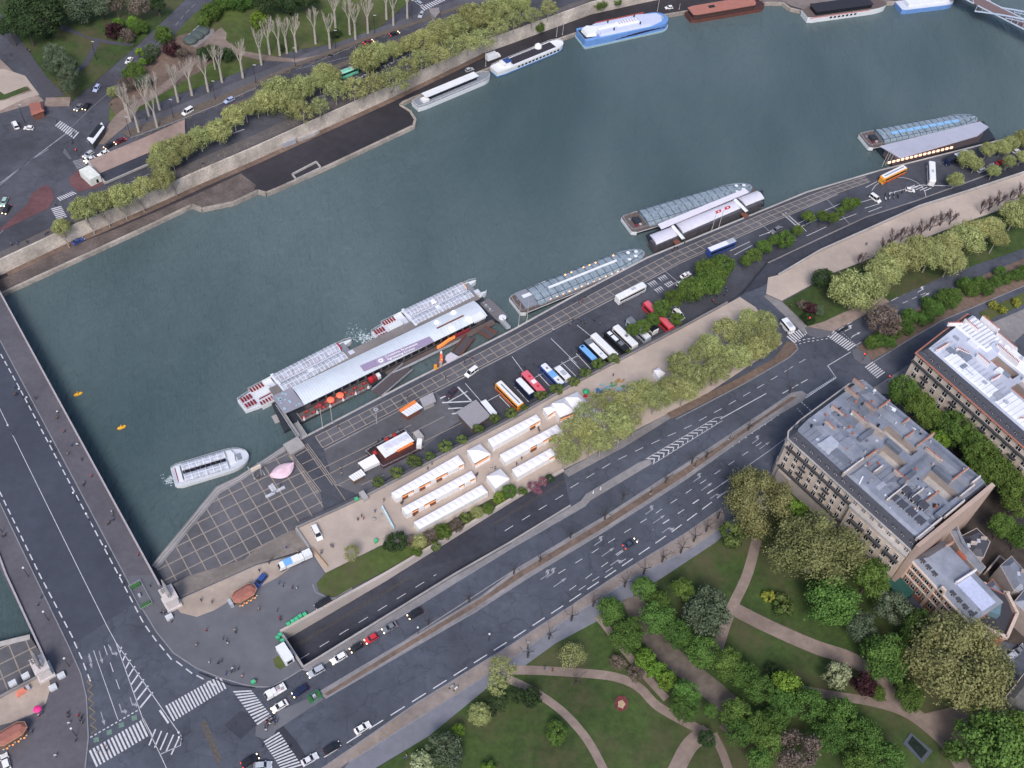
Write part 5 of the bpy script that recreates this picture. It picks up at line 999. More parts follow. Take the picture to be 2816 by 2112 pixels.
gang([z5(1300, 780), z5(1060, 640)], 3.6, PZ, WZ + 2.2, mat('gangway_deck', (.085, .07, .075)), 'short gangway with rust-red walls near the right end of the pontoon', sides=BRWN)
gang([z5(1610, 620), z5(1440, 440)], 1.6, PZ, WZ + 1.4, LTM, 'narrow grey metal gangway to the mooring barge')
q = [z5(340, 1180), z5(440, 1110), z5(610, 1200), z5(380, 1330), z5(325, 1250)]
tag(MB().prism(pts(q, PZ), PZ, PZ + .4).build('round_landing', mat('landing_white', (.5, .47, .53), .8, .08, 1)), 'white rounded landing platform at the foot of the rust-edged gangway', 'platform')
o = thing('beacon_tower', 'small tower lit bright red-orange beside the gangway', 'tower', (*at(*z5(245, 1300), PZ), PZ))
MB().box((0, 0, 2.4), (.9, .9, 4.8), taper=.7).build('mast', mat('red_lit', (.9, .12, .05), .6, emit=.7, ecol=(1, .12, .04)), o); MB().lathe([(.01, 0), (.4, .2), (.3, .8), (.01, 1)], (0, 0, 4.8), 8).build('cap', WROOF, o); MB().box((.2, -.4, 2.0), (.5, .3, .5)).build('lamp', GLOW, o)
for i, (x, y, c) in enumerate(((130, 1430, ORG), (180, 1390, BRWN), (230, 1370, CONC))):
    tag(MB().box((*at(*z5(x, y), PZ), PZ + .9), (1, .8, 1.8)).build('ticket_stand', c), ['orange', 'brown', 'grey'][i] + ' upright ticket stand at the foot of the red lit tower', 'stand')
gang([t3(690, 1260), t3(510, 985)], 1.0, PZ, WZ + 1.4, CONC, 'long narrow concrete beam footbridge at the left end of the pontoon')
gang([t3(745, 1270), t3(660, 1145)], 2.2, PZ, WZ + 1.5, CONC, 'short wide concrete footbridge at the left end of the pontoon')
tag(MB().box((*at(*t3(520, 1103), WZ), WZ + .2), (3.4, 3.2, .6), .6).build('raft', CONC), 'small square grey raft floating left of the long pontoon', 'raft')
for i, (x, y) in enumerate(((169, 852), (263, 924))):
    X, Y = at(x, y, WZ); o = thing('buoy', ['upper', 'lower'][i] + ' yellow buoy floating near the bridge', 'buoy', (X, Y, WZ), .6)
    MB().loft([[(a * 1.5, b * .6, zz) for a, b in ((-1, 0), (-.6, .8), (.6, .8), (1, 0), (.6, -.8), (-.6, -.8))] for zz in (-.1, .35)]).build('float', mat('buoy_yellow', (.75, .38, .03), .5), o); MB().tube((0, 0, .3), (0, 0, 1.5), .3, .12).build('top_mark', mat('buoy_yellow', (.8, .42, .03)), o)
# gangway and gate of the ferry
o = gang([(562, 1032), (546, 1006)], 3.2, PZ, WZ + 1.9, mat('gangway_deck', (.085, .07, .075)), 'pale railed gangway from the quay to the small ferry', sides=LTM, h=.6)
X, Y = at(557, 1030, PZ); o = thing('gate_arch', 'tall pale portal frame beside the ferry gangway', 'arch', (X, Y, PZ), rz)
for s in (-1, 1): MB().box((s * 1.3, 0, 2.2), (.3, .3, 4.4)).build('post', CONC, o)
MB().box((0, 0, 4.8), (3.2, .6, 1.2)).build('sign_board', mat('sign_cream', (.6, .52, .42), .8), o)
o = MB().tube((*at(402, 1043, WZ), WZ - .5), (*at(402, 1043, WZ), WZ + 1.6), .9, n=10).build('mooring_post', CONC); tag(o, 'thick grey mooring post under the stern of the small ferry', 'post')
# ------------------------------------------------------------------ pontoon with white vaulted roofs
def z6(x, y): return (1319.7 + x * .16336, 377 + y * .16336)
def vault(t0, c, P, z, h, name, m, n=8, rmat=None):
    """arched roof over the photo quad P = (a0, a1, b0, b1): vault runs a0->a1 with edges a and b"""
    a0, a1, b0, b1 = (Vector(at(*q, z)) - c for q in P); secs = []
    for a, b in ((a0, b0), (a1, b1)): secs.append([(*(a + (b - a) * i / n), z + h * math.sin(PI * i / n) ** .8) for i in range(n + 1)])
    o = MB().loft(secs, caps=True, close=False).build(name, m, t0); return o
c = Vector(at(1530, 490, 0)); t = thing('pontoon', 'dark pontoon under three white vaulted roofs and a long flat white roof strip', 'pontoon', (*c, 0))
ptsl = lambda l, z: [(at(*q, z)[0] - c.x, at(*q, z)[1] - c.y) for q in l]
MB().prism(ptsl([z6(470, 790), z6(2010, 200), z6(2030, 390), z6(560, 1000)], WZ + 1.2), WZ - .2, WZ + 1.2).build('hull', HULLD, t)
MB().prism(ptsl([z6(520, 850), z6(1960, 260), z6(2010, 350), z6(600, 930)], -1.5), WZ + 1.2, -2.2).build('cabin_wall', mat('pontoon_wall', (.075, .07, .08), .6, .3, .6), t)
VW = mat('vault_white', (.55, .54, .62), .6, .05, .5, dirt=.08)
vault(t, c, (z6(510, 800), z6(800, 690), z6(600, 920), z6(880, 800)), -2, .7, 'vault_roof', VW)
vault(t, c, (z6(850, 650), z6(1620, 340), z6(950, 770), z6(1720, 435)), -2, .8, 'vault_roof', VW)
vault(t, c, (z6(1670, 310), z6(1930, 215), z6(1780, 410), z6(2025, 310)), -2, .7, 'vault_roof', VW)
vault(t, c, (z6(795, 690), z6(940, 860), z6(840, 675), z6(985, 845)), -1.2, .5, 'cross_vault', WROOF)
vault(t, c, (z6(1620, 340), z6(1780, 500), z6(1665, 322), z6(1820, 480)), -1.2, .5, 'cross_vault', WROOF)
MB().prism(ptsl([z6(620, 655), z6(1780, 185), z6(1825, 232), z6(668, 720)], -.8), -1.1, -.8).build('strip_roof', mat('strip_white', (.62, .6, .68), .7, .05, .5), t)
for q in (((600, 920), (880, 800)), ((950, 770), (1720, 435)), ((1780, 410), (2025, 310))): MB().wall(ptsl([z6(*q[0]), z6(*q[1])], -2), .35, -2.35, -1.9).build('fascia', WROOF, t)
fw_ = ptsl([z6(620, 935), z6(2015, 352)], -2.6)
for k in range(30): w_ = lerp2(fw_[0], fw_[1], (k + .5) / 30); MB().box((*w_, -3.3), (1.2, .5, .9), .5).build('window', mat('pontoon_window', (.16, .17, .2), .2, .4, .5), t)
for k in range(5): x_, y_ = z6(1060 + k * 122, 745 - k * 54); a = at(x_, y_, -3); MB().box((a[0] - c.x, a[1] - c.y, -3), (.6, .6, .5), .5).build('lamp', ORL, t)
for px, py in ((1400, 480), (1520, 430)):
    s_ = 46; mb = MB(); a_ = ptsl([z6(px - 18, py + 5), z6(px + 52, py - 22), z6(px + 62, py + 8), z6(px - 8, py + 35)], -1.0); mb.prism(a_, -1.12, -1.0); mb.build('red_mark', REDP, t)
    b_ = ptsl([z6(px + 12, py + 4), z6(px + 32, py - 3), z6(px + 36, py + 9), z6(px + 16, py + 17)], -.98); MB().prism(b_, -1.0, -.96).build('mark_centre', WROOF, t)
for i, q in enumerate([(850, 890, 'left'), (1760, 545, 'right')]): tag(MB().prism(pts([z6(q[0] - 60, q[1] - 40), z6(q[0], q[1] - 60), z6(q[0] + 70, q[1] + 10), z6(q[0] + 5, q[1] + 40)], PZ), PZ - .1, PZ + .25).build('gangway', BRWN), f'short brown gangway at the {q[2]} end of the vaulted pontoon', 'gangway')
# ------------------------------------------------------------------ far landing with the grey roof
c = Vector(at(2010, 305, 0)); t = thing('landing_stage', 'far landing stage with a wide pale grey roof and a row of glowing windows', 'pontoon', (*c, 0))
MB().prism(ptsl([(1895, 322), (2125, 262), (2150, 300), (1925, 356)], WZ + 1), WZ - .2, WZ + 1.1).build('hull', HULLD, t)
RQ = [(1901, 315), (2117, 262), (2136, 274), (2112, 293), (1946, 341)]
MB().prism(ptsl(RQ, -1.2), -1.6, -1.2, inset=.1).build('roof', mat('grey_membrane', (.36, .37, .45), .7, .05, .3, dirt=.06), t)
MB().prism(ptsl([(1912, 322), (2112, 272), (2122, 292), (1935, 345)], -2.5), WZ + 1.1, -1.7).build('cabin_wall', mat('landing_wall', (.1, .08, .09), .7), t)
for k in range(15): f = k / 14; x_ = 1921 + (2055 - 1921) * f; y_ = 351 - (351 - 319) * f; a = at(x_, y_, -2.4); MB().box((a[0] - c.x, a[1] - c.y, -2.4), (1.2, .4, .9), .38).build('lit_window', mat('window_glow', (1, .75, .55), .5, emit=1.6, ecol=(1, .5, .3)), t)
for i, (x0, y0) in enumerate(((1905, 360), (1912, 357), (1920, 355))): X, Y = at(x0, y0, PZ); tag(MB().tube((X, Y, PZ), (X + .4, Y, PZ + 9), .13, .08).build('flagpole', POLEM), ['left', 'middle', 'right'][i] + ' pale pole of three at the corner of the far landing', 'flagpole')
# ------------------------------------------------------------------ right bank boats
t, L = boat((896, 227), (1057, 160), WZ + 2, 'river_barge', 'white barge under a long flat white canopy beside the dark pier'); z = WZ
hull(t, L, 6.2, z - .1, z + 2.2, HULLW, .14, .1, deck=DECKG); MB().box((-.5, 1.0, z + 4.0), (L * .7, 3.6, .25)).build('canopy', WROOF, t)
for k in range(9): MB().tube((-L * .33 + k * L * .08, -.6, z + 2.2), (-L * .33 + k * L * .08, -.6, z + 3.9), .08, n=4).build('post', DKM, t)
MB().box((0, 1, z + 3.0), (L * .62, 3.0, 1.6)).build('cabin', GLS, t); MB().box((-L * .37, 0, z + 2.7), (3, 2.6, 1)).build('wheelhouse', WH, t); rail(t, offset_poly(hull_outline(L, 6.2, .14, .1), -.2), z + 2.2, .8, WH)
t, L = boat((1066, 153), (1215, 92), WZ + 2, 'river_barge', 'white and blue houseboat with a row of square windows and a dark deck'); hull(t, L, 6.2, z - .1, z + .6, HULLB, .16, .12, name='lower_hull'); hull(t, L * .999, 6.3, z + .6, z + 2.8, HULLW, .16, .12, deck=WROOF); MB().box((L * .05, .3, z + 2.86), (L * .62, 4.4, .1)).build('dark_deck', mat('dark_deck_felt', (.03, .028, .04), .9), t)
for k in range(12): MB().box((-L * .2 + k * L * .052, -3.15, z + 1.7), (1.2, .12, .8)).build('window', GLS, t)
o = MB().box((-L * .34, 0, z + 3.6), (4, 3.6, 1.6)).build('wheelhouse', WH, t); MB().box((-L * .31, 0, z + 4.5), (3.2, 3.2, .15)).build('roof', BLU, o); MB().lathe([(1.8, 0), (1.5, 1.2), (.6, 2), (.02, 2.2)], (L * .18, 2.2, z + 2.8), 10).build('dome_tent', TENTW, t); rail(t, offset_poly(hull_outline(L * .98, 6.1, .16, .12), -.1), z + 2.8, .8, WH)
for k in range(6): MB().box((-L * .15 + k * 2.6, 2.6, z + 3.0), (1.8, .6, .4)).build('planter', LTM, t)
t, L = boat((1252, 83), (1441, 42), WZ + 2.5, 'catamaran', 'big blue catamaran with white sculpted top deck at the right bank'); W = 11
hull(t, L, W, z - .1, z + 1.0, mat('hull_teal', (.3, .42, .46), .5), .12, .01, name='lower_hull'); hull(t, L * .985, W * .96, z + 1.0, z + 4.2, LBLU if 0 else mat('cat_blue', (.13, .26, .55), .4, .1, .3), .14, .01, flare=0)
sh = [(-L * .32, -4.2), (L * .25, -4.6), (L * .4, -2.6), (L * .43, 0), (L * .4, 2.8), (L * .2, 4.8), (-L * .32, 4.8)]
MB().prism(sh, z + 4.2, z + 5.4, inset=.5).build('upper_deck', mat('cat_deck', (.48, .52, .68), .6, .05, .5), t); MB().prism([(-L * .46, -3), (-L * .36, -3.8), (-L * .3, -1), (-L * .1, -.8), (-L * .08, 1.2), (-L * .3, 1.6), (-L * .4, 3.6), (-L * .47, 2)], z + 4.6, z + 6.2, inset=.4).build('rear_canopy', WROOF, t)
o = MB().box((L * .03, 0, z + 5.9), (L * .26, 3, 1.0), taper=.85).build('skylight', WROOF, t)
for k in range(8): MB().box((-L * .07 + k * L * .03, 0, z + 6.43), (.5, 2.2, .06)).build('pane', mat('pane_pink', (.4, .35, .45), .3), o)
mb = MB(); 
for k in range(9): f = k / 8; mb.box((-L * .12 + f * L * .5, -W * .485, z + 1.8 + .9 * math.sin(PI * f * .6)), (L * .065, .1, .25 + .7 * math.sin(PI * f)))
mb.build('side_opening', mat('cat_dark', (.02, .02, .06), .4), t); MB().box((-L * .43, 0, z + 4.3), (5, 7, .12)).build('stern_well', BLK, t)
for a_, b_ in ((-.16, 3), (-.16, -3.2), (.14, 3), (.14, -3)): MB().tube((L * a_, b_, z + 5.4), (L * a_, b_, z + 6.6), .35).build('exhaust', DKM, t)
MB().box((0, W * .47, z + 4.8), (L * .55, .3, 1.0)).build('red_rail', mat('red_brown_rail', (.4, .1, .08), .6), t); MB().lathe([(1.3, 0), (1.3, .3), (1, .7), (.02, .9)], (L * .42, 0, z + 4.2), 12).build('bow_dome', mat('bow_glass', (.3, .33, .42), .3), t)
t, L = boat((1486, 34), (1650, 6), WZ + 2, 'river_barge', 'rust-red barge with a long rounded flat roof near the top edge'); hull(t, L, 8, z - .1, z + 1.8, mat('rust_hull', (.12, .045, .035), .7, .2, 1), .12, .08, deck=DWOOD)
MB().prism(offset_poly(hull_outline(L * .8, 6.4, .06, .06), 0), z + 1.8, z + 4.0).build('cabin', mat('rust_cabin', (.05, .03, .03), .6), t).location.x = -L * .06; MB().prism(offset_poly(hull_outline(L * .84, 7.2, .06, .08), 0), z + 4.0, z + 4.4).build('roof', mat('rust_roof', (.34, .14, .11), .8, .1, .5), t).location.x = -L * .06
MB().box((-L * .2, .5, z + 4.6), (3, 1.5, .4)).build('roof_unit', DKM, t); rail(t, offset_poly(hull_outline(L, 8, .12, .08), -.2), z + 1.8, 1.0, BRWN)
t, L = boat((1737, 33), (1912, 9), WZ + 2, 'river_boat', 'white hulled boat with a long black roof at the top edge'); hull(t, L, 8, z - .1, z + 3.0, HULLW, .25, .06, deck=WOOD, pointy=.8); MB().wall([(-L / 2 + 1, -4.02), (L * .25, -4.02)], .1, z + 2.6, z + 2.85).build('red_stripe', REDP, t)
MB().box((-L * .06, .3, z + 4.0), (L * .68, 6.4, 2.0)).build('cabin', GLS, t); MB().box((-L * .06, .3, z + 5.1), (L * .7, 7, .3)).build('roof', mat('black_roof', (.022, .022, .032), .8, .2, 1), t)
for k in range(7): MB().box((-L * .22 + k * 2.2, -4.02, z + 1.7), (1.2, .1, .9)).build('window', GLS, t)
t, L = boat((1941, 14), (2058, 0), WZ + 2, 'river_boat', 'blue hulled white topped boat moored left of the arched footbridge'); hull(t, L, 8, z - .1, z + 2.4, mat('cat_blue', (.13, .26, .55)), .2, .06, deck=DECKL); MB().box((0, .5, z + 3.3), (L * .75, 5.5, 1.6)).build('cabin', WROOF, t)
# ------------------------------------------------------------------ footbridge top right
t = thing('arched_footbridge', 'pale blue steel arched footbridge leaving the top right corner', 'bridge', (0, 0, 0))
a = Vector(at(2112, 4, 1)); b = Vector(at(2300, 100, 1)); d = (b - a).normalized(); nn = Vector((-d.y, d.x)); Lb = 75; AB = mat('arch_blue', (.42, .5, .62), .5, .1, 1)
MB().line([tuple(a - d * 40), tuple(a + d * 130)], 7.5, 1.5).build('deck', mat('footbridge_deck', (.16, .11, .11), .8), t)
MB().prism(pts([(2100, 2), (2112, 22), (2126, 27), (2140, 22), (2135, 8), (2118, -8)], WZ), WZ - 2, WZ + 2.5).build('pier', STONE, t)
for s, yy in ((-1, -3.9), (1, 3.9)):
    mb = MB(); P_ = lambda u, zz: tuple((a + d * u + nn * yy).to_3d() + Vector((0, 0, zz)))
    for k in range(26):
        u0, u1 = 2 + k * 3.0, 5 + k * 3.0; f = lambda u: -1.5 + 9.5 * math.sin(PI * min(1, (u - 2) / 84))
        mb.tube(P_(u0, f(u0)), P_(u1, f(u1)), .42, n=5); mb.tube(P_(u0, 1.6), P_(u1, 1.6), .3, n=4); mb.tube(P_(u0, 1.6), P_(u0, f(u0)), .14, n=4)
        if f(u0) > 3: mb.tube(P_(u0, f(u0) - 1.2), P_(u1, f(u1) - 1.2), .2, n=4); mb.tube(P_(u0, f(u0)), P_(u1, f(u1) - 1.2), .09, n=3)
    mb.build('arch', AB, t); mb = MB()
    for k in range(12): mb.tube(P_(-3 * k, 1.6), P_(-3 * k - 3, 1.6), .3, n=4); mb.tube(P_(-3 * k, 1.6), P_(-3 * k - 1.5, 3.4), .12, n=4); mb.tube(P_(-3 * k - 1.5, 3.4), P_(-3 * k - 4.5, 3.4), .2, n=4)
    mb.build('approach_truss', AB, t)
# ------------------------------------------------------------------ buildings (local x along the front, front faces -y)
CREAM = mat('cream_stone', (.5, .42, .355), .85, .1, .25, dirt=.14); CREAMD = mat('cream_stone_low', (.32, .28, .26), .9, .14, .3, dirt=.2); BRICK = mat('red_brick', (.32, .13, .09), .9, .2, 1.5, dirt=.15); IRON = mat('balcony_iron', (.05, .05, .055), .6)
TERRA = mat('terracotta', (.38, .12, .07), .85, .2, 1); WFRAME = mat('window_frame', (.55, .52, .5), .7); CHIM = mat('chimney_render', (.36, .31, .285), .9, .2, .6, dirt=.2)
def _wm(w, h, k):
    mb = MB()
    for x in (-w / 2, 0, w / 2): mb.box((x, -.03, 0), (.12, .14, h))
    for z_ in (-h / 2, h / 2, h * .2): mb.box((0, -.035, z_), (w + .12, .13, .1))
    return mb.mesh('window', WFRAME), MB().box((0, -.01, 0), (w * .82, .06, h * .86)).mesh('pane', GLS)
WMESH = {k: _wm(*k) for k in ((1.5, 2.3, 0), (1.2, 1.6, 0), (1.9, 2.4, 0))}
def windows(t, xs, zs, kind=(1.5, 2.3, 0), y=-.02, rz=0, fn=None):
    for zz in zs:
        for xx in xs:
            o = bpy.data.objects.new('window', WMESH[kind][0]); C.objects.link(o); o.parent = t; o.location = fn(xx, zz) if fn else (xx, y, zz); o.rotation_euler = (0, 0, rz)
            p = bpy.data.objects.new('pane', WMESH[kind][1]); C.objects.link(p); p.parent = o
def chimney(t, x, y, L, z, h=1.6, rz=0, m=None, pots=True, wall=False):
    o = MB().box((0, 0, h / 2), (L, .55, h)).build('chimney', m or CHIM, t); o.location = (x, y, z); o.rotation_euler = (0, 0, rz)
    mb = MB()
    if pots:
        for k in range(int(L / .55)): mb.lathe([(.17, 0), (.13, .55), (.01, .56)], (-L / 2 + .35 + k * .55, 0, h), 6)
        mb.build('chimney_pots', pots if pots is not True else TERRA, o)
    return o
def dormer(t, x, y, z, w=1.3, h=1.7, d=1.6, rz=0):
    o = MB().box((0, d / 2, h / 2), (w, d, h)).box((0, d / 2 - .1, h + .08), (w + .25, d + .2, .16)).build('dormer', SLATE, t); o.location = (x, y, z); o.rotation_euler = (0, 0, rz)
    MB().box((0, -.03, h * .5), (w * .7, .08, h * .75)).build('window', WFRAME, o); MB().box((0, -.06, h * .5), (w * .45, .08, h * .62)).build('pane', GLS, o)
def skylight(t, x, y, z, w=.9, l=1.2, m=None): MB().box((x, y, z + .1), (w, l, .22)).build('skylight', m or mat('skylight_pale', (.42, .45, .52), .4), t)
# ---- block A: large grey roofed block
A0 = Vector(at(1706, 941, 21)); A1 = Vector(at(1976, 1185, 21)); d = A1 - A0; rzA = math.atan2(d.y, d.x); LA = d.length; DA = 35.5; HA = 19.5
tA = thing('apartment_block', 'large cream stone apartment block with a grey zinc roof and many chimneys', 'building', (*A0, 0), rzA)
holes = [[(15.5, 23), (27, 23), (27, 26.5), (15.5, 26.5)], [(20, 15.5), (28, 15.5), (28, 20), (20, 20)], [(34, 19), (44, 19), (44, 24), (34, 24)]]
outl = [(0, 0), (LA, 0), (LA + .5, DA - 1), (LA - 3, DA + .5), (-1.5, DA + .5), (-3, DA - 4), (-2.4, 8), (-1.6, 2)]
def holed(t, outl, holes, z0, z1, name, m, inset=0, wallm=None):
    mb = MB(); ro = offset_poly(outl, -inset) if inset else outl
    for a, b, hgt in [(outl, ro, 1)]:
        n = len(a); mb.add([(x, y, z0) for x, y in a] + [(x, y, z1) for x, y in b], [(i, (i + 1) % n, (i + 1) % n + n, i + n) for i in range(n)], 1)
    for h in holes: n = 4; mb.add([(x, y, 6) for x, y in h] + [(x, y, z1) for x, y in h], [((i + 1) % n, i, i + n, (i + 1) % n + n) for i in range(n)], 2); mb.add([(x, y, 6.1) for x, y in h], [(0, 1, 2, 3)], 1)
    pl = [[Vector((x, y, 0)) for x, y in ro]] + [[Vector((x, y, 0)) for x, y in h[::-1]] for h in holes]; fl = tessellate_polygon(pl); vs = [v for l in pl for v in l]
    f2 = [tuple(f) if area3([(v.x, v.y) for v in vs], f) > 0 else tuple(f[::-1]) for f in fl]; mb.add([(v.x, v.y, z1) for v in vs], f2, 0)
    me = bpy.data.meshes.new(name); me.from_pydata(mb.v, [], mb.f)
    for q in (m, SLATE, wallm or CREAMD): me.materials.append(q)
    me.polygons.foreach_set('material_index', mb.m); o = bpy.data.objects.new(name, me); C.objects.link(o); o.parent = t; return o
mb = MB(); n = len(outl); mb.add([(x, y, 0) for x, y in outl] + [(x, y, HA) for x, y in outl], [(i, (i + 1) % n, (i + 1) % n + n, i + n) for i in range(n)])
mb.build('wall', CREAM, tA); MB().prism(offset_poly(outl, .25), 0, 6.2).build('ground_floor', CREAMD, tA)
holed(tA, outl, holes, HA + .1, 22.6, 'roof', ZINC, 2.0)
MB().prism(offset_poly(outl, .45), HA - .35, HA + .1).build('cornice', STONEL, tA); MB().prism(offset_poly(outl, .3), 15.9, 16.2).build('string_course', STONEL, tA)
xs = [1.9 + i * (LA - 3.6) / 14 for i in range(15)]; windows(tA, xs, [4.2, 7.9, 11.0, 14.2, 17.7], y=-.05); windows(tA, xs[:6] + xs[8:], [4.2], y=-.3) if 0 else None
for zz, m_ in ((16.15, 1), (6.3, 1)): MB().box((LA / 2, -.45, zz + .3), (LA * .97, .7, .65)).build('balcony', IRON, tA)
for zz in (9.7, 12.8):
    for k in (2, 5, 9, 12): MB().box((xs[k], -.35, zz), (2.6, .5, .6)).build('balcony', IRON, tA)
for i, x_ in enumerate(xs): dormer(tA, x_, .75, HA + .2, 1.25, 1.7, 1.6)
for k in range(9): dormer(tA, -1.3, 4 + k * 3.3, HA + .2, 1.2, 1.6, 1.6, R(-90))
# attic rows further back at the right end
for k in range(4): dormer(tA, 33.5 + k * 3.2, 5.6, 22.3, 2.2, 1.5, 2.2)
for k in range(3): dormer(tA, 34 + k * 3.2, 10.2, 22.5, 2.2, 1.5, 2.4)
for o_ in (MB().prism([(20.5, 2.2), (46.8, 2.2), (46.8, 9), (20.5, 9)], 22.61, 23.3, inset=.8).build('roof_ridge', ZINC, tA), MB().prism([(2, 7), (19, 7), (19, 14), (2, 14)], 22.62, 23.2, inset=2).build('roof_ridge', ZINC, tA), MB().prism([(2, 27.5), (44, 27.5), (44, 33), (2, 33)], 22.63, 23.5, inset=2).build('roof_ridge', ZINC, tA), MB().prism([(29, 10), (33.5, 10), (33.5, 33), (29, 33)], 22.64, 23.1, inset=1.2).build('roof_ridge', ZINC, tA)): pass
PW = mat('pot_white', (.6, .58, .6), .7)
for (x, y, L_, rr, h, p) in [(19.6, 5, 9, 90, 1.8, PW), (19.8, 13, 5, 90, 1.6, True), (46.2, 6.5, 11, 90, 1.5, PW), (33, 8.2, 9, 90, 1.6, PW), (5.5, 11, 4, 0, 1.3, True), (3, 17, 4.5, 0, 1.4, True), (9, 20, 6, 0, 2.2, True), (15, 20.6, 6, 8, 2.6, False), (10, 30.5, 5, 90, 1.7, True), (18, 31, 3.5, 90, 1.5, True), (26, 30.5, 8, 90, 1.6, True), (22, 27.8, 4, 90, 1.6, True), (31, 28, 6, 0, 1.7, True), (40, 28.5, 8, 90, 1.7, True), (40, 16, 6, 90, 1.6, True), (30, 14, 5, 0, 1.6, True), (24.5, 10.5, 4, 90, 1.4, PW), (36.8, 13, 5.5, 90, 1.4, PW), (44, 31, 4, 90, 1.6, PW), (1, 26, 5, 0, 1.6, True), (0, 30.5, 4.5, 0, 1.6, True), (8, 26, 4, 0, 1.7, True), (46.4, 18, 9, 90, 1.3, PW), (44.8, 26, 7, 90, 1.3, PW)]: chimney(tA, x, y, L_, 22.55, h, R(rr), None, p)
rnd = random.Random(3)
ZV = [mat('zinc_pale', (.31, .335, .4), .55, .12, .5, dirt=.15), mat('zinc_dark', (.12, .135, .17), .55, .15, .5, dirt=.2), mat('zinc_blue', (.17, .2, .26), .5, .12, .5, dirt=.2)]
def nohole(x0, y0, x1, y1): return not any(x0 < h[1][0] + .3 and x1 > h[0][0] - .3 and y0 < h[2][1] + .3 and y1 > h[0][1] - .3 for h in holes)
for k in range(46):
    w_, l_ = rnd.uniform(2.5, 8), rnd.uniform(2, 6); x_, y_ = rnd.uniform(1, 44 - w_ * .5), rnd.uniform(3, 32 - l_ * .5)
    if nohole(x_, y_, x_ + w_, y_ + l_) and x_ + w_ < 46 and y_ + l_ < 33.5: hh = rnd.choice((.15, .3, .6, 1.1)); MB().prism([(x_, y_), (x_ + w_, y_), (x_ + w_, y_ + l_), (x_, y_ + l_)], 22.6, 22.65 + hh + k * .004, inset=min(.8, hh)).build('roof_section', ZV[k % 3] if rnd.random() < .6 else ZINC, tA)
sm = MB()
for k in range(27):
    x_ = 2.5 + k * 1.65
    for y0_, y1_ in ((2.3, 14.5), (27.5, 33)):
        sm.box((x_, (y0_ + y1_) / 2, 22.68), (.09, y1_ - y0_, .14))
sm.build('roof_seams', ZV[1], tA)
for k in range(80):
    x_, y_ = rnd.uniform(1, 45), rnd.uniform(3, 33); w_ = rnd.uniform(.25, .7)
    if nohole(x_ - .5, y_ - .5, x_ + .5, y_ + .5): MB().box((0, 0, .5), (w_, w_, rnd.uniform(.6, 1.6))).build('roof_vent', rnd.choice([WROOF, CHIM, DKM, LTM, ZV[1], TERRA]), tA).location = (x_, y_, 22.7)
for (x_, y_, w_, l_) in ((14.2, 17, 1.2, 6), (31.5, 15, 1.2, 7), (45, 14, 1.5, 5), (22, 20.6, 5, 1.6), (37, 24.6, 6, 1.6)): o = MB().box((x_, y_, 22.9 + .7), (w_, l_, 1.6)).build('attic_wall', ZV[1], tA)
for k in range(26): x_, y_ = rnd.uniform(1, 45), rnd.uniform(3, 33); (skylight(tA, x_, y_, 22.6, rnd.uniform(.5, 1), rnd.uniform(.6, 1.5)) if not any(h[0][0] - 1 < x_ < h[1][0] + 1 and h[0][1] - 1 < y_ < h[2][1] + 1 for h in holes) else None)
for x_, y_, w_, l_ in ((12, 31.5, 3.2, 1.4), (20.5, 30.5, 3, 1.2), (24, 3.5, .4, 3.2)): MB().box((x_, y_, 23.4), (w_, l_, .12), R(20)).build('white_patch', WROOF, tA)
for h in holes:
    for zz in (9, 12, 15, 18):
        for k in range(2): windows(tA, [h[0][0] + 2 + k * 4], [zz], (1.2, 1.6, 0), fn=lambda a, b, h=h: (a, h[2][1] - .05, b))
        windows(tA, [h[0][1] + 2], [zz], (1.2, 1.6, 0), rz=R(-90), fn=lambda a, b, h=h: (h[0][0] + .05, a, b))
MB().prism([(LA - .2, -.5), (LA + .9, -.5), (LA + 1.1, DA - 1), (LA - .2, DA - 1)], 0, 23.4).build('party_wall', mat('party_render', (.4, .3, .25), .9, .1, .2, dirt=.15), tA)
MB().box((4, -.6, 3), (5, 1, 5)).build('porch', CREAMD, tA)
# stepped bay at the right half of the front
MB().prism([(LA * .56, -1.3), (LA * .985, -1.3), (LA * .985, .1), (LA * .56, .1)], 0, 17).build('front_bay', CREAM, tA); MB().prism([(LA * .55, -1.6), (LA * .99, -1.6), (LA * .99, .1), (LA * .55, .1)], 16.9, 17.5).build('bay_cornice', STONEL, tA)
windows(tA, [LA * .56 + 1.8 + k * 3.3 for k in range(6)], [4.2, 7.9, 11.0, 14.2], y=-1.36)
for k in range(3): MB().box((LA * .56 + 4.5 + k * 6.3, -1.75, 12.7), (5, .8, .9)).build('balcony', IRON, tA)
# ---- block B: white roofs top right
B0 = Vector(at(1984, 757, 20)); B1 = Vector(at(2212, 956, 20)); d = B1 - B0; rzB = math.atan2(d.y, d.x); LB = 74; DB = 28; HB_ = 18.6
tB = thing('apartment_block', 'cream apartment block with bright white roofs and white chimney walls at the right edge', 'building', (*B0, 0), rzB)
ob = [(0, 0), (LB, 0), (LB, DB), (-2.5, DB), (-1.5, 14)]; mb = MB(); n = len(ob); mb.add([(x, y, 0) for x, y in ob] + [(x, y, HB_) for x, y in ob], [(i, (i + 1) % n, (i + 1) % n + n, i + n) for i in range(n)]); mb.build('wall', CREAM, tB)
MB().prism(offset_poly(ob, .5), HB_ - .3, HB_ + .1).build('cornice', mat('tile_red', (.34, .14, .1), .8), tB); MB().prism(offset_poly(ob, .35), 14.6, 14.9).build('string_course', STONEL, tB)
holes = [[(16, 15.5), (25, 15.5), (25, 19), (16, 19)], [(27, 12), (36, 12), (36, 15.5), (27, 15.5)], [(40, 14), (56, 14), (56, 20), (40, 20)]]
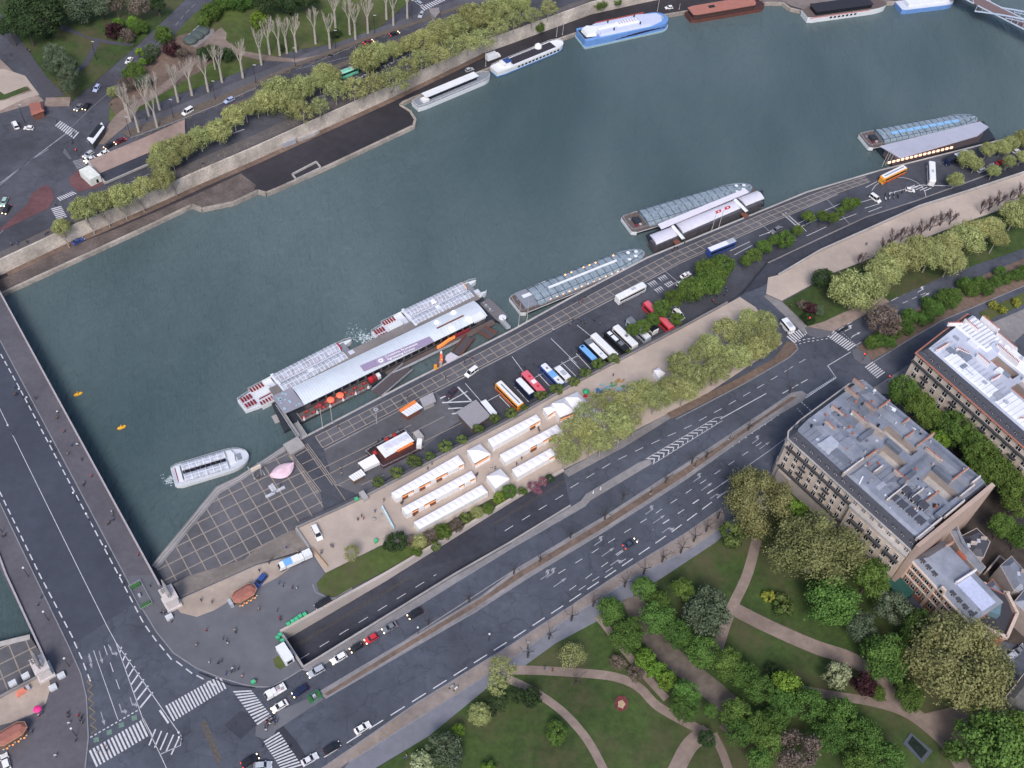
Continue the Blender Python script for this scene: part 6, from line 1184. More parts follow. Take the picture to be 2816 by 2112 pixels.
holed(tB, ob, holes, HB_ + .12, 21.6, 'roof', mat('grey_white_zinc', (.42, .45, .54), .6, .1, .3, dirt=.15), 2.0)
for q in ([(7, 3), (26, 3), (26, 8), (7, 8)], [(28, 3.2), (60, 3.2), (60, 11), (28, 11)], [(0, 17), (13, 17), (13, 26), (0, 26)], [(14, 20), (30, 20), (30, 26), (14, 26)]): MB().prism(q, 21.62, 22.2, inset=.5).build('white_roof', WROOF, tB)
for k in range(34):
    x_, y_ = rnd.uniform(2, 66), rnd.uniform(3, 25); w_, l_ = rnd.uniform(.5, 5), rnd.uniform(.5, 3); hh = rnd.uniform(.1, 1.0)
    if nohole(x_, y_, x_ + w_, y_ + l_): MB().prism([(x_, y_), (x_ + w_, y_), (x_ + w_, y_ + l_), (x_, y_ + l_)], 21.6, 22.22 + hh, inset=.15 if w_ > 1 else 0).build('roof_section', [WROOF, ZV[0], MT['grey_white_zinc'], ZV[2]][k % 4], tB)
sm = MB()
for k in range(40): sm.box((2.5 + k * 1.7, 7, 22.27 if k % 9 else 22.2), (.1, 8, .12))
sm.build('roof_seams', MT['grey_white_zinc'], tB)
for k in range(9): MB().box((.8 + k * 1.4, 21.6, 22.25), (.5, 8, .1)).build('roof_rib', mat('rib_grey', (.4, .42, .5), .7), tB)
xs = [2.6 + k * 4.0 for k in range(18)]; windows(tB, xs, [3.6, 7.0, 10.2, 13.2], (1.9, 2.4, 0), y=-.05); windows(tB, xs, [16.8], (1.9, 2.4, 0), y=-.05)
MB().box((LB / 2, -.45, 14.9 + .3), (LB, .7, .6)).build('balcony', IRON, tB)
for zz in (5.9, 9.0, 12.0):
    for k in range(1, 18, 3): MB().box((xs[k], -.3, zz), (2.9, .55, .6)).build('balcony', IRON, tB)
for k in range(16): dormer(tB, 2 + k * 3.1, .7, HB_ + .2, 1.2, 1.5, 1.5)
WCH = mat('white_chimney', (.68, .66, .68), .8, .06, .5)
for (x, y, L_, rr, h) in [(4.2, 5.5, 6, 90, 1.4), (9, 9.5, 4, 20, 1.6), (-.5, 17, 5, 60, 1.4), (3, 21, 6, 0, 1.6), (6, 26.5, 7, 0, 2.2), (14, 25, 8, 0, 2.2), (18, 20.5, 9, 0, 2.4), (25, 24, 7, 0, 2.2), (15, 12.5, 5, 0, 1.8), (22, 10.5, 4, 90, 1.2), (31, 17.5, 8, 0, 2.2), (37, 22, 9, 0, 2.4), (44, 11.5, 8, 30, 1.8), (50, 24, 8, 0, 2), (38, 6, 5, 60, 1), (52, 7, 5, 60, 1), (60, 15, 8, 90, 1.6)]: chimney(tB, x, y, L_, 21.6, h, R(rr), WCH, TERRA)
MB().prism([(27.5, 15.6), (38, 15.6), (38, 17.5), (27.5, 17.5)], 6, 21.8).build('party_wall', mat('party_grey', (.3, .27, .26), .9, .1, .3), tB)
# ---- block C: brick house and low courtyards
C0 = Vector(at(1972, 1207, 12.5)); C1 = Vector(at(2100, 1345, 12.5)); d = C1 - C0; rzC = math.atan2(d.y, d.x); LC = d.length
tC = thing('brick_house', 'lower red brick house with cream bands joined to the big grey block', 'building', (*C0, 0), rzC); HC = 11.6; DC = 13
MB().box((LC / 2, DC / 2, HC / 2), (LC, DC, HC)).build('wall', BRICK, tC); MB().box((LC / 2, -.15, 5.2), (LC, .5, .4)).build('string_course', CREAM, tC); MB().box((LC / 2, -.15, 8.6), (LC, .5, .35)).build('string_course', CREAM, tC); MB().box((LC / 2, -.2, HC), (LC + .4, .9, .5)).build('cornice', CREAM, tC)
for x_ in (.4, LC * .42, LC * .6, LC - .4): MB().box((x_, -.12, HC / 2), (.9, .4, HC)).build('pilaster', CREAM, tC)
MB().prism([(0, 0), (LC, 0), (LC, DC), (0, DC)], HC + .25, HC + 3.2, inset=2.4).build('roof', ZINC, tC)
MB().prism([(LC * .56, 3.2), (LC - .6, 3.2), (LC - .6, 8.6), (LC * .56, 8.6)], HC + 3.22, HC + 3.5).build('white_roof', mat('bluish_white_roof', (.42, .46, .62), .7, .1, 1), tC)
xs = [2.2 + k * (LC - 4) / 8 for k in range(9)]; windows(tC, xs, [3.2, 7.0, 10.1], y=-.06)
for k in (0, 1, 2, 5, 6, 7, 8): dormer(tC, xs[k], .9, HC + .4, 1.4, 1.8, 1.7)
o = MB().box((xs[4], -.2, HC + 1.2), (2.2, 1.0, 2.6), taper=.7).build('gable', CREAM, tC); MB().box((xs[4], -.74, HC + 1.1), (.9, .1, 1.1)).build('pane', GLS, o)
chimney(tC, LC * .54, 7, 8, HC + 3.1, 1.4, R(90), WCH, PW); chimney(tC, 2.5, 11, 3, HC + 2.6, 1.4, R(90)); chimney(tC, LC * .3, 11.5, 3, HC + 2.6, 1.3, 0, TERRA)
MB().box((LC * .12, -3.4, 1.6), (7, 5, 3.2)).build('garden_annex', mat('annex_green', (.015, .07, .06), .6), tC)
(mx, my), rr, L_ = frame((2100, 1346), (2172, 1380), 9); tD = thing('brick_house', 'small brick corner house with a flat cream-rimmed roof terrace and an arched window', 'building', (*at(2100, 1346, 9), 0), rr)
MB().prism([(0, 0), (L_, 0), (L_ + 1, 9), (L_ - 3, 14), (0, 14)], 0, 9).build('wall', BRICK, tD); MB().wall([(0, 14), (0, 0), (L_, 0), (L_ + 1, 9), (L_ - 3, 14)], .9, 8.8, 10.2).build('roof_rim', mat('pale_rim', (.5, .4, .34), .8), tD)
MB().prism([(.5, .5), (L_ - .5, .5), (L_, 9), (L_ - 3, 13.5), (.5, 13.5)], 9, 9.15).build('roof_terrace', mat('terrace_dark', (.04, .04, .05), .8), tD); MB().box((3.5, 7, 10.3), (4, 5, 2.4), .1).build('glass_house', mat('teal_glass', (.12, .2, .24), .2), tD)
windows(tD, [L_ * .5], [6.5], (1.9, 2.4, 0), y=-.05); MB().lathe([(.01, 0), (1.5, 0), (1.5, .1)], (0, 0, 0), 14).build('arched_window', WFRAME, tD).location = (L_ * .5, -.1, 7); tD.children[-1].rotation_euler = (R(90), 0, 0)
lab = ['small dark slate roofed house in the courtyard below the long pink party wall', 'small blue-grey roofed house at the right edge under the courtyard wall', 'low zinc roofed workshop between the brick house and the right edge', 'narrow grey roofed house behind the white roofed brick house', 'grey roofed house in the far corner of the courtyards by the right edge', 'dim stone house with a flat roof in the bottom right corner by the street']
for i, (q, h, m_) in enumerate([([(2075, 1158), (2110, 1140), (2140, 1170), (2125, 1205), (2095, 1200)], 8, SLATE), ([(2160, 1222), (2185, 1200), (2225, 1245), (2215, 1285), (2190, 1275)], 8, ZINC), ([(2120, 1270), (2145, 1250), (2195, 1315), (2170, 1335)], 7, ZINC), ([(2050, 1145), (2065, 1125), (2085, 1175), (2130, 1225), (2118, 1240), (2080, 1200)], 10, ZINC), ([(2190, 1300), (2215, 1270), (2260, 1310), (2240, 1345)], 9, ZINC), ([(2168, 1510), (2215, 1450), (2300, 1560), (2240, 1600)], 7, mat('dim_roof', (.12, .12, .11), .9, .3, 1))]):
    w = pts(q, h); c = (sum(p[0] for p in w) / len(w), sum(p[1] for p in w) / len(w)); t = thing('house', lab[i], 'building', (*c, 0)); l = [(p[0] - c[0], p[1] - c[1]) for p in w]
    MB().prism(l, 0, h).build('wall', CREAMD if i != 2 else BRICK, t); MB().prism(offset_poly(l, .2), h, h + 1.6, inset=1.6).build('roof', m_, t); skylight(t, 0, 0, h + 1.6)
    MB().box((1.5, .8, h + 2.0), (1.8, .6, 1.2)).build('chimney', CHIM, t)
for i, (q, z1, l_) in enumerate([([(2133, 1232), (2160, 1200), (2200, 1235)], 3, 'crooked pale garden wall in the courtyard behind the brick house'), ([(2060, 1215), (2130, 1290)], 3, 'low wall along the back of the brick house courtyard')]): tag(MB().wall(pts(q, z1), .5, 0, z1).build('courtyard_wall', CREAMD), l_, 'wall')
slab('courtyard_ground', [(1985, 1215), (2060, 1120), (2150, 1060), (2400, 1300), (2300, 1420), (2110, 1370)], mat('courtyard_earth', (.05, .04, .035), .9, .3, .5), z1=.2)
slab('street_pavement', [(1920, 845), (1960, 815), (2300, 1130), (2400, 1300), (2330, 1300), (2200, 1130), (2100, 1020)], mat('dark_paving', (.03, .03, .034), .9, .2, .5), z1=.2)  # near-black paving of the street between the two blocks
# ------------------------------------------------------------------ bridge on the left
def D(l, z): return pts(l, z)
bR = pts([(-90, 466), (0, 632), (107, 829), (332, 1242), (345, 1266)], 0); bL = pts([(-100, 1000), (0, 1204), (15, 1244), (100, 1429)], 0)
t = thing('road_bridge', 'wide stone road bridge crossing the river at the left edge', 'bridge', (0, 0, 0))
MB().prism(pts([(-140, 375), (0, 632), (107, 829), (332, 1242), (345, 1266), (100, 1432), (15, 1244), (0, 1204), (-230, 750)], 0), -1.2, 0.004, bottom=True).build('deck', mat('bridge_asphalt', (.044, .05, .07), .85, .12, .3, dirt=.12), t)
MB().wall(bR, .5, -1.3, .95).build('parapet', mat('parapet_stone', (.34, .31, .33), .9, .15, 1), t); MB().wall(bL, .5, -1.3, .95).build('parapet', mat('parapet_stone', (.34, .31, .33)), t)
a = Vector(at(345, 1266)); b = Vector(at(-140, 375)); d = (b - a); Lb = d.length; d.normalize(); nn = Vector((d.y, -d.x)); c1 = Vector(at(100, 1432)); wb = abs((c1 - a).dot(Vector((d.y, -d.x)))) 
sgn_ = 1 if (c1 - a).dot(nn) > 0 else -1; nn *= sgn_
for k in range(1, 5):
    p = a + d * (k * 31) + nn * wb / 2; MB().box((p.x, p.y, -4.5), (5, wb - 2, 6.6), math.atan2(d.y, d.x)).build('pier', STONE, t)
mb = MB()
for side in (1.2, wb - 1.2):
    for k in range(5):
        pr = []
        for i in range(9): u = k * 31 + 2.5 + 26 * i / 8; pr.append((u, -6 + 4.6 * math.sin(PI * i / 8)))
        for (u0, z0), (u1, z1) in zip(pr, pr[1:]):
            q0 = a + d * u0 + nn * side; q1 = a + d * u1 + nn * side; mb.add([(*q0, z0), (*q1, z1), (*q1, -1.1), (*q0, -1.1)], [(0, 1, 2, 3)])
mb.build('spandrel', STONE, t)
for i, (bx, by, nm) in enumerate(((372, 1303, 'right'), (98, 1454, 'left'))):
    X, Y = at(bx, by, 0); rr = math.atan2(d.y, d.x); t = thing('statue', f'stone horseman statue on a tall pale pedestal, {nm} of the two at the bridge end', 'statue', (X, Y, 0), rr, 'bridge end statues')
    MB().box((0, 0, .5), (5.0, 4.2, 1.0)).box((0, 0, 3.0), (4.2, 3.2, 4.2)).box((0, 0, 5.6), (4.8, 3.8, .5)).build('pedestal', mat('pedestal_stone', (.5, .46, .45), .85, .12, 1), t)
    mb = MB(); mb.loft([[(x_, .55 * r_ * math.cos(q), 8.0 + zz + .6 * r_ * math.sin(q)) for q in [j * PI / 4 for j in range(8)]] for x_, r_, zz in ((-1.6, .5, 0), (-1.2, 1.1, 0), (0, 1, -.1), (1, 1.15, .1), (1.5, .8, .5), (2.0, .5, 1.3), (2.3, .45, 1.7), (2.9, .25, 1.3))])
    for x_ in (-1.3, 1.1):
        for s in (-.35, .35): mb.tube((x_, s, 7.7), (x_ + .25, s, 6.8), .25, .17); mb.tube((x_ + .25, s, 6.8), (x_, s, 5.95), .17, .12)
    mb.tube((-1.7, 0, 8.1), (-2.3, 0, 7.1), .2, .08); mb.build('horse', STONEG, t, smooth=True)
    o = bpy.data.objects.new('figure', PLIB['grey'][0].copy()); C.objects.link(o); o.parent = t; o.location = (.6, 1.2, 5.95); o.scale = (1.6, 1.6, 1.6)
    for j in range(len(o.data.materials)): o.data.materials[j] = STONEG
# ------------------------------------------------------------------ markings on the roads (flat sheets)
mk = MB(); wn = MB(); wn2 = MB(); yl = MB(); bm_ = MB(); BZ = .018
def mline(l, w=.16, z=BZ, mb=None, zz=0): (mb or mk).line(pts(l, zz), w, zz + z)
def mdash(l, ln, gap, w=.2, z=BZ, mb=None, zz=0): dashes(pts(l, zz), w, ln, gap, zz + z, mb or mk)
def zebra(A0, A1, B0, B1, n, z=.02, zz=0, mb=None, duty=.52):
    A0, A1, B0, B1 = (Vector(at(*q, zz)) for q in (A0, A1, B0, B1))
    for k in range(n):
        t0, t1 = k / n, (k + duty) / n; p = [A0 + (A1 - A0) * t0, A0 + (A1 - A0) * t1, B0 + (B1 - B0) * t1, B0 + (B1 - B0) * t0]
        (mb or mk).add([(v.x, v.y, zz + z) for v in p], [(0, 1, 2, 3)])
def arrow(x, y, to, kind=0, L=4.5, z=.022, mb=None):
    a = Vector(at(x, y)); d = (Vector(at(*to)) - a).normalized(); n = Vector((-d.y, d.x)); P_ = lambda u, v: (*(a + d * u + n * v), z)
    mb = mb or mk
    mb.add([P_(-L / 2, -.12), P_(L * .15, -.12), P_(L * .15, .12), P_(-L / 2, .12)], [(0, 1, 2, 3)])
    if kind == 0: mb.add([P_(L * .15, -.45), P_(L / 2, 0), P_(L * .15, .45)], [(0, 1, 2)])
    else: s = kind; mb.add([P_(L * .0, .12 * s), P_(L * .15, .12 * s), P_(L * .25, .7 * s), P_(L * .1, .7 * s)], [(0, 1, 2, 3)]); mb.add([P_(-L * .03, .7 * s), P_(L * .4, .75 * s), P_(L * .17, 1.35 * s)], [(0, 1, 2)])
zebra((357, 1525), (478, 1457), (375, 1558), (492, 1485), 18); zebra((192, 1622), (308, 1554), (208, 1657), (324, 1588), 15)
zebra((503, 1493), (563, 1576), (543, 1491), (592, 1554), 13); zebra((569, 1602), (612, 1668), (603, 1581), (654, 1656), 13)
zebra((1699, 727), (1737, 705), (1716, 741), (1747, 719), 8); zebra((1787, 727), (1834, 759), (1801, 714), (1851, 747), 11); zebra((1868, 793), (1896, 819), (1885, 781), (1914, 806), 7)
zebra((119, 272), (161, 301), (130, 261), (173, 287), 10, mb=mk); zebra((157, 348), (167, 366), (178, 343), (187, 359), 6, mb=wn); zebra((123, 427), (157, 413), (130, 434), (168, 417), 8); zebra((110, 451), (124, 476), (132, 445), (146, 470), 7); zebra((908, 15), (952, -5), (917, 23), (964, 0), 10)
mline([(-10, 862), (0, 884), (177, 1244), (232, 1354), (250, 1387), (307, 1549), (348, 1634), (362, 1665)]); mline([(252, 1390), (392, 1591)], .18)
mdash([(-40, 690), (37, 829), (257, 1244), (310, 1346), (330, 1374), (362, 1414), (410, 1451), (449, 1472)], 2.3, 1.3, .32); mdash([(-40, 990), (0, 1064), (87, 1244), (150, 1364), (175, 1419), (190, 1458)], 2.3, 1.3, .32)
mline([(202, 1405), (255, 1555)], .14); mdash([(225, 1395), (262, 1500)], 3, 2.4, .16); mline([(234, 1392), (243, 1412)], .14); mline([(192, 1412), (198, 1430)], .14)
for k in range(8): t_ = k / 8; p0 = lerp2((256, 1407), (307, 1540), t_ + .04); p1 = lerp2((258, 1400), (335, 1512), t_ + .02); mline([p0, (p1[0] + 3, p1[1] - 5)], .32 + .02 * k)
for k in range(5): mline([(322 + k * 12, 1610 + k * 5), (336 + k * 13, 1575 + k * 4)], .35)
mline([(308, 1552), (328, 1590)], .5); mline([(345, 1534), (364, 1562)], .5); mline([(345, 1630), (390, 1610), (392, 1592)], .15)
zz_ = []; 
for k in range(14): zz_.append(lerp2((187 if k % 2 else 197, 1463), (197 if k % 2 else 210, 1585), k / 13))
mline(zz_, .14, mb=yl); mdash([(195, 1593), (300, 1533)], .6, .5, .3)
for x, y in ((195, 1430), (218, 1420), (242, 1410), (222, 1552), (262, 1535), (285, 1520)): arrow(x, y, (x + 8, y + 28), 0 if x < 230 else 1, 4, mb=wn2)
for x, y in ((208, 1598), (236, 1582), (262, 1566), (290, 1551)): tag(MB().box((*at(x, y), .026), (1.3, 1.3, .008), .4).build('green_road_symbol', mat('worn_green', (.12, .19, .16), .85, .4, 2)), kind='structure')
zq = [];
for k in range(17): f = k / 16; p = lerp2((762, 1638), (862, 1560), f); zq.append((p[0] + (6 if k % 2 else -6), p[1] + (8 if k % 2 else -8)))
# zig zags at the park kerb
mline([(q[0], q[1]) for q in zq], .13, z=.16, mb=yl)
mdash([(700, 1636), (903, 1508), (1100, 1384), (1208, 1314), (1330, 1232), (1450, 1150), (1568, 1062)], 4.3, 2.3, .28)
for l in ([(1206, 1239), (1416, 1109), (1611, 979), (1660, 945)], [(1230, 1275), (1396, 1154), (1436, 1129), (1560, 1046)], [(1330, 1198), (1466, 1108), (1566, 1040)]): mdash(l, 2.6, 3.6, .17)
mline([(1534, 1063), (1660, 975), (1700, 945)], .15); mdash([(1250, 1275), (1340, 1215)], 2.6, 2.5, .15)
for x, y, k in ((1297, 1169, 1), (1314, 1192, 0), (1332, 1212, -1), (1407, 1102, 1), (1424, 1121, 0), (1443, 1142, -1), (1510, 1032, 1), (1527, 1051, 0), (1546, 1069, -1), (1636, 950, 1), (1652, 962, 0), (1194, 1238, 1), (1210, 1258, 0), (1182, 1242, 1)): arrow(x, y, (x + 24, y - 17), k, 5, mb=wn2)
mdash([(1232, 1054), (1320, 1000), (1378, 972), (1480, 925), (1560, 882), (1638, 837), (1700, 800)], 3.2, 3.2, .17)
mdash([(1700, 800), (1712, 792), (1750, 770)], 3, 3, .17); mline([(1556, 905), (1655, 850)], .25); mdash([(1690, 850), (1740, 822)], 3, 1.3, .25)
for k in range(14): f = k / 14; a = lerp2((1396, 990), (1540, 905), f); b = lerp2((1412, 1001), (1558, 911), f); m_ = lerp2(a, b, .5); mm = (m_[0] + 10, m_[1] - 4); mline([a, mm, b], .42 - .012 * k)
mline([(1394, 992), (1545, 903), (1560, 900)], .15); mline([(1410, 1003), (1560, 909)], .15)
for k in range(9): x_ = 1562 + k * 14; y_ = 978 - k * 9.5; mline([(x_ - 4, y_ - 9), (x_ + 8, y_ - 4)], .5)
mline([(1550, 985), (1676, 900)], .14); mdash([(1740, 856), (1804, 815)], .5, .35, .5); mline([(1740, 860), (1806, 816), (1788, 790)], .3); mline([(1788, 790), (1838, 760)], .22); mdash([(1731, 868), (1770, 905)], .7, .5, .3); mdash([(1722, 882), (1750, 912)], .6, .5, .2)
mdash([(1705, 742), (1740, 733), (1782, 727)], 1.0, .8, .3); mdash([(1708, 748), (1745, 738), (1784, 732)], .8, .9, .25); mdash([(1812, 712), (1860, 755)], .5, .4, .18)
for l in ([(1812, 712), (1832, 700)], [(1838, 730), (1855, 718)], [(1850, 745), (1864, 737)], [(1930, 645), (1975, 623)], [(1950, 655), (2005, 630)]): mdash(l, 2.6, 1.8, .18)
mdash([(1925, 650), (2010, 605), (2110, 560), (2240, 510)], 3.6, 2.6, .22); arrow(1836, 710, (1856, 700), 1, 5); arrow(1850, 722, (1870, 712), 0, 4); arrow(1992, 626, (2010, 616), 1, 5); arrow(2000, 637, (2018, 627), 0, 4)
# right bank
def zig(l, n, amp, mb):
    p = along(pts(l), 1.0); p = p[::max(1, len(p) // n)]; q = [tuple(v + Vector((-d.y, d.x)) * (amp if i % 2 else -amp)) for i, (v, d) in enumerate(p)]; mb.line(q, .16, BZ + .01)
zig([(288, 300), (380, 264), (475, 224), (553, 190), (635, 147), (790, 90), (880, 60)], 44, 1.1, yl)
mline([(0, 396), (150, 283)], .5, mb=wn); mline([(140, 288), (190, 240), (290, 150), (345, 90)], .14, mb=wn); mdash([(379, 55), (400, 30), (425, 5)], 3, 2, .2, mb=wn); mline([(0, 400), (60, 350), (105, 322)], .3, mb=wn)
mline([(640, 150), (700, 136), (770, 118)], .16, mb=wn); mline([(658, 145), (768, 98)], .16, mb=wn); mline([(503, 288), (528, 279)], .4); mline([(680, 210), (702, 206)], .4, mb=wn); mline([(283, 393), (322, 376)], .3, mb=wn)
for k in range(9): x_, y_ = 746 + k * 13 + (30 if k > 3 else 0), 180 - k * 6.0 - (14 if k > 3 else 0); mline([(x_, y_), (x_ + 10, y_ - 1)], .5); mline([(x_ + 4, y_ + 2), (x_ + 12, y_ - 4)], .4)
for k in range(4): mline([(942 + k * 13, 22 - k * 3), (954 + k * 13, 20 - k * 2), (946 + k * 13, 30 - k * 4)], .4)
mline([(940, 44), (943, 16), (1000, 12)], .25)
mline([(0, 504), (60, 443), (66, 425), (95, 403)], .2, mb=wn)
tag(mk.build('road_markings', WHITEM), kind='structure'); tag(wn.build('road_markings', WHITEF), kind='structure'); tag(wn2.build('lane_arrows', WHITEA), kind='structure'); tag(yl.build('yellow_markings', YELM), kind='structure')
# port markings
pm = MB(); Z = PZ
def pl_(l, w=.18, dz=.04): pm.line(pts(l, Z), w, Z + dz)
for l in ([(1106, 770), (1150, 830)], [(1005, 828), (1050, 880)], [(1190, 731), (1245, 785)], [(1246, 702), (1300, 745)]): pl_(l, .2, .03)
for l in ([(1115, 836), (1265, 760)], [(1050, 868), (1080, 852)]): pl_(l, .2)
for a_, b_ in (((1079, 856), (1102, 880)), ((1112, 836), (1142, 868)), ((1163, 808), (1190, 837)), ((1213, 782), (1244, 813)), ((1229, 773), (1254, 798)), ((1245, 764), (1276, 797))): pl_([a_, b_], .26)
for a_, b_ in (((1640, 625 - 100), (1659, 515))[:0],) if 0 else (): pass
for k, (a_, b_) in enumerate([((1577, 542), (1620, 522)), ((1586, 551), (1625, 530)), ((1640, 510), (1672, 498)), ((1659, 504), (1690, 490)), ((1720, 485), (1760, 465)), ((1725, 492), (1765, 474)), ((1742, 510), (1785, 490)), ((1690, 530), (1720, 518)), ((1782, 455), (1815, 440)), ((1812, 476), (1850, 462)), ((1730, 488), (1742, 500)), ((1850, 440), (1890, 428)), ((1868, 450), (1900, 440)), ((1876, 458), (1905, 447)), ((1443, 620), (1465, 607)), ((1425, 665), (1455, 648)), ((1440, 690), (1470, 675))]): pl_([a_, b_], .22, .04 + .001 * k)
for x_, y_ in ((1400, 612), (1414, 625), (1422, 600), (1436, 613)):
    for k in range(4): a = at(x_ + k * 4, y_ - k * 2, Z); b = at(x_ + k * 4 + 10, y_ - k * 2 + 1 + 9, Z); pm.add([(a[0] - .35, a[1], Z + .05), (a[0] + .35, a[1], Z + .05), (*b, Z + .05)], [(0, 1, 2)])
for k in range(12): pl_([(1690 + k * 2.6, 463 + k * 2.3), (1692.5 + k * 2.6, 461.7 + k * 2.3)], .45, .052)
for k in range(12): pl_([(1696 + k * 2.6, 461 + k * 2.3), (1698.5 + k * 2.6, 459.7 + k * 2.3)], .45, .055)
pl_([(1500, 600), (1400, 630)][:2], .01); pl_([(1430, 580), (1500, 640)], .14); pl_([(1786, 430), (1850, 500)][:2], .12); pl_([(1640, 480), (1690, 525)], .12)
pl_([(965, 870), (1010, 845)][:2], .3); [pl_(q, .45, .05 + i * .001) for i, q in enumerate(([(952, 872), (990, 836)][:0] or [(957, 866), (985, 850)], [(955, 872), (1010, 870)][:2], [(965, 884), (1020, 878)][:2], [(985, 838), (1020, 872)]))] if 0 else None
for q in ([(951, 861), (968, 853)], [(955, 870), (1020, 867)], [(968, 883), (1000, 881)], [(989, 836), (1019, 867)], [(976, 894), (986, 893)]): pl_(q, .5, .05)
for k in range(5): a_ = (1960 + k * 9, 395 + k * 1.5); pl_([(a_[0], a_[1] + 12), (a_[0] + 16, a_[1] + 5)], .35, .05 + .001 * k)
arc = [(1900 + 60 * math.cos(q), 425 - 42 * math.sin(q)) for q in [k * PI / 10 * .9 for k in range(11)]]; pl_([(x + 40, y) for x, y in arc], .2, .06); pl_([(1920, 418), (1990, 400), (2060, 402)], .4, .062); pl_([(1870, 405), (1895, 392)], .25)
tag(pm.build('port_markings', WHITEM), kind='structure')
# ------------------------------------------------------------------ coaches
U1, U2 = (.16, .22, -.2, .2), (.6, .68, -.2, .2)
put_coach((1075.3, 823.4), (1125.8, 874.5), ORG, WROOF, [(.14, .93, -.09, .07, .06, GRY)], 'orange coach with white roof split by a long dark stripe', REDP)
o = put_coach((1117.2, 816.3), (1149.9, 850.4), NAVY, WROOF, [(.55, .9, -.35, .3, .05, WH)], 'short white-roofed dark blue coach between the orange and the coral coaches')
put_coach((1131.5, 800.7), (1172.6, 846.1), PINKR, PINKR, [(.25, .33, -.2, .1, .1, REDP), (.45, .6, -.3, .3, .06, WH), (.7, .78, -.15, .15, .1, REDP)], 'coral red coach with a white number panel on its roof')
put_coach((1171.2, 785), (1215.3, 830.5), BLU, WROOF, [(.2, .27, -.12, .12, .08, GRY), (.38, .65, -.4, .4, .05, LBLU), (.75, .82, -.12, .12, .08, GRY)], 'blue coach with a white roof crossed by a light blue panel')
put_coach((1202.5, 790.7), (1228, 816.3), WH, WROOF, [(.4, .75, -.3, .3, .05, WH)], 'short all-white midibus beside the blue and white coach', H=2.9, W=2.3) if 0 else put_coach((1202.5, 790.7), (1228, 816.3), WH, WROOF, [(.4, .75, -.3, .3, .05, SIL)], 'short all-white midibus beside the blue and white coach', H=2.9)
o = put_coach((1253.6, 745.3), (1287.7, 779.4), NAVY, LBLU, [(.08, .16, -.2, .15, .1, NAVY)], 'sky blue roofed coach with dark navy sides')
put_coach((1267.8, 733.9), (1309, 775.1), BLK, WROOF, [(-.01, .22, -.48, .48, .04, GRY), (.7, .78, -.15, .15, .1, SIL)], 'coach with a grey front roof and white rear roof next to the sky blue one')
put_coach((1280.6, 719.7), (1330.3, 768), WH, WROOF, [(.75, .95, -.3, .3, .03, WH)], 'tall all-white coach, longest of the parked row', H=3.9)
put_coach((1310.4, 712.6), (1354.5, 753.8), BLK, BLK, [(.1, .55, -.2, .35, .07, WROOF), (.25, .3, -.35, .4, .1, BLK), (.62, .8, -.3, .3, .08, GRY)], 'black coach with a white patch on its roof')
put_coach((1328.5, 702), (1373.5, 745), WH, WROOF, [(.5, .6, -.2, .2, .1, GRY)], 'white coach with a small grey hatch half hidden by trees')
put_coach((1358, 687), (1402, 730), SIL, WROOF, [(-.01, .3, -.48, .48, .05, GRY)], 'silver coach with a grey front roof behind the leaves')
put_coach((1396, 692), (1418, 713), WH, WROOF, [], 'small white minibus under the trees beside the red coach', H=2.6)
put_coach((1394, 650), (1452, 708), REDP, PINKR, [(.55, .6, -.4, .4, .05, REDP)], 'long red coach half hidden under the fresh green trees')
put_coach((1393.5, 612), (1333.5, 642), WH, WROOF, [(.25, .7, -.35, .35, .2, WH), (.35, .5, -.2, .2, .25, SIL)], 'white city bus driving past the coach row', SIL, name='bus', cat='bus')
put_coach((1588.5, 517), (1531, 540), BLU, WROOF, [(.02, .3, -.38, .38, .05, SIL)], 'blue bus with a white roof near the vaulted pontoon', name='bus', cat='bus')
put_coach((1068, 895), (1043, 865), WH, WROOF, [], 'white minibus nose-in beside the square grey roofed hut', H=2.7)
put_coach((1714, 711), (1694, 687), WH, WROOF, [(.2, .6, -.3, .3, .1, SIL)], 'white shuttle bus waiting at the crossing near the big trees', H=2.9, z=0, name='bus', cat='bus')
put_coach((1906, 383), (1956, 359), ORG, WROOF, [(.1, .92, -.08, .08, .06, GRY)], 'orange coach alone on the turning circle by the far landing', REDP)
put_coach((2016, 390), (2014, 348), WH, WROOF, [(.4, .55, -.2, .2, .05, SIL)], 'white coach pointing down on the turning circle')
put_coach((2046, 343), (2092, 326), NAVY, WROOF, [(-.01, .4, -.49, .49, .05, BLK)], 'dark coach with white rear roof partly under the far trees')
put_coach((687.5, 0), (690, 0), WH, WH, [], 'x') if 0 else None
put_coach((726, 160), (771, 143), paint('bus_green', (.15, .55, .38)), WROOF, [(.3, .7, -.3, .3, .12, paint('bus_green', (.15, .55, .38)))], 'white and green city bus on the right bank avenue', z=0, H=3.0, name='bus', cat='bus', group='buses')
MB().box((0, 0, 0), (.1, .1, .1)) if 0 else None
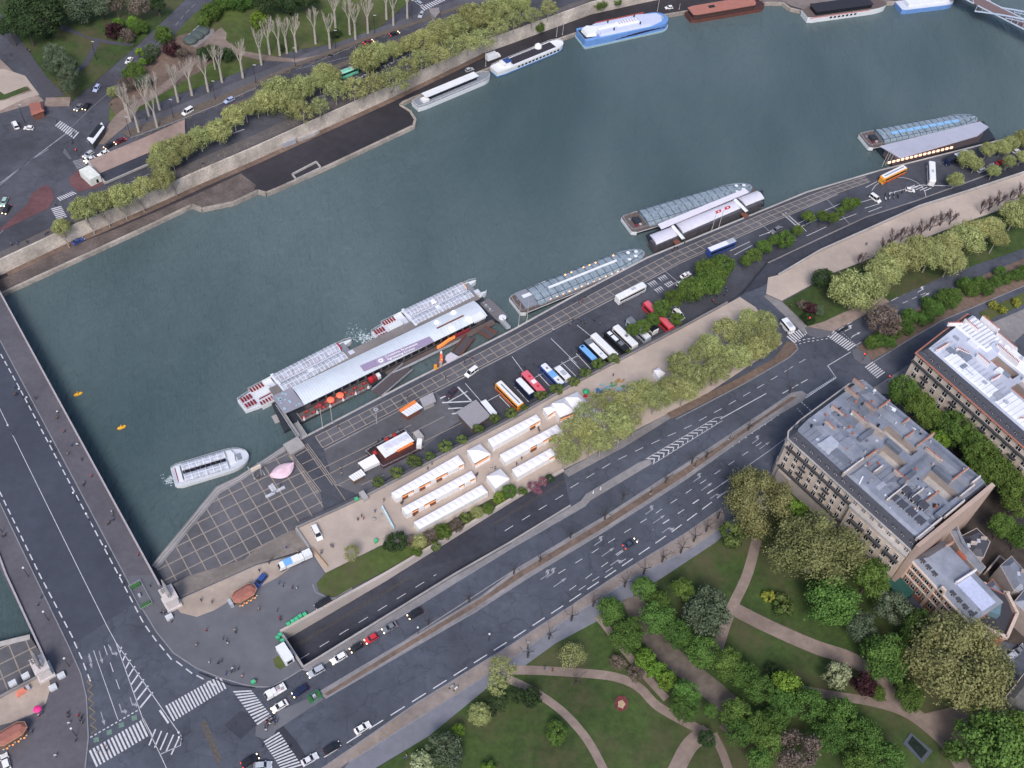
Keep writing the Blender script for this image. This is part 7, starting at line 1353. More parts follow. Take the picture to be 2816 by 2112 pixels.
# ------------------------------------------------------------------ cars
RD = 'cars on the left bank roads'; RB_ = 'cars on the right bank roads'
for x, y, tx, ty, k, m, lab, on in [(683, 1450, 650, 1468, 'suv', SIL, 'silver four-wheel-drive with a dark sunroof beside the tunnel end wall', 1), (732, 1421, 700, 1440, 'estate', WH, 'white estate car with roof rack, second in the queue of six', 1), (770, 1398, 740, 1415, 'small', BLK, 'small black open-topped car behind the red one', 1), (802, 1379, 770, 1398, 'small', REDP, 'bright red hatchback in the queue on the upper carriageway', 1), (842, 1355, 810, 1373, 'sedan', GRY, 'dark grey saloon ahead of the last car in the queue', 1), (897, 1325, 860, 1345, 'sedan', BLK, 'black car last in the queue beside the median', 1), (649, 1492, 620, 1510, 'estate', NAVY, 'dark navy car beside the white pickup near the crossing', 1), (604, 1525, 575, 1543, 'sedan', WH, 'white convertible saloon waiting at the zebra crossing', 1), (697, 1303, 670, 1318, 'suv', BLK, 'black car parked against the pale tunnel wall', 0), (562, 1255, 545, 1275, 'suv', BLU, 'dark blue car parked by the red kiosk', 0), (783, 1572, 820, 1550, 'sedan', WH, 'white saloon driving alone on the lower carriageway', 0), (717, 1615, 755, 1593, 'sedan', BLK, 'black saloon just behind the white saloon on the lower carriageway', 0), (669, 1640, 700, 1622, 'sedan', paint('cream_paint', (.62, .62, .66)), 'pale car leaving the bottom zebra crossing', 0), (568, 1653, 600, 1650, 'estate', SIL, 'silvery car cut by the bottom edge of the picture', 0), (540, 1643, 575, 1622, 'sedan', BLK, 'black car with red tail lamp at the bottom edge', 2), (1361, 1174, 1400, 1150, 'sedan', paint('slate_paint', (.05, .06, .09)), 'lone slate blue taxi with red tail lamps on the wide lower carriageway', 2), (12, 1645, 5, 1620, 'estate', WH, 'white car with dark windows in the bottom left corner', 0), (1018, 804, 1003, 815, 'van', WH, 'white minivan parked at the edge of the quay promenade', 0), (685, 1152, 695, 1172, 'van', WH, 'white panel van parked on the sand by the end wall', 0), (975, 849, 962, 862, 'suv', paint('plum_paint', (.05, .03, .045)), 'dark plum jeep parked on the striped bay', 0), (2186, 1416, 2201, 1404, 'suv', SIL, 'silver car parked in the dark street at the right edge', 0), (2203, 1403, 2218, 1390, 'sedan', GRY, 'grey car parked in front of the silver one in the dark street', 0), (2141, 1518, 2160, 1505, 'sedan', GRY, 'dark car half hidden under the largest olive tree', 0)]:
    put_car(x, y, (tx, ty), k, m, lab, group=RD, z=PZ + .03 if 'jeep' in lab or 'minivan' in lab else (.14 if k == 'van' else .02), on=on)
for x, y, tx, ty, k, m, lab, on in [(279, 130, 268, 142, 'sedan', WH, 'white car driving down the garden road', 0), (209, 190, 200, 202, 'estate', LBLU if 0 else paint('pale_blue_paint', (.35, .42, .6)), 'pale blue car on the garden road below the white one', 0), (170, 231, 160, 240, 'sedan', GRY, 'left of two dark cars side by side at the garden road junction', 1), (187, 229, 177, 240, 'sedan', BLK, 'right of two dark cars side by side at the junction', 1), (33, 270, 25, 255, 'van', WH, 'white van on the left part of the square', 0), (62, 276, 48, 275, 'small', WH, 'small white car beside the white van on the square', 0), (405, 241, 393, 248, 'van', WH, 'white van on the right bank avenue', 0), (495, 216, 483, 222, 'estate', paint('pale_blue_paint', (.35, .42, .6)), 'pale blue car on the avenue right of the white van', 0), (259, 304, 248, 309, 'sedan', paint('dark_red_paint', (.12, .02, .025)), 'dark red car with glowing tail lamps in the avenue queue', 2), (236, 314, 225, 320, 'sedan', BLK, 'black car ahead of the dark red one in the queue', 1), (191, 333, 180, 340, 'estate', SIL, 'silver car at the stop line beside the white taxi', 1), (224, 331, 213, 336, 'sedan', WH, 'white car second in the lane beside the tunnel ramp', 1), (194, 344, 182, 350, 'sedan', paint('taxi_white', (.68, .7, .7)), 'white taxi first at the stop line beside the ramp', 1), (9, 436, 2, 450, 'estate', paint('mint_paint', (.3, .45, .4)), 'mint coloured car at the left edge beside the red paving', 2), (14, 452, 6, 464, 'estate', BLK, 'black car with red lamps beside the mint one', 2), (852, 72, 864, 68, 'sedan', BLK, 'black car with red tail lamps on the far part of the avenue', 2), (796, 90, 808, 86, 'sedan', paint('dark_red_paint', (.12, .02, .025)), 'dark red car behind the round plane tree on the avenue', 2), (905, 6, 898, 0, 'estate', SIL, 'silver car above the far zebra crossing', 0), (910, 31, 903, 42, 'estate', SIL, 'silver car below the far zebra crossing', 0), (1138, 27, 1126, 33, 'van', SIL, 'pale van between the trees near the top', 0)]:
    put_car(x, y, (tx, ty), k, m, lab, group=RB_, on=on)
for x, y, tx, ty, k, m, lab in [(169, 520, 180, 514, 'sedan', BLU, 'blue car parked on the cobbled lower quay'), (1014, 150, 1025, 146, 'small', SIL, 'small silver car on the lower quay above the white barge'), (1445, 16, 1435, 17, 'small', WH, 'small white car on the lower quay right of the catamaran')]: put_car(x, y, (tx, ty), k, m, lab, group='cars on the lower quay', z=RBZ + .1)
for i, (x, y, tx, ty, k, m, lab) in enumerate([(1676, 497, 1660, 505, 'suv', GRY, 'grey car among the marked bays of the coach park'), (1891, 429, 1901, 436, 'van', WH, 'white van beside the parked motorbikes'), (1966, 410, 1978, 412, 'small', WH, 'white car in the middle of the turning circle'), (2121, 367, 2133, 363, 'estate', SIL, 'silver car under the far trees'), (2141, 358, 2152, 353, 'sedan', GRY, 'grey car right of the silver one under the far trees'), (2162, 350, 2175, 345, 'sedan', REDP, 'red car under the far trees'), (2184, 343, 2196, 338, 'estate', WH, 'white car beside the red one under the far trees'), (2196, 326, 2208, 321, 'small', WH, 'small white car at the right edge under the far trees'), (1481, 594, 1492, 588, 'sedan', WH, 'white car left of the tallest fresh green tree'), (1471, 612, 1483, 606, 'small', WH, 'small white car just below it beside the green tree'), (1466, 680, 1477, 690, 'van', WH, 'white van behind the red coach under the trees'), (1460, 665, 1470, 676, 'small', SIL, 'small silver car beside the van behind the red coach'), (2010, 690, 2010, 700, 'small', GRY, 'x')][:12]): put_car(x, y, (tx, ty), k, m, lab, group='cars in the coach park', z=PZ + .07)
# white pickup with load, blue truck, box truck, lorry
def truck(x, y, to, label, cabm, box, name='truck', L=6.5, z=.14, bh=2.2, flat=None):
    X, Y = at(x, y, z + 1); X2, Y2 = at(*to, z + 1); rz = math.atan2(Y2 - Y, X2 - X); t = thing(name, label, 'truck', (X, Y, z), rz, None)
    MB().box((0, 0, .6), (L, 2.1, .3)).build('chassis', DKM, t); c = MB(); c.loft([[(x_, y_, z_) for x_, z_ in ((L / 2 - 1.9, .5), (L / 2, .5), (L / 2, 1.3), (L / 2 - .5, 2.2), (L / 2 - 1.9, 2.25))] for y_ in (-1.02, 1.02)]); c.build('cab', cabm, t)
    MB().add([(L / 2 + .01, -.85, 1.35), (L / 2 + .01, .85, 1.35), (L / 2 - .42, .8, 2.15), (L / 2 - .42, -.8, 2.15)], [(0, 1, 2, 3)]).build('windscreen', GLS, t)
    if flat: MB().box((-1.0, 0, .75 + flat / 2), (L - 2.1, 2.15, flat)).build('load_bed', box, t)
    else: MB().box((-1.0, 0, .75 + bh / 2), (L - 2.1, 2.2, bh)).build('cargo_box', box, t)
    wheels(t, (L / 2 - 1.0, -L / 2 + 1.2), 1.05, .42); return t
t = truck(595, 1494, (560, 1515), 'white double-cab pickup truck with its bed full of pale bags', WH, WH, 'pickup_truck', 5.8, .02, flat=.5)
for k in range(8): MB().box((-1.9 + (k % 4) * .75, -.45 + (k // 4) * .9, 1.4), (.65, .75, .35), k * .3).build('bag', [TENT, CONC, mat('bag_pink', (.6, .45, .5), .9)][k % 3], t)
MB().box((.45, 0, 1.75), (1.4, 1.9, .9), taper=.85).build('rear_cab', WH, t)
t = truck(625, 1217, (600, 1228), 'long white lorry with a blue middle panel parked by the end wall', WH, WH, 'lorry', 6.5, .14, 1.6); MB().box((.35, 0, 2.38), (2.4, 2.24, .08)).build('blue_cover', LBLU, t)
t = truck(657, 1203, (640, 1211), 'white box trailer standing behind the blue covered lorry', WH, WROOF, 'box_trailer', 4.5, .14, 1.9)
t = thing('kiosk_truck', 'white box trailer with open hatch beside the left bank tunnel mouth', 'trailer', (*at(617, 1418, 0), .14), math.atan2(*(Vector(at(632, 1440)) - Vector(at(604, 1396))).yx)); MB().box((0, 0, 1.5), (5.4, 2.6, 2.6)).build('body', WROOF, t); MB().box((2.72, 0, 1.3), (.08, 1.6, 1.4)).build('hatch', GLS, t); MB().box((.6, 1.5, 1.6), (1.2, .5, .8)).build('generator', SIL, t); wheels(t, (-1.2,), 1.3, .35)
slab('grass_patch', [(590, 1424), (604, 1415), (620, 1438), (606, 1447), (594, 1440)], GRASSL, z1=.17)
t = truck(1065, 124, (1082, 118), 'white box truck parked on the lower quay beside the houseboat', WH, WROOF, 'box_truck', 7, RBZ + .05, 2.6)
t = thing('container', 'white boxy cabin standing on the red paving by the right bank tunnel', 'cabin', (*at(198, 388, 0), .2), math.atan2(*(Vector(at(214, 394)) - Vector(at(190, 372))).yx)); MB().box((0, 0, 1.7), (7.4, 4.4, 3.2)).build('body', mat('cabin_white', (.62, .64, .6), .7), t); MB().box((3.72, .6, 1.2), (.06, .9, 1.6)).build('door', GLS, t)
tag(MB().box((*at(623, 312, RBZ), RBZ + 1.2), (6.0, 2.3, 2.2), rz).build('container', mat('container_grey', (.3, .31, .36), .7)), 'grey container box at the foot of the pale quay wall', 'container')
# motorbikes
def moto(x, y, label, z=.02, m=BLK, rz=0, group=None):
    X, Y = at(x, y, z); t = thing('motorbike', label, 'motorbike', (X, Y, z), rz, group); MB().box((0, 0, .65), (1.1, .35, .4), taper=.7).tube((.5, 0, .6), (.75, 0, 1.05), .05).build('body', m, t); MB().tube((.65, -.3, 1.05), (.65, .3, 1.05), .03, n=4).build('handlebar', DKM, t)
    for w in (-.7, .7): MB().tube((w, -.06, .32), (w, .06, .32), .32, n=10).build('wheel', TYRE, t)
    return t
moto(714, 121, 'lone motorbike riding on the right bank avenue'); moto(976, 1484, 'silver motorbike parked on the gravel verge', .14, SIL, .8); moto(985, 1488, 'white motorbike parked right of the silver one on the verge', .14, WH, .9)
for i in range(9): moto(1912 + (i % 5) * 9, 422 + (i // 5) * 9 - (i % 5) * 1.5, f'{ORD[i]} motorbike of the pack parked beside the white van', PZ + .05, [BLK, WH, SIL, GRY][i % 4], 1.2 + .2 * (i % 3), 'motorbikes beside the white van')
# ------------------------------------------------------------------ tents
def marquee(q, bays, label, z=2.5, glow=(), name='marquee', h=.28):
    a0, a1, b1, b0 = (Vector(at(*p, z + .12)) for p in q); c = (a0 + a1 + b1 + b0) / 4; t = thing(name, label, 'tent', (*c, .13), 0, 'white market tents on the promenade'); cc = c
    a0, a1, b1, b0 = (v - cc for v in (a0, a1, b1, b0)); mb = MB(); vs = MB()
    for k in range(bays):
        p = [a0 + (a1 - a0) * k / bays, a0 + (a1 - a0) * (k + 1) / bays, b0 + (b1 - b0) * (k + 1) / bays, b0 + (b1 - b0) * k / bays]; m_ = (p[0] + p[1] + p[2] + p[3]) / 4
        mb.add([(v.x, v.y, z) for v in p] + [(m_.x, m_.y, z + h)], [(0, 1, 4), (1, 2, 4), (2, 3, 4), (3, 0, 4)])
        e = (p[1] - p[0]) * .04; w = (p[3] - p[0]) * .04
        if k in glow:
            y0 = p[3] + e - w * 1; y1 = p[2] - e - w
            g = MB().add([(y0.x, y0.y, 1.1), (y1.x, y1.y, 1.1), (y1.x, y1.y, 1.6), (y0.x, y0.y, 1.6)], [(0, 1, 2, 3)]).build('lit_stall', GLOW, t)
            cn = MB().wall([tuple(p[3] + e), tuple(p[2] - e)], .4, 0, .85).build('counter', [TENTW, BRWN, TENTW][k % 3], t)
        else: vs.wall([tuple(p[3] + e * .3), tuple(p[2] - e * .3)], .05, 0, z - .02)
    mb.build('roof', TENT, t)
    vs.wall([tuple(a1 + (a0 - a1) * .005), tuple(b1)], .05, 0, z - .02); vs.wall([tuple(a0), tuple(b0)], .05, 0, z - .02); vs.wall([tuple(a0), tuple(a1)], .05, 0, z - .02); vs.build('side_wall', TENTW, t)
    for p in (a0, a1, b0, b1): MB().tube((p.x, p.y, 0), (p.x, p.y, z), .06, n=4).build('pole', LTM, t)
    return t
marquee([(845.5, 1064.5), (989, 983), (1003, 1001), (856, 1077)], 12, 'long white stall tent nearest the parapet, lit orange at its openings', glow=(1, 2, 4, 5, 7, 8, 11))
marquee([(868, 1097), (1018, 1017), (1028, 1031), (878, 1111)], 12, 'middle one of three parallel long white stall tents, glowing orange', glow=(1, 3, 4, 9, 11))
marquee([(894, 1128), (1040.5, 1047), (1054, 1063), (906, 1143)], 12, 'long white tent against the hedge, lowest of three parallel tents')
marquee([(1009, 973), (1037, 958.5), (1060, 981), (1025, 1001)], 1, 'open square white pagoda tent with warm light beneath', z=2.9, h=1.5, glow=(0,), name='pagoda_tent'); marquee([(1051, 1029), (1081, 1012), (1101, 1034), (1071, 1055)], 1, 'closed square white pagoda tent near the hedge', z=2.9, h=1.5, name='pagoda_tent')
marquee([(1054, 949), (1158.5, 895), (1168.5, 907), (1064, 966)], 9, 'long white tent above the row of coaches shrubs, right of the open pagoda', glow=(7, 8))
marquee([(1080, 982), (1203, 917), (1214, 930), (1091, 998)], 9, 'long white tent running under the left airy plane trees', glow=(4, 6, 7)); marquee([(1106, 1014), (1190, 968), (1201, 982), (1117, 1031)], 6, 'shorter white tent beside the rose bushes', glow=(5,))
marquee([(1173, 882), (1192, 873), (1202, 885), (1184, 898)], 1, 'small white pagoda tent with orange counter joined to the big tent', z=2.6, h=1.3, name='pagoda_tent', glow=(0,)); marquee([(1192, 871), (1248, 846), (1275, 876), (1210, 902)], 2, 'broad white double peaked tent left of the coloured play area', z=3.2, h=2.2, glow=(0,))
marquee([(1240, 905), (1285, 880), (1300, 900), (1256, 926)], 2, 'white tent almost hidden under the airy plane trees', z=2.8); marquee([(1412, 800), (1424, 793), (1437, 806), (1424, 818)], 1, 'single small white tent alone among the big plane trees', z=2.6, h=1.3, name='pagoda_tent')
t = thing('awning', 'plain white rectangular awning beside the red deck restaurant', 'awning', (*at(796, 998, PZ + 2.7), PZ)); c = Vector(at(796, 998, PZ + 2.7)); q = [Vector(at(*p, PZ + 2.7)) - c for p in ((773, 1000), (808, 981), (820, 998), (786, 1014))]
MB().prism([tuple(v) for v in q], 2.6, 2.75).build('roof', TENT, t); [MB().tube((v.x, v.y, 0), (v.x, v.y, 2.6), .08).build('pole', LTM, t) for v in q]; MB().wall([tuple(q[3]), tuple(q[2])], .05, 1.2, 2.6).build('side_curtain', TENTW, t)
def booth(l, z, h, roofm, wallm, label, name='kiosk', stripes=None, ridge=0, extra=None, inset=.5):
    c = Vector((sum(at(*p, z + h)[0] for p in l) / len(l), sum(at(*p, z + h)[1] for p in l) / len(l))); q = [tuple(Vector(at(*p, z + h)) - c) for p in l]; t = thing(name, label, 'kiosk', (*c, z))
    MB().prism(offset_poly(q, -inset * (1 if sum(q[i][0] * q[(i + 1) % len(q)][1] - q[(i + 1) % len(q)][0] * q[i][1] for i in range(len(q))) > 0 else -1)), 0, h - .02).build('wall', wallm, t); MB().prism(q, h, h + .25 + ridge, inset=ridge).build('roof', roofm, t)
    if stripes:
        a, b, c2, d2 = (Vector(p) for p in q)
        for k in range(1, 6): f = k / 6; MB().line([tuple(a + (b - a) * f), tuple(d2 + (c2 - d2) * f)], .12, h + .27).build('roof_seam', stripes, t)
    return t, q
t, q = booth([(864, 889), (898, 868), (913, 881), (880, 900)], PZ, 3.0, WROOF, BRWN, 'kiosk with a white ribbed roof and bright orange back edge', stripes=SIL); a, b = Vector(q[0]), Vector(q[1]); MB().wall([tuple(a), tuple(b)], 1.3, 3.0, 3.35).build('orange_edge', mat('kiosk_orange', (.8, .2, .05), .6), t)
booth([(906, 862), (935, 848), (942, 868), (914, 880)], PZ, 2.6, mat('kiosk_grey_roof', (.3, .29, .31), .8), CONC, 'grey flat roofed kiosk right of the orange edged one')
booth([(985, 891), (1028, 864), (1060, 899), (1019, 927)], PZ, 3.2, mat('hut_grey_roof', (.26, .25, .27), .85, .06, .8), mat('hut_wall', (.1, .08, .08), .8), 'square grey flat roofed hut at the end of the paved quay', name='hut', inset=.6)
booth([(753, 1030), (780, 1014), (790, 1026), (764, 1040)], PZ, 2.6, TENTW, mat('stand_brown', (.15, .1, .07), .8), 'small snack stand with a pale ribbed roof at the left of the awning', stripes=SIL)
c = Vector(at(848, 970, PZ)); t = thing('pavilion_restaurant', 'deck restaurant with a white stepped roof on dark red terraces', 'building', (*c, PZ)); P3 = lambda l, z: [tuple(Vector(at(*p, PZ + z)) - c) for p in l]
MB().prism(P3([(790, 976), (873, 929), (914, 968), (828, 1010)], .7), 0, .7).build('terrace', DWOOD, t); MB().prism(P3([(817, 968), (877, 936), (893, 955), (835, 986)], 3), .7, 3.0).build('wall', mat('pavilion_wall', (.16, .05, .04), .7), t)
MB().prism(P3([(813, 964), (877, 930), (895, 951), (832, 988)], 3.4), 3.05, 3.5, inset=.3).build('roof', WROOF, t); MB().prism(P3([(826, 962), (877, 937), (884, 946), (834, 973)], 4), 3.52, 4.0, inset=.2).build('upper_roof', mat('pavilion_upper', (.55, .56, .64), .7), t)
pp = P3([(858, 974), (892, 956)], 3.3); MB().wall(pp, .8, 3.0, 3.3).build('awning', mat('kiosk_orange', (.8, .2, .05)), t); rail(t, P3([(790, 976), (873, 929), (914, 968), (828, 1010)], .7), .7, .9, LTM)
for i, (x, y) in enumerate(((836, 946), (852, 937), (810, 975))): a = P3([(x, y)], 2.5)[0]; MB().lathe([(.9, 0), (.4, .8), (.03, 1.4)], (*a, 1.8), 7).build('parasol', mat('parasol_maroon', (.3, .03, .03), .8), t)
for i, (x, y) in enumerate(((805, 966), (818, 955), (826, 950), (864, 931), (870, 928), (800, 972), (812, 961))): a = P3([(x, y)], 1)[0]; MB().box((*a, 1.1), (.7, .7, .7)).build('table', DKM, t)
a = P3([(906, 962)], 1)[0]; MB().box((*a, 1.9), (1.6, 2.6, 2.2)).build('service_box', TENTW, t); a = P3([(904, 945)], 1)[0]; MB().box((*a, 1.3), (2.2, 3.2, 2.6), .7).build('storage_box', CONC, t)
# canopy shaped like a leaf
c = Vector(at(607, 1016, PZ + 3.2)); t = thing('leaf_canopy', 'pale pink leaf-shaped canopy on the gridded quay', 'canopy', (*c, PZ)); a = Vector(at(582, 1025, PZ + 3.2)) - c; b = Vector(at(635, 998, PZ + 3.2)) - c; e = b - a; nv = Vector((-e.y, e.x)).normalized(); secs = []
for k in range(13): f = k / 12; m_ = a + e * f; w = 1.75 * math.sin(PI * f) ** .8 + .02; secs.append([(*(m_ + nv * w * s), 3.2 - .5 * s * s) for s in (-1.6, -.8, 0, .5, 1)])
MB().loft(secs, caps=False, close=False).build('membrane', mat('pink_membrane', (.62, .45, .52), .6, .15, .5), t); [MB().tube((*(a + e * f + nv), 0), (*(a + e * f), 3.2), .1).build('pole', LTM, t) for f in (.35, .65)]; MB().box((0, 0, .7), (2.2, 1.0, 1.4)).build('stand', CONC, t)
for i, (x, y, r_) in enumerate(((585, 1069, 0), (592, 1066, 0), (606, 1058.5, 1), (584, 1071, 1))):
    X, Y = at([587, 592, 606, 584][i], [1058, 1054, 1058, 1070][i], PZ); tag(MB().box((X, Y, PZ + .3), (3.0, .8, .5), (rz if r_ else rz + PI / 2)).build('bench', mat('bench_pale', (.45, .46, .5), .7)), ['first upright', 'second upright', 'right slanting', 'lower slanting'][i] + ' pale bench of the four on the gridded quay', 'bench')
# kiosks with red octagonal roofs
for i, (x, y, L_) in enumerate(((527, 1281, 7.2), (22, 1585, 8.2))):
    X, Y = at(x, y, 3.2); rr = math.atan2(*(Vector(at(x + 20, y - 12)) - Vector(at(x, y))).yx); t = thing('kiosk', ['souvenir kiosk with an orange red octagonal roof on the bridge square', 'kiosk with a red octagonal roof in the bottom left corner'][i], 'kiosk', (X, Y, .15), rr, 'red roofed kiosks'); o8 = [(L_ / 2 * a, 2.0 * b) for a, b in ((-1, -.45), (-.6, -1), (.6, -1), (1, -.45), (1, .45), (.6, 1), (-.6, 1), (-1, .45))]
    MB().prism(offset_poly(o8, -.5), 0, 2.9).build('wall', mat('kiosk_brown', (.16, .09, .06), .7), t); MB().prism(o8, 2.9, 3.1).build('eaves', mat('kiosk_eaves', (.4, .25, .16), .7), t); MB().prism(offset_poly(o8, -.1), 3.1, 3.9, inset=.9).build('roof', mat('kiosk_red', (.28, .11, .085), .8, .15, 1), t)
    for k in range(9): MB().box((-L_ * .36 + k * L_ * .09, -2.25, 1.9 - .5 * (k % 2)), (.45, .15, .45)).build('lamp', GLOW if k % 2 else mat('postcards', (.5, .45, .35), .8, .5, 3), t)
    MB().box((-L_ / 2 - .6, .5, 1), (.9, 2, 2)).build('side_stand', SIL, t)
# newsstand and carousel style booths on the right bank
booth([(188, 300), (220, 265), (226, 276), (200, 312)], 0, 3.0, WROOF, mat('booth_grey', (.06, .06, .07), .7), 'long newsstand with a white and black roof by the right bank crossing', name='newsstand', inset=.2)
tag(MB().box((*at(207, 283, 3.3), 3.35), (8.2, 2.0, .1), math.atan2(*(Vector(at(219, 268)) - Vector(at(194, 300))).yx)).build('roof_panel', BLK), 'black roof panel lying on the right bank newsstand', 'panel')
booth([(62, 225), (92, 222), (96, 240), (68, 250)], 0, 3.0, mat('kiosk_red', (.36, .11, .075)), BRWN, 'red roofed stand with warm lamps at the foot of the sandy gardens', ridge=.8)
for i, (x, y) in enumerate(((411, 84), (425, 74), (436, 65))):
    X, Y = at(x, y, 1.5); tag(MB().lathe([(3.1, 0), (3.1, .9), (2.8, 1.3), (1.6, 1.7), (.01, 1.8)], (X, Y, .5), 16).build('dome_skylight', mat('dome_dark', (.07, .09, .085), .6, .2, 1)), ['left', 'middle', 'right'][i] + ' one of three round grey skylight domes in the gardens', 'skylight')
slab('skylight_terrace', [(398, 84), (432, 54), (452, 60), (450, 68), (420, 96), (402, 92)], STONEL, z1=.35)
slab('skylight_terrace', [(408, 98), (450, 66), (462, 62), (464, 72), (425, 104)], STONEG, z1=.3)
o = MB().prism(pts([(926, 20), (948, 18), (950, 28), (940, 40), (930, 30)], 2), 0, 2.4).build('small_building', mat('bunker_grey', (.22, .2, .2), .9)); tag(o, 'small grey stone booth among the bare trees near the top', 'building')
tag(MB().wall(pts([(98, 222), (152, 220)]), 5.5, .02, .4).build('garden_steps', SANDP), 'broad garden steps between the dark promenade and the junction', 'stairs')
# ------------------------------------------------------------------ coloured play sculptures under the trees
cols = [('yellow', (.42, .36, .08)), ('blue', (.06, .17, .33)), ('sky blue', (.25, .42, .5)), ('green', (.12, .26, .1)), ('ochre', (.35, .2, .08)), ('white', (.5, .5, .5))]
rnd = random.Random(9); k = 0
for x, y in [(1283, 850), (1297, 843), (1310, 836), (1325, 830), (1338, 824), (1292, 860), (1306, 853), (1320, 847), (1335, 841), (1350, 834), (1302, 868), (1318, 861), (1333, 855), (1350, 849), (1365, 842), (1330, 872), (1346, 864), (1362, 858), (1378, 850), (1348, 880), (1368, 873), (1385, 866)]:
    n_, c_ = cols[k % 6]; X, Y = at(x, y, .5); mb = MB(); 
    for j in range(12): mb.box((rnd.uniform(-1.4, 1.4), rnd.uniform(-1.1, 1.1), .2 + rnd.uniform(0, .3)), (rnd.uniform(.5, 1.4), rnd.uniform(.25, .6), rnd.uniform(.2, .6)), rnd.uniform(.3, 1.0), taper=.6)
    o = mb.build('play_sculpture', mat('play_' + n_, c_, .6, .3, 2), loc=(X, Y, .13)); tag(o, f'{n_} bumpy play piece, {ORD[k // 6]} of its colour from the left, under the plane trees', 'play equipment', 'coloured play pieces'); k += 1
X, Y = at(1265, 852, 1); t = thing('slide_tower', 'small red play tower with a green roof beside the coloured play pieces', 'play equipment', (X, Y, .13)); MB().box((0, 0, 1.2), (1.2, 1.2, 2.4)).build('tower', REDP, t); MB().lathe([(1.2, 0), (.9, .4), (.02, 1)], (0, 0, 2.4), 8).build('roof', GRNP, t)
# ------------------------------------------------------------------ small street furniture
for i, (x, y, r_) in enumerate(((623, 1348, 0), (632, 1342, 0), (640, 1337, 0), (648, 1331, 0), (658, 1327, 0), (600, 1377, 1), (605, 1371, 1), (610, 1384, 1), (547, 1473, 0), (770, 1078, 0), (812, 1168, 0))):
    X, Y = at(x, y, 1); t = thing('wheelie_bin', (['first', 'second', 'third', 'fourth', 'fifth'][i] + ' green bin from the left along the tunnel wall') if i < 5 else ['left corner green bin', 'upper corner green bin', 'lower corner green bin', 'green bin by the curved kerb railing', 'green bin at the parapet opening on the sand', 'green bin on the sand by the grass edge'][i - 5] + (' at the tunnel wall end' if i < 8 else ''), 'bin', (X, Y, .14), rz, 'green wheelie bins')
    MB().box((0, 0, .55), (.95, .8, 1.0), taper=1.1).build('body', GRNP, t); MB().box((0, 0, 1.12), (1.05, .95, .12)).build('lid', mat('bin_lid', (.06, .42, .2), .5), t)
def pole(x, y, h, label, m=POLEM, r=.13, z=.12, name='flagpole', head=None, cat='pole', group=None):
    X, Y = at(x, y, z); t = thing(name, label, cat, (X, Y, z), 0, group); MB().tube((0, 0, 0), (0, 0, h), r, r * .6).build('pole', m, t)
    if head == 'lamp': MB().box((.5, 0, h), (1.2, .35, .18)).build('lamp_head', LTM, t)
    elif head == 'globe': MB().lathe([(.01, 0), (.28, .12), (.28, .4), (.01, .5)], (0, 0, h), 8).build('lamp_head', mat('lamp_globe', (.6, .6, .62), .4), t)
    elif head == 'red': MB().box((0, 0, h - .4), (.4, .4, 1.1)).build('signal_box', BLK, t); MB().box((-.22, -.1, h - .1), (.12, .4, .4)).build('red_light', TAILON, t)
    elif head == 'star': [MB().box((0, 0, h), (1.6, .25, .2), k * PI / 4).build('spotlight', LTM, t) for k in range(4)]
    else: MB().lathe([(.01, 0), (.3, .1), (.01, .25)], (0, 0, 0), 8).build('base', LTM, t)
    return t
for i, (x, y, h, l_) in enumerate([(697, 924, 10.5, 'left pale flagpole of two on the quay by the terrace'), (718, 914, 10.5, 'right pale flagpole of two on the quay by the terrace'), (1120, 703, 11.5, 'left pale mast of two between the pontoon and the dining boat'), (1138, 694, 11.5, 'right pale mast of two between the pontoon and the dining boat'), (1537, 498.5, 9.5, 'left flagpole of two before the vaulted pontoon'), (1552, 493, 9.5, 'right flagpole of two before the vaulted pontoon')]): pole(x, y, h, l_, z=PZ + .05)
pole(814, 915, 7.5, 'lamp mast with a cross of spotlights on the paved quay band', LTM, z=PZ + .05, head='star', name='lamp_mast', cat='lamp')
for i, (x, y, h, l_) in enumerate([(1049, 143, 8, 'pale post on the lower quay between the two barges'), (1202, 79, 8.5, 'left pale post of two between houseboat and catamaran'), (1215, 75, 8, 'right pale post of two between houseboat and catamaran'), (1420, 24, 9, 'pale post behind the bow of the catamaran'), (1467, 20, 3, 'short thick cream post on the quay by the rust-red barge')]): pole(x, y, h, l_, z=RBZ + .1)
for i, (x, y) in enumerate([(282, 293), (375, 255), (465, 215), (553, 180), (638, 143), (725, 105), (809, 72), (890, 40)]): pole(x, y, 9, f'{ORD[i]} dark lamp post from the left along the garden side of the avenue', DKM, head='lamp', name='street_lamp', cat='lamp', group='lamp posts of the right bank avenue')
pole(55, 267, 9, 'tall lamp post beside the small white car on the square', DKM, head='lamp', name='street_lamp', cat='lamp'); pole(209, 130, 9, 'lone dark lamp post on the lawn by the garden road', DKM, head='lamp', name='street_lamp', cat='lamp')
for i, (x, y) in enumerate([(30, 940), (92, 1062 - 147), (70, 880), (122, 975), (170, 1085), (198, 1130), (240, 1200), (271, 1262)]): pole(x - 2 if i != 1 else 52, y if i != 1 else 862, 5, f'{["second", "first", "third", "fourth", "fifth", "sixth", "seventh", "eighth"][i]} lamp post from the far end on the right bridge pavement', DKM, .1, head='globe', name='street_lamp', cat='lamp', group='bridge lamp posts')
for i, (x, y) in enumerate([(5, 1150), (62, 1246), (105, 1340), (150, 1440), (165, 1590)]): pole(x, y, 5, f'{ORD[i]} lamp post from the top on the left bridge pavement', DKM, .1, head='globe', name='street_lamp', cat='lamp', group='bridge lamp posts')
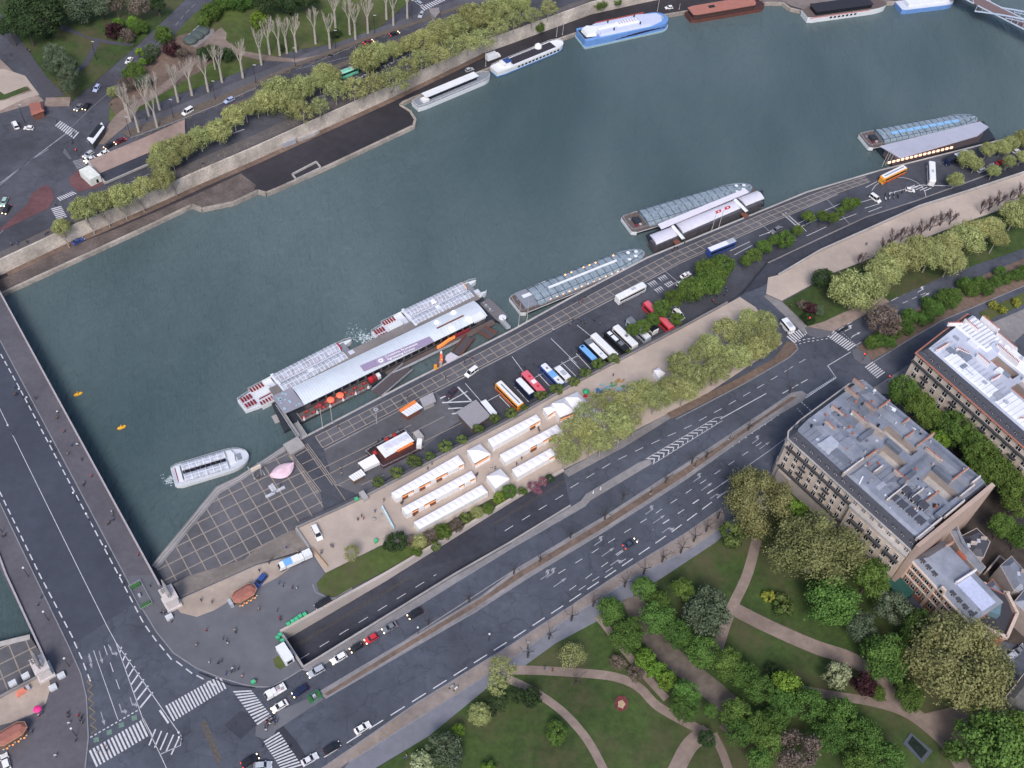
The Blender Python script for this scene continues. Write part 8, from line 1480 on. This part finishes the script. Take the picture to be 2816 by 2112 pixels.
for x, y, l_ in [(1745, 700, 'left red traffic light at the lawn corner'), (1863, 778, 'red traffic light on the median nose past the crossing'), (1916, 826, 'red traffic light at the corner of the building street'), (170, 338, 'red traffic light by the right bank stop line'), (393, 1604, 'traffic light on the hatched triangle nose'), (392, 1594, 'white topped bollard lamp on the hatched island')]: pole(x, y, 3.6, l_, DKM, .08, head='red' if 'red' in l_ else 'globe', name='traffic_light', cat='traffic light')
for i, (x, y) in enumerate([(1056, 1384), (1139, 1402), (1705, 1232 - 20), (903, 1370), (1281, 1065), (1297, 1057), (1405, 1067), (1500, 1010), (1575, 950)]):
    if i == 2: continue
    pole(x, y, 4 if i not in (4, 5) else 1.2, ['dark lamp post on the verge left of the curved park path', 'lamp post where the verge meets the park corner', '', 'thin post on the median right of the queueing cars', 'left white bollard on the island nose', 'right white bollard on the island nose', 'round sign post on the central median by the knotty trees', 'sign post on the right stretch of the central median', 'small sign post near the end of the central median'][i], WH if i in (4, 5) else DKM, .1 if i not in (4, 5) else .25, head='globe' if i < 4 else None, name='bollard' if i in (4, 5) else 'street_lamp', cat='post')
# planters / green barrier boxes
for i, (x, y) in enumerate(((304, 1286), (680, 1506))):
    X, Y = at(x, y, .5); rr = rz if i else math.atan2(d.y, d.x); t = thing('planter_pen', ['metal framed pen with green planters on the bridge end pavement', 'small green railed box at the start of the tree median'][i], 'enclosure', (X, Y, .14), rr); Lq, Wq = ((8.5, 3.4), (3, 2.2))[i]
    rail(t, [(-Lq / 2, -Wq / 2), (Lq / 2, -Wq / 2), (Lq / 2, Wq / 2), (-Lq / 2, Wq / 2)], 0, 1.1, LTM if i == 0 else GRNP, step=1.4); MB().box((0, 0, .05), (Lq, Wq, .1)).build('floor', SQUARE, t)
    for s in (-1, 1): MB().box((s * Lq * .42, 0, .5), (.9, Wq * .8, .7)).build('planter', mat('planter_green', (.03, .12, .03), .9, .4, 4), t)
    MB().box((0, .3, .6), (.8, .6, 1.1)).build('cabinet', SIL, t)
for i, (x, y) in enumerate(((366, 1334), (133, 1460), (115, 1486), (56, 1461), (28, 1477))): X, Y = at(x, y, .5); tag(MB().box((X, Y, .6), (1.8, 1.4, 1.0), rz).box((X, Y, 1.14), (1.9, 1.5, .08), rz).build('stall_box', mat('stall_white', (.5, .52, .55), .7)), ['pale grey street cabinet right of the right statue', 'pale grey street cabinet beside the left statue', 'small pale cabinet at the edge of the tan circle', 'right white stall on the left quay', 'left white stall on the left quay'][i], 'cabinet')
t = thing('parasol', 'bright pink parasol on the square in the bottom left', 'parasol', (*at(81, 1532, 2), .16)); MB().lathe([(1.05, 0), (.7, .3), (.03, .5)], (0, 0, 2.0), 10).build('canopy', mat('hot_pink', (.75, .03, .22), .6), t); MB().tube((0, 0, 0), (0, 0, 2.1), .04).build('pole', LTM, t)
t = thing('parasol', 'orange and white stall cloth on the left tan circle', 'stall', (*at(46, 1494, 1), .18), .8); MB().box((0, 0, .9), (3, 1.2, 1.4), taper=.6).build('cover', mat('cover_orange', (.6, .2, .14), .7), t); MB().box((1.8, 0, .6), (.8, 1.2, .9)).build('box', SIL, t)
tag(MB().wall(pts([(825.5, 1095), (851, 1142)], .8), .35, .13, 1.5).build('banner_fence', mat('banner_blue', (.5, .66, .8), .7)), 'long light blue banner barrier standing across the sand', 'barrier'); X, Y = at(823, 1113, .5); tag(MB().lathe([(.5, 0), (.5, .6), (.01, .7)], (X, Y, .13), 10).build('round_table', CONC), 'small round grey table left of the blue barrier', 'table')
X, Y = at(808, 1121, .5); tag(MB().lathe([(.5, 0), (.6, .5), (.01, .8)], (X, Y, .13), 10).build('round_planter', CONC), 'round grey stone ball left of the small table on the sand', 'planter')
tag(MB().wall(pts([(676, 1187), (708, 1226)]), .15, .1, .9).build('rope_barrier', mat('rope_orange', (.5, .32, .18), .8)), 'thin orange barrier line from the end wall towards the grass', 'barrier')
t = thing('gate_block', 'small concrete block and green box at the parapet opening', 'block', (*at(786, 1073, .5), 0)); MB().box((0, 0, .8), (1.6, 3.2, 1.4), .7).build('block', CONC, t)
tag(MB().wall(pts([(922, 1611 - 140), (430, 1454), (500, 1482), (552, 1487)][1:]), .08, .12, .4).build('kerb_railing', DKM), 'dark railing along the curved kerb by the zebra crossing', 'railing')
tag(MB().wall(pts([(922, 1280), (700, 1306), (760, 1270)][1:]), .1, .12, .2).build('wall_ledge', CONC), 'low ledge behind the pale tunnel wall', 'ledge')
tag(MB().prism(pts([(720, 1298), (760, 1272), (766, 1278), (728, 1302)]), .1, .3).build('service_hatch', STONEG), 'grey paved hatch strip between grass point and tunnel wall', 'hatch')
for i, q in enumerate(([(1810, 640), (1814, 652)], [(1809, 720), (1830, 708)])): tag(MB().wall(pts(q), .5, .1, .6).build('bench', DKM), ['dark bench by the conifer on the far sand', 'dark bench beside the lawn corner crossing'][i], 'bench')
tag(MB().wall(pts([(1885, 1638 - 330), (1587, 1312)][1:] + pts and [(1580, 1312), (1602, 1318)]), .6, .2, .8).build('bench', DKM), 'dark bench at the crossing of the pale park paths', 'bench') if 0 else None
# ------------------------------------------------------------------ people
crowd([(32, 852), (36, 850), (31, 836), (76, 860), (124, 890, 'white'), (123, 902), (138, 931, 'red'), (146, 980, 'beige'), (167, 960, 'white'), (177, 992), (197, 1028, 'red'), (179, 1048), (181, 1043), (241, 1105, 'white'), (243, 1112), (244, 1122), (235, 1129, 'grey'), (232, 1131), (299, 1198, 'red'), (154, 961), (5, 1158), (88, 1290), (81, 1306), (10, 1155), (324, 1265)], 'walking on the bridge pavements', group='people on the bridge')
crowd([(354, 1323), (358, 1320), (348, 1324), (445, 1361, 'red'), (507, 1361, 'beige'), (509, 1366), (481, 1379), (489, 1383), (492, 1390, 'white'), (424, 1394, 'beige'), (452, 1431, 'white'), (471, 1432), (478, 1428), (502, 1444, 'white'), (500, 1451), (506, 1449), (514, 1445), (523, 1461, 'pink'), (487, 1456), (434, 1296), (458, 1300, 'brown'), (602, 1260, 'blue'), (611, 1264), (631, 1269), (641, 1271, 'white'), (749 - 190, 1315, 'beige'), (598, 1319), (603, 1335, 'red'), (606, 1338), (553, 1472, 'red'), (370, 1341), (560, 1232), (581, 1215), (586, 1205), (618, 1182), (644, 1193, 'beige')], 'on the bridge end square', .14, 'people on the square')
crowd([(575, 1560, 'red'), (580, 1552), (585, 1556), (590, 1553), (594, 1550), (578, 1566), (598, 1558, 'blue'), (583, 1564, 'white'), (571, 1570), (592, 1562), (575, 1577, 'white'), (567, 1612), (575, 1556), (757 - 170, 1548)], 'waiting on the small island between the crossings', .2, 'people at the crossing')
crowd([(226, 1612), (230, 1620), (210, 1625, 'beige'), (172, 1556), (147, 1548), (149, 1562, 'white'), (168, 1545, 'red'), (175, 1550), (178, 1560), (146, 1540), (120, 1632, 'white'), (68, 1580, 'blue'), (90, 1540), (84, 1545, 'pink'), (162, 1600)], 'on the left square and its crossing', .05, 'people on the left square')
crowd([(625, 1615), (760 - 150 + 148, 1612), (878, 1632, 'beige'), (957, 1639), (1137, 1524), (875, 1637), (1140, 1528, 'brown'), (1177, 1444), (1194, 1448, 'brown')], 'along the park side pavement', .14, 'people along the park')
crowd([(979, 1306 - 250), (923, 1347 - 160), (930, 1344 - 0)][:0] + [(924, 1348)][:0] + [(924, 1121)][:0] + [(773, 1122), (781, 1114), (785, 1119, 'red'), (810, 1104), (829, 1080), (867, 1087), (870, 1084), (887, 1109), (890, 1107, 'brown'), (895, 1112), (1017, 1072), (1024, 1068, 'pink'), (1075 - 5, 1011), (924, 1012), (933, 1001), (715, 1178), (719, 1180), (692, 1192, 'beige'), (695, 1193), (1028, 1028), (1031, 1024), (1062, 1008, 'white'), (1212, 954 - 10), (1163, 925), (1165, 930), (1323, 905), (1322, 907), (1127, 990), (1116, 1002), (940, 1072), (905, 1090), (1325, 815 - 5), (913, 1030, 'brown'), (922, 1025), (1010, 1030)], 'between the tents on the sandy promenade', .13, 'people on the promenade')
crowd([(1255, 647), (1257, 652, 'red'), (1259, 648), (1265, 641), (1251, 652), (1238, 692), (1245, 700), (1250, 688), (1255, 694), (1262, 690), (1264, 697), (1284, 693), (1296, 700), (1154, 786), (1133, 793), (1195, 713, 'white'), (1435, 552), (1464, 535), (1479, 523), (1453, 540), (1457, 536), (1565, 637), (1570, 630), (1550, 640), (1568, 622), (1540, 650, 'red'), (1545, 655), (1230, 690, 'beige'), (1231, 700, 'beige'), (1004, 782), (1016, 776), (1020, 772, 'red'), (1010, 770)], 'on the paved quay by the coach park', PZ + .05, 'people on the quay')
crowd([(730, 920), (867, 868), (869, 866), (983 - 20, 816), (735, 1012, 'beige'), (738, 1023, 'beige'), (558, 1035 - 5), (920 - 40, 855), (540, 1250 - 10), (605, 1046)], 'on the quay left of the coaches', PZ + .05, 'people on the left quay')
crowd([(158, 288), (160, 285), (157, 291), (153, 302), (155, 308), (194, 263), (239, 225), (300, 255), (316, 256), (122, 262), (60, 108), (57, 104), (64, 110), (437, 352), (24, 118), (99, 508), (48, 640 - 5)][:15] + [(24, 527), (37, 526), (97, 505), (102, 502), (58, 522), (120, 443), (137, 470)], 'on the right bank pavements and crossings', .1, 'people on the right bank')
person(1872, 527, 'black', 'lone dark-clothed walker on the far sandy promenade', .15); person(1708, 660, 'brown', 'person at the corner of the far sandy promenade', .15)
# ------------------------------------------------------------------ light
w = bpy.data.worlds.new('World'); bpy.context.scene.world = w; w.use_nodes = True; nt = w.node_tree
sky = nt.nodes.new('ShaderNodeTexSky'); sky.sky_type = 'NISHITA'; sky.sun_disc = False
SE, SR = R(50), R(182)
sky.sun_elevation = SE; sky.sun_rotation = SR; sky.dust_density = 3.0; sky.ozone_density = 2.5
bg = nt.nodes['Background']; nt.links.new(sky.outputs[0], bg.inputs['Color']); bg.inputs['Strength'].default_value = .15
sl = bpy.data.lights.new('sun', 'SUN'); sl.energy = 2.3; sl.angle = R(20); sl.color = (1, .93, .88)
so = bpy.data.objects.new('sun', sl); C.objects.link(so)
d = Vector((math.sin(SR) * math.cos(SE), math.cos(SR) * math.cos(SE), math.sin(SE))); so.rotation_euler = d.to_track_quat('Z', 'Y').to_euler()
sc = bpy.context.scene; sc.view_settings.view_transform = 'Standard'; sc.view_settings.look = 'None'; sc.view_settings.exposure = 0
sc.cycles.max_bounces = 5; sc.cycles.transparent_max_bounces = 8; sc.cycles.diffuse_bounces = 2; sc.cycles.glossy_bounces = 2
sc.cycles.use_adaptive_sampling = True
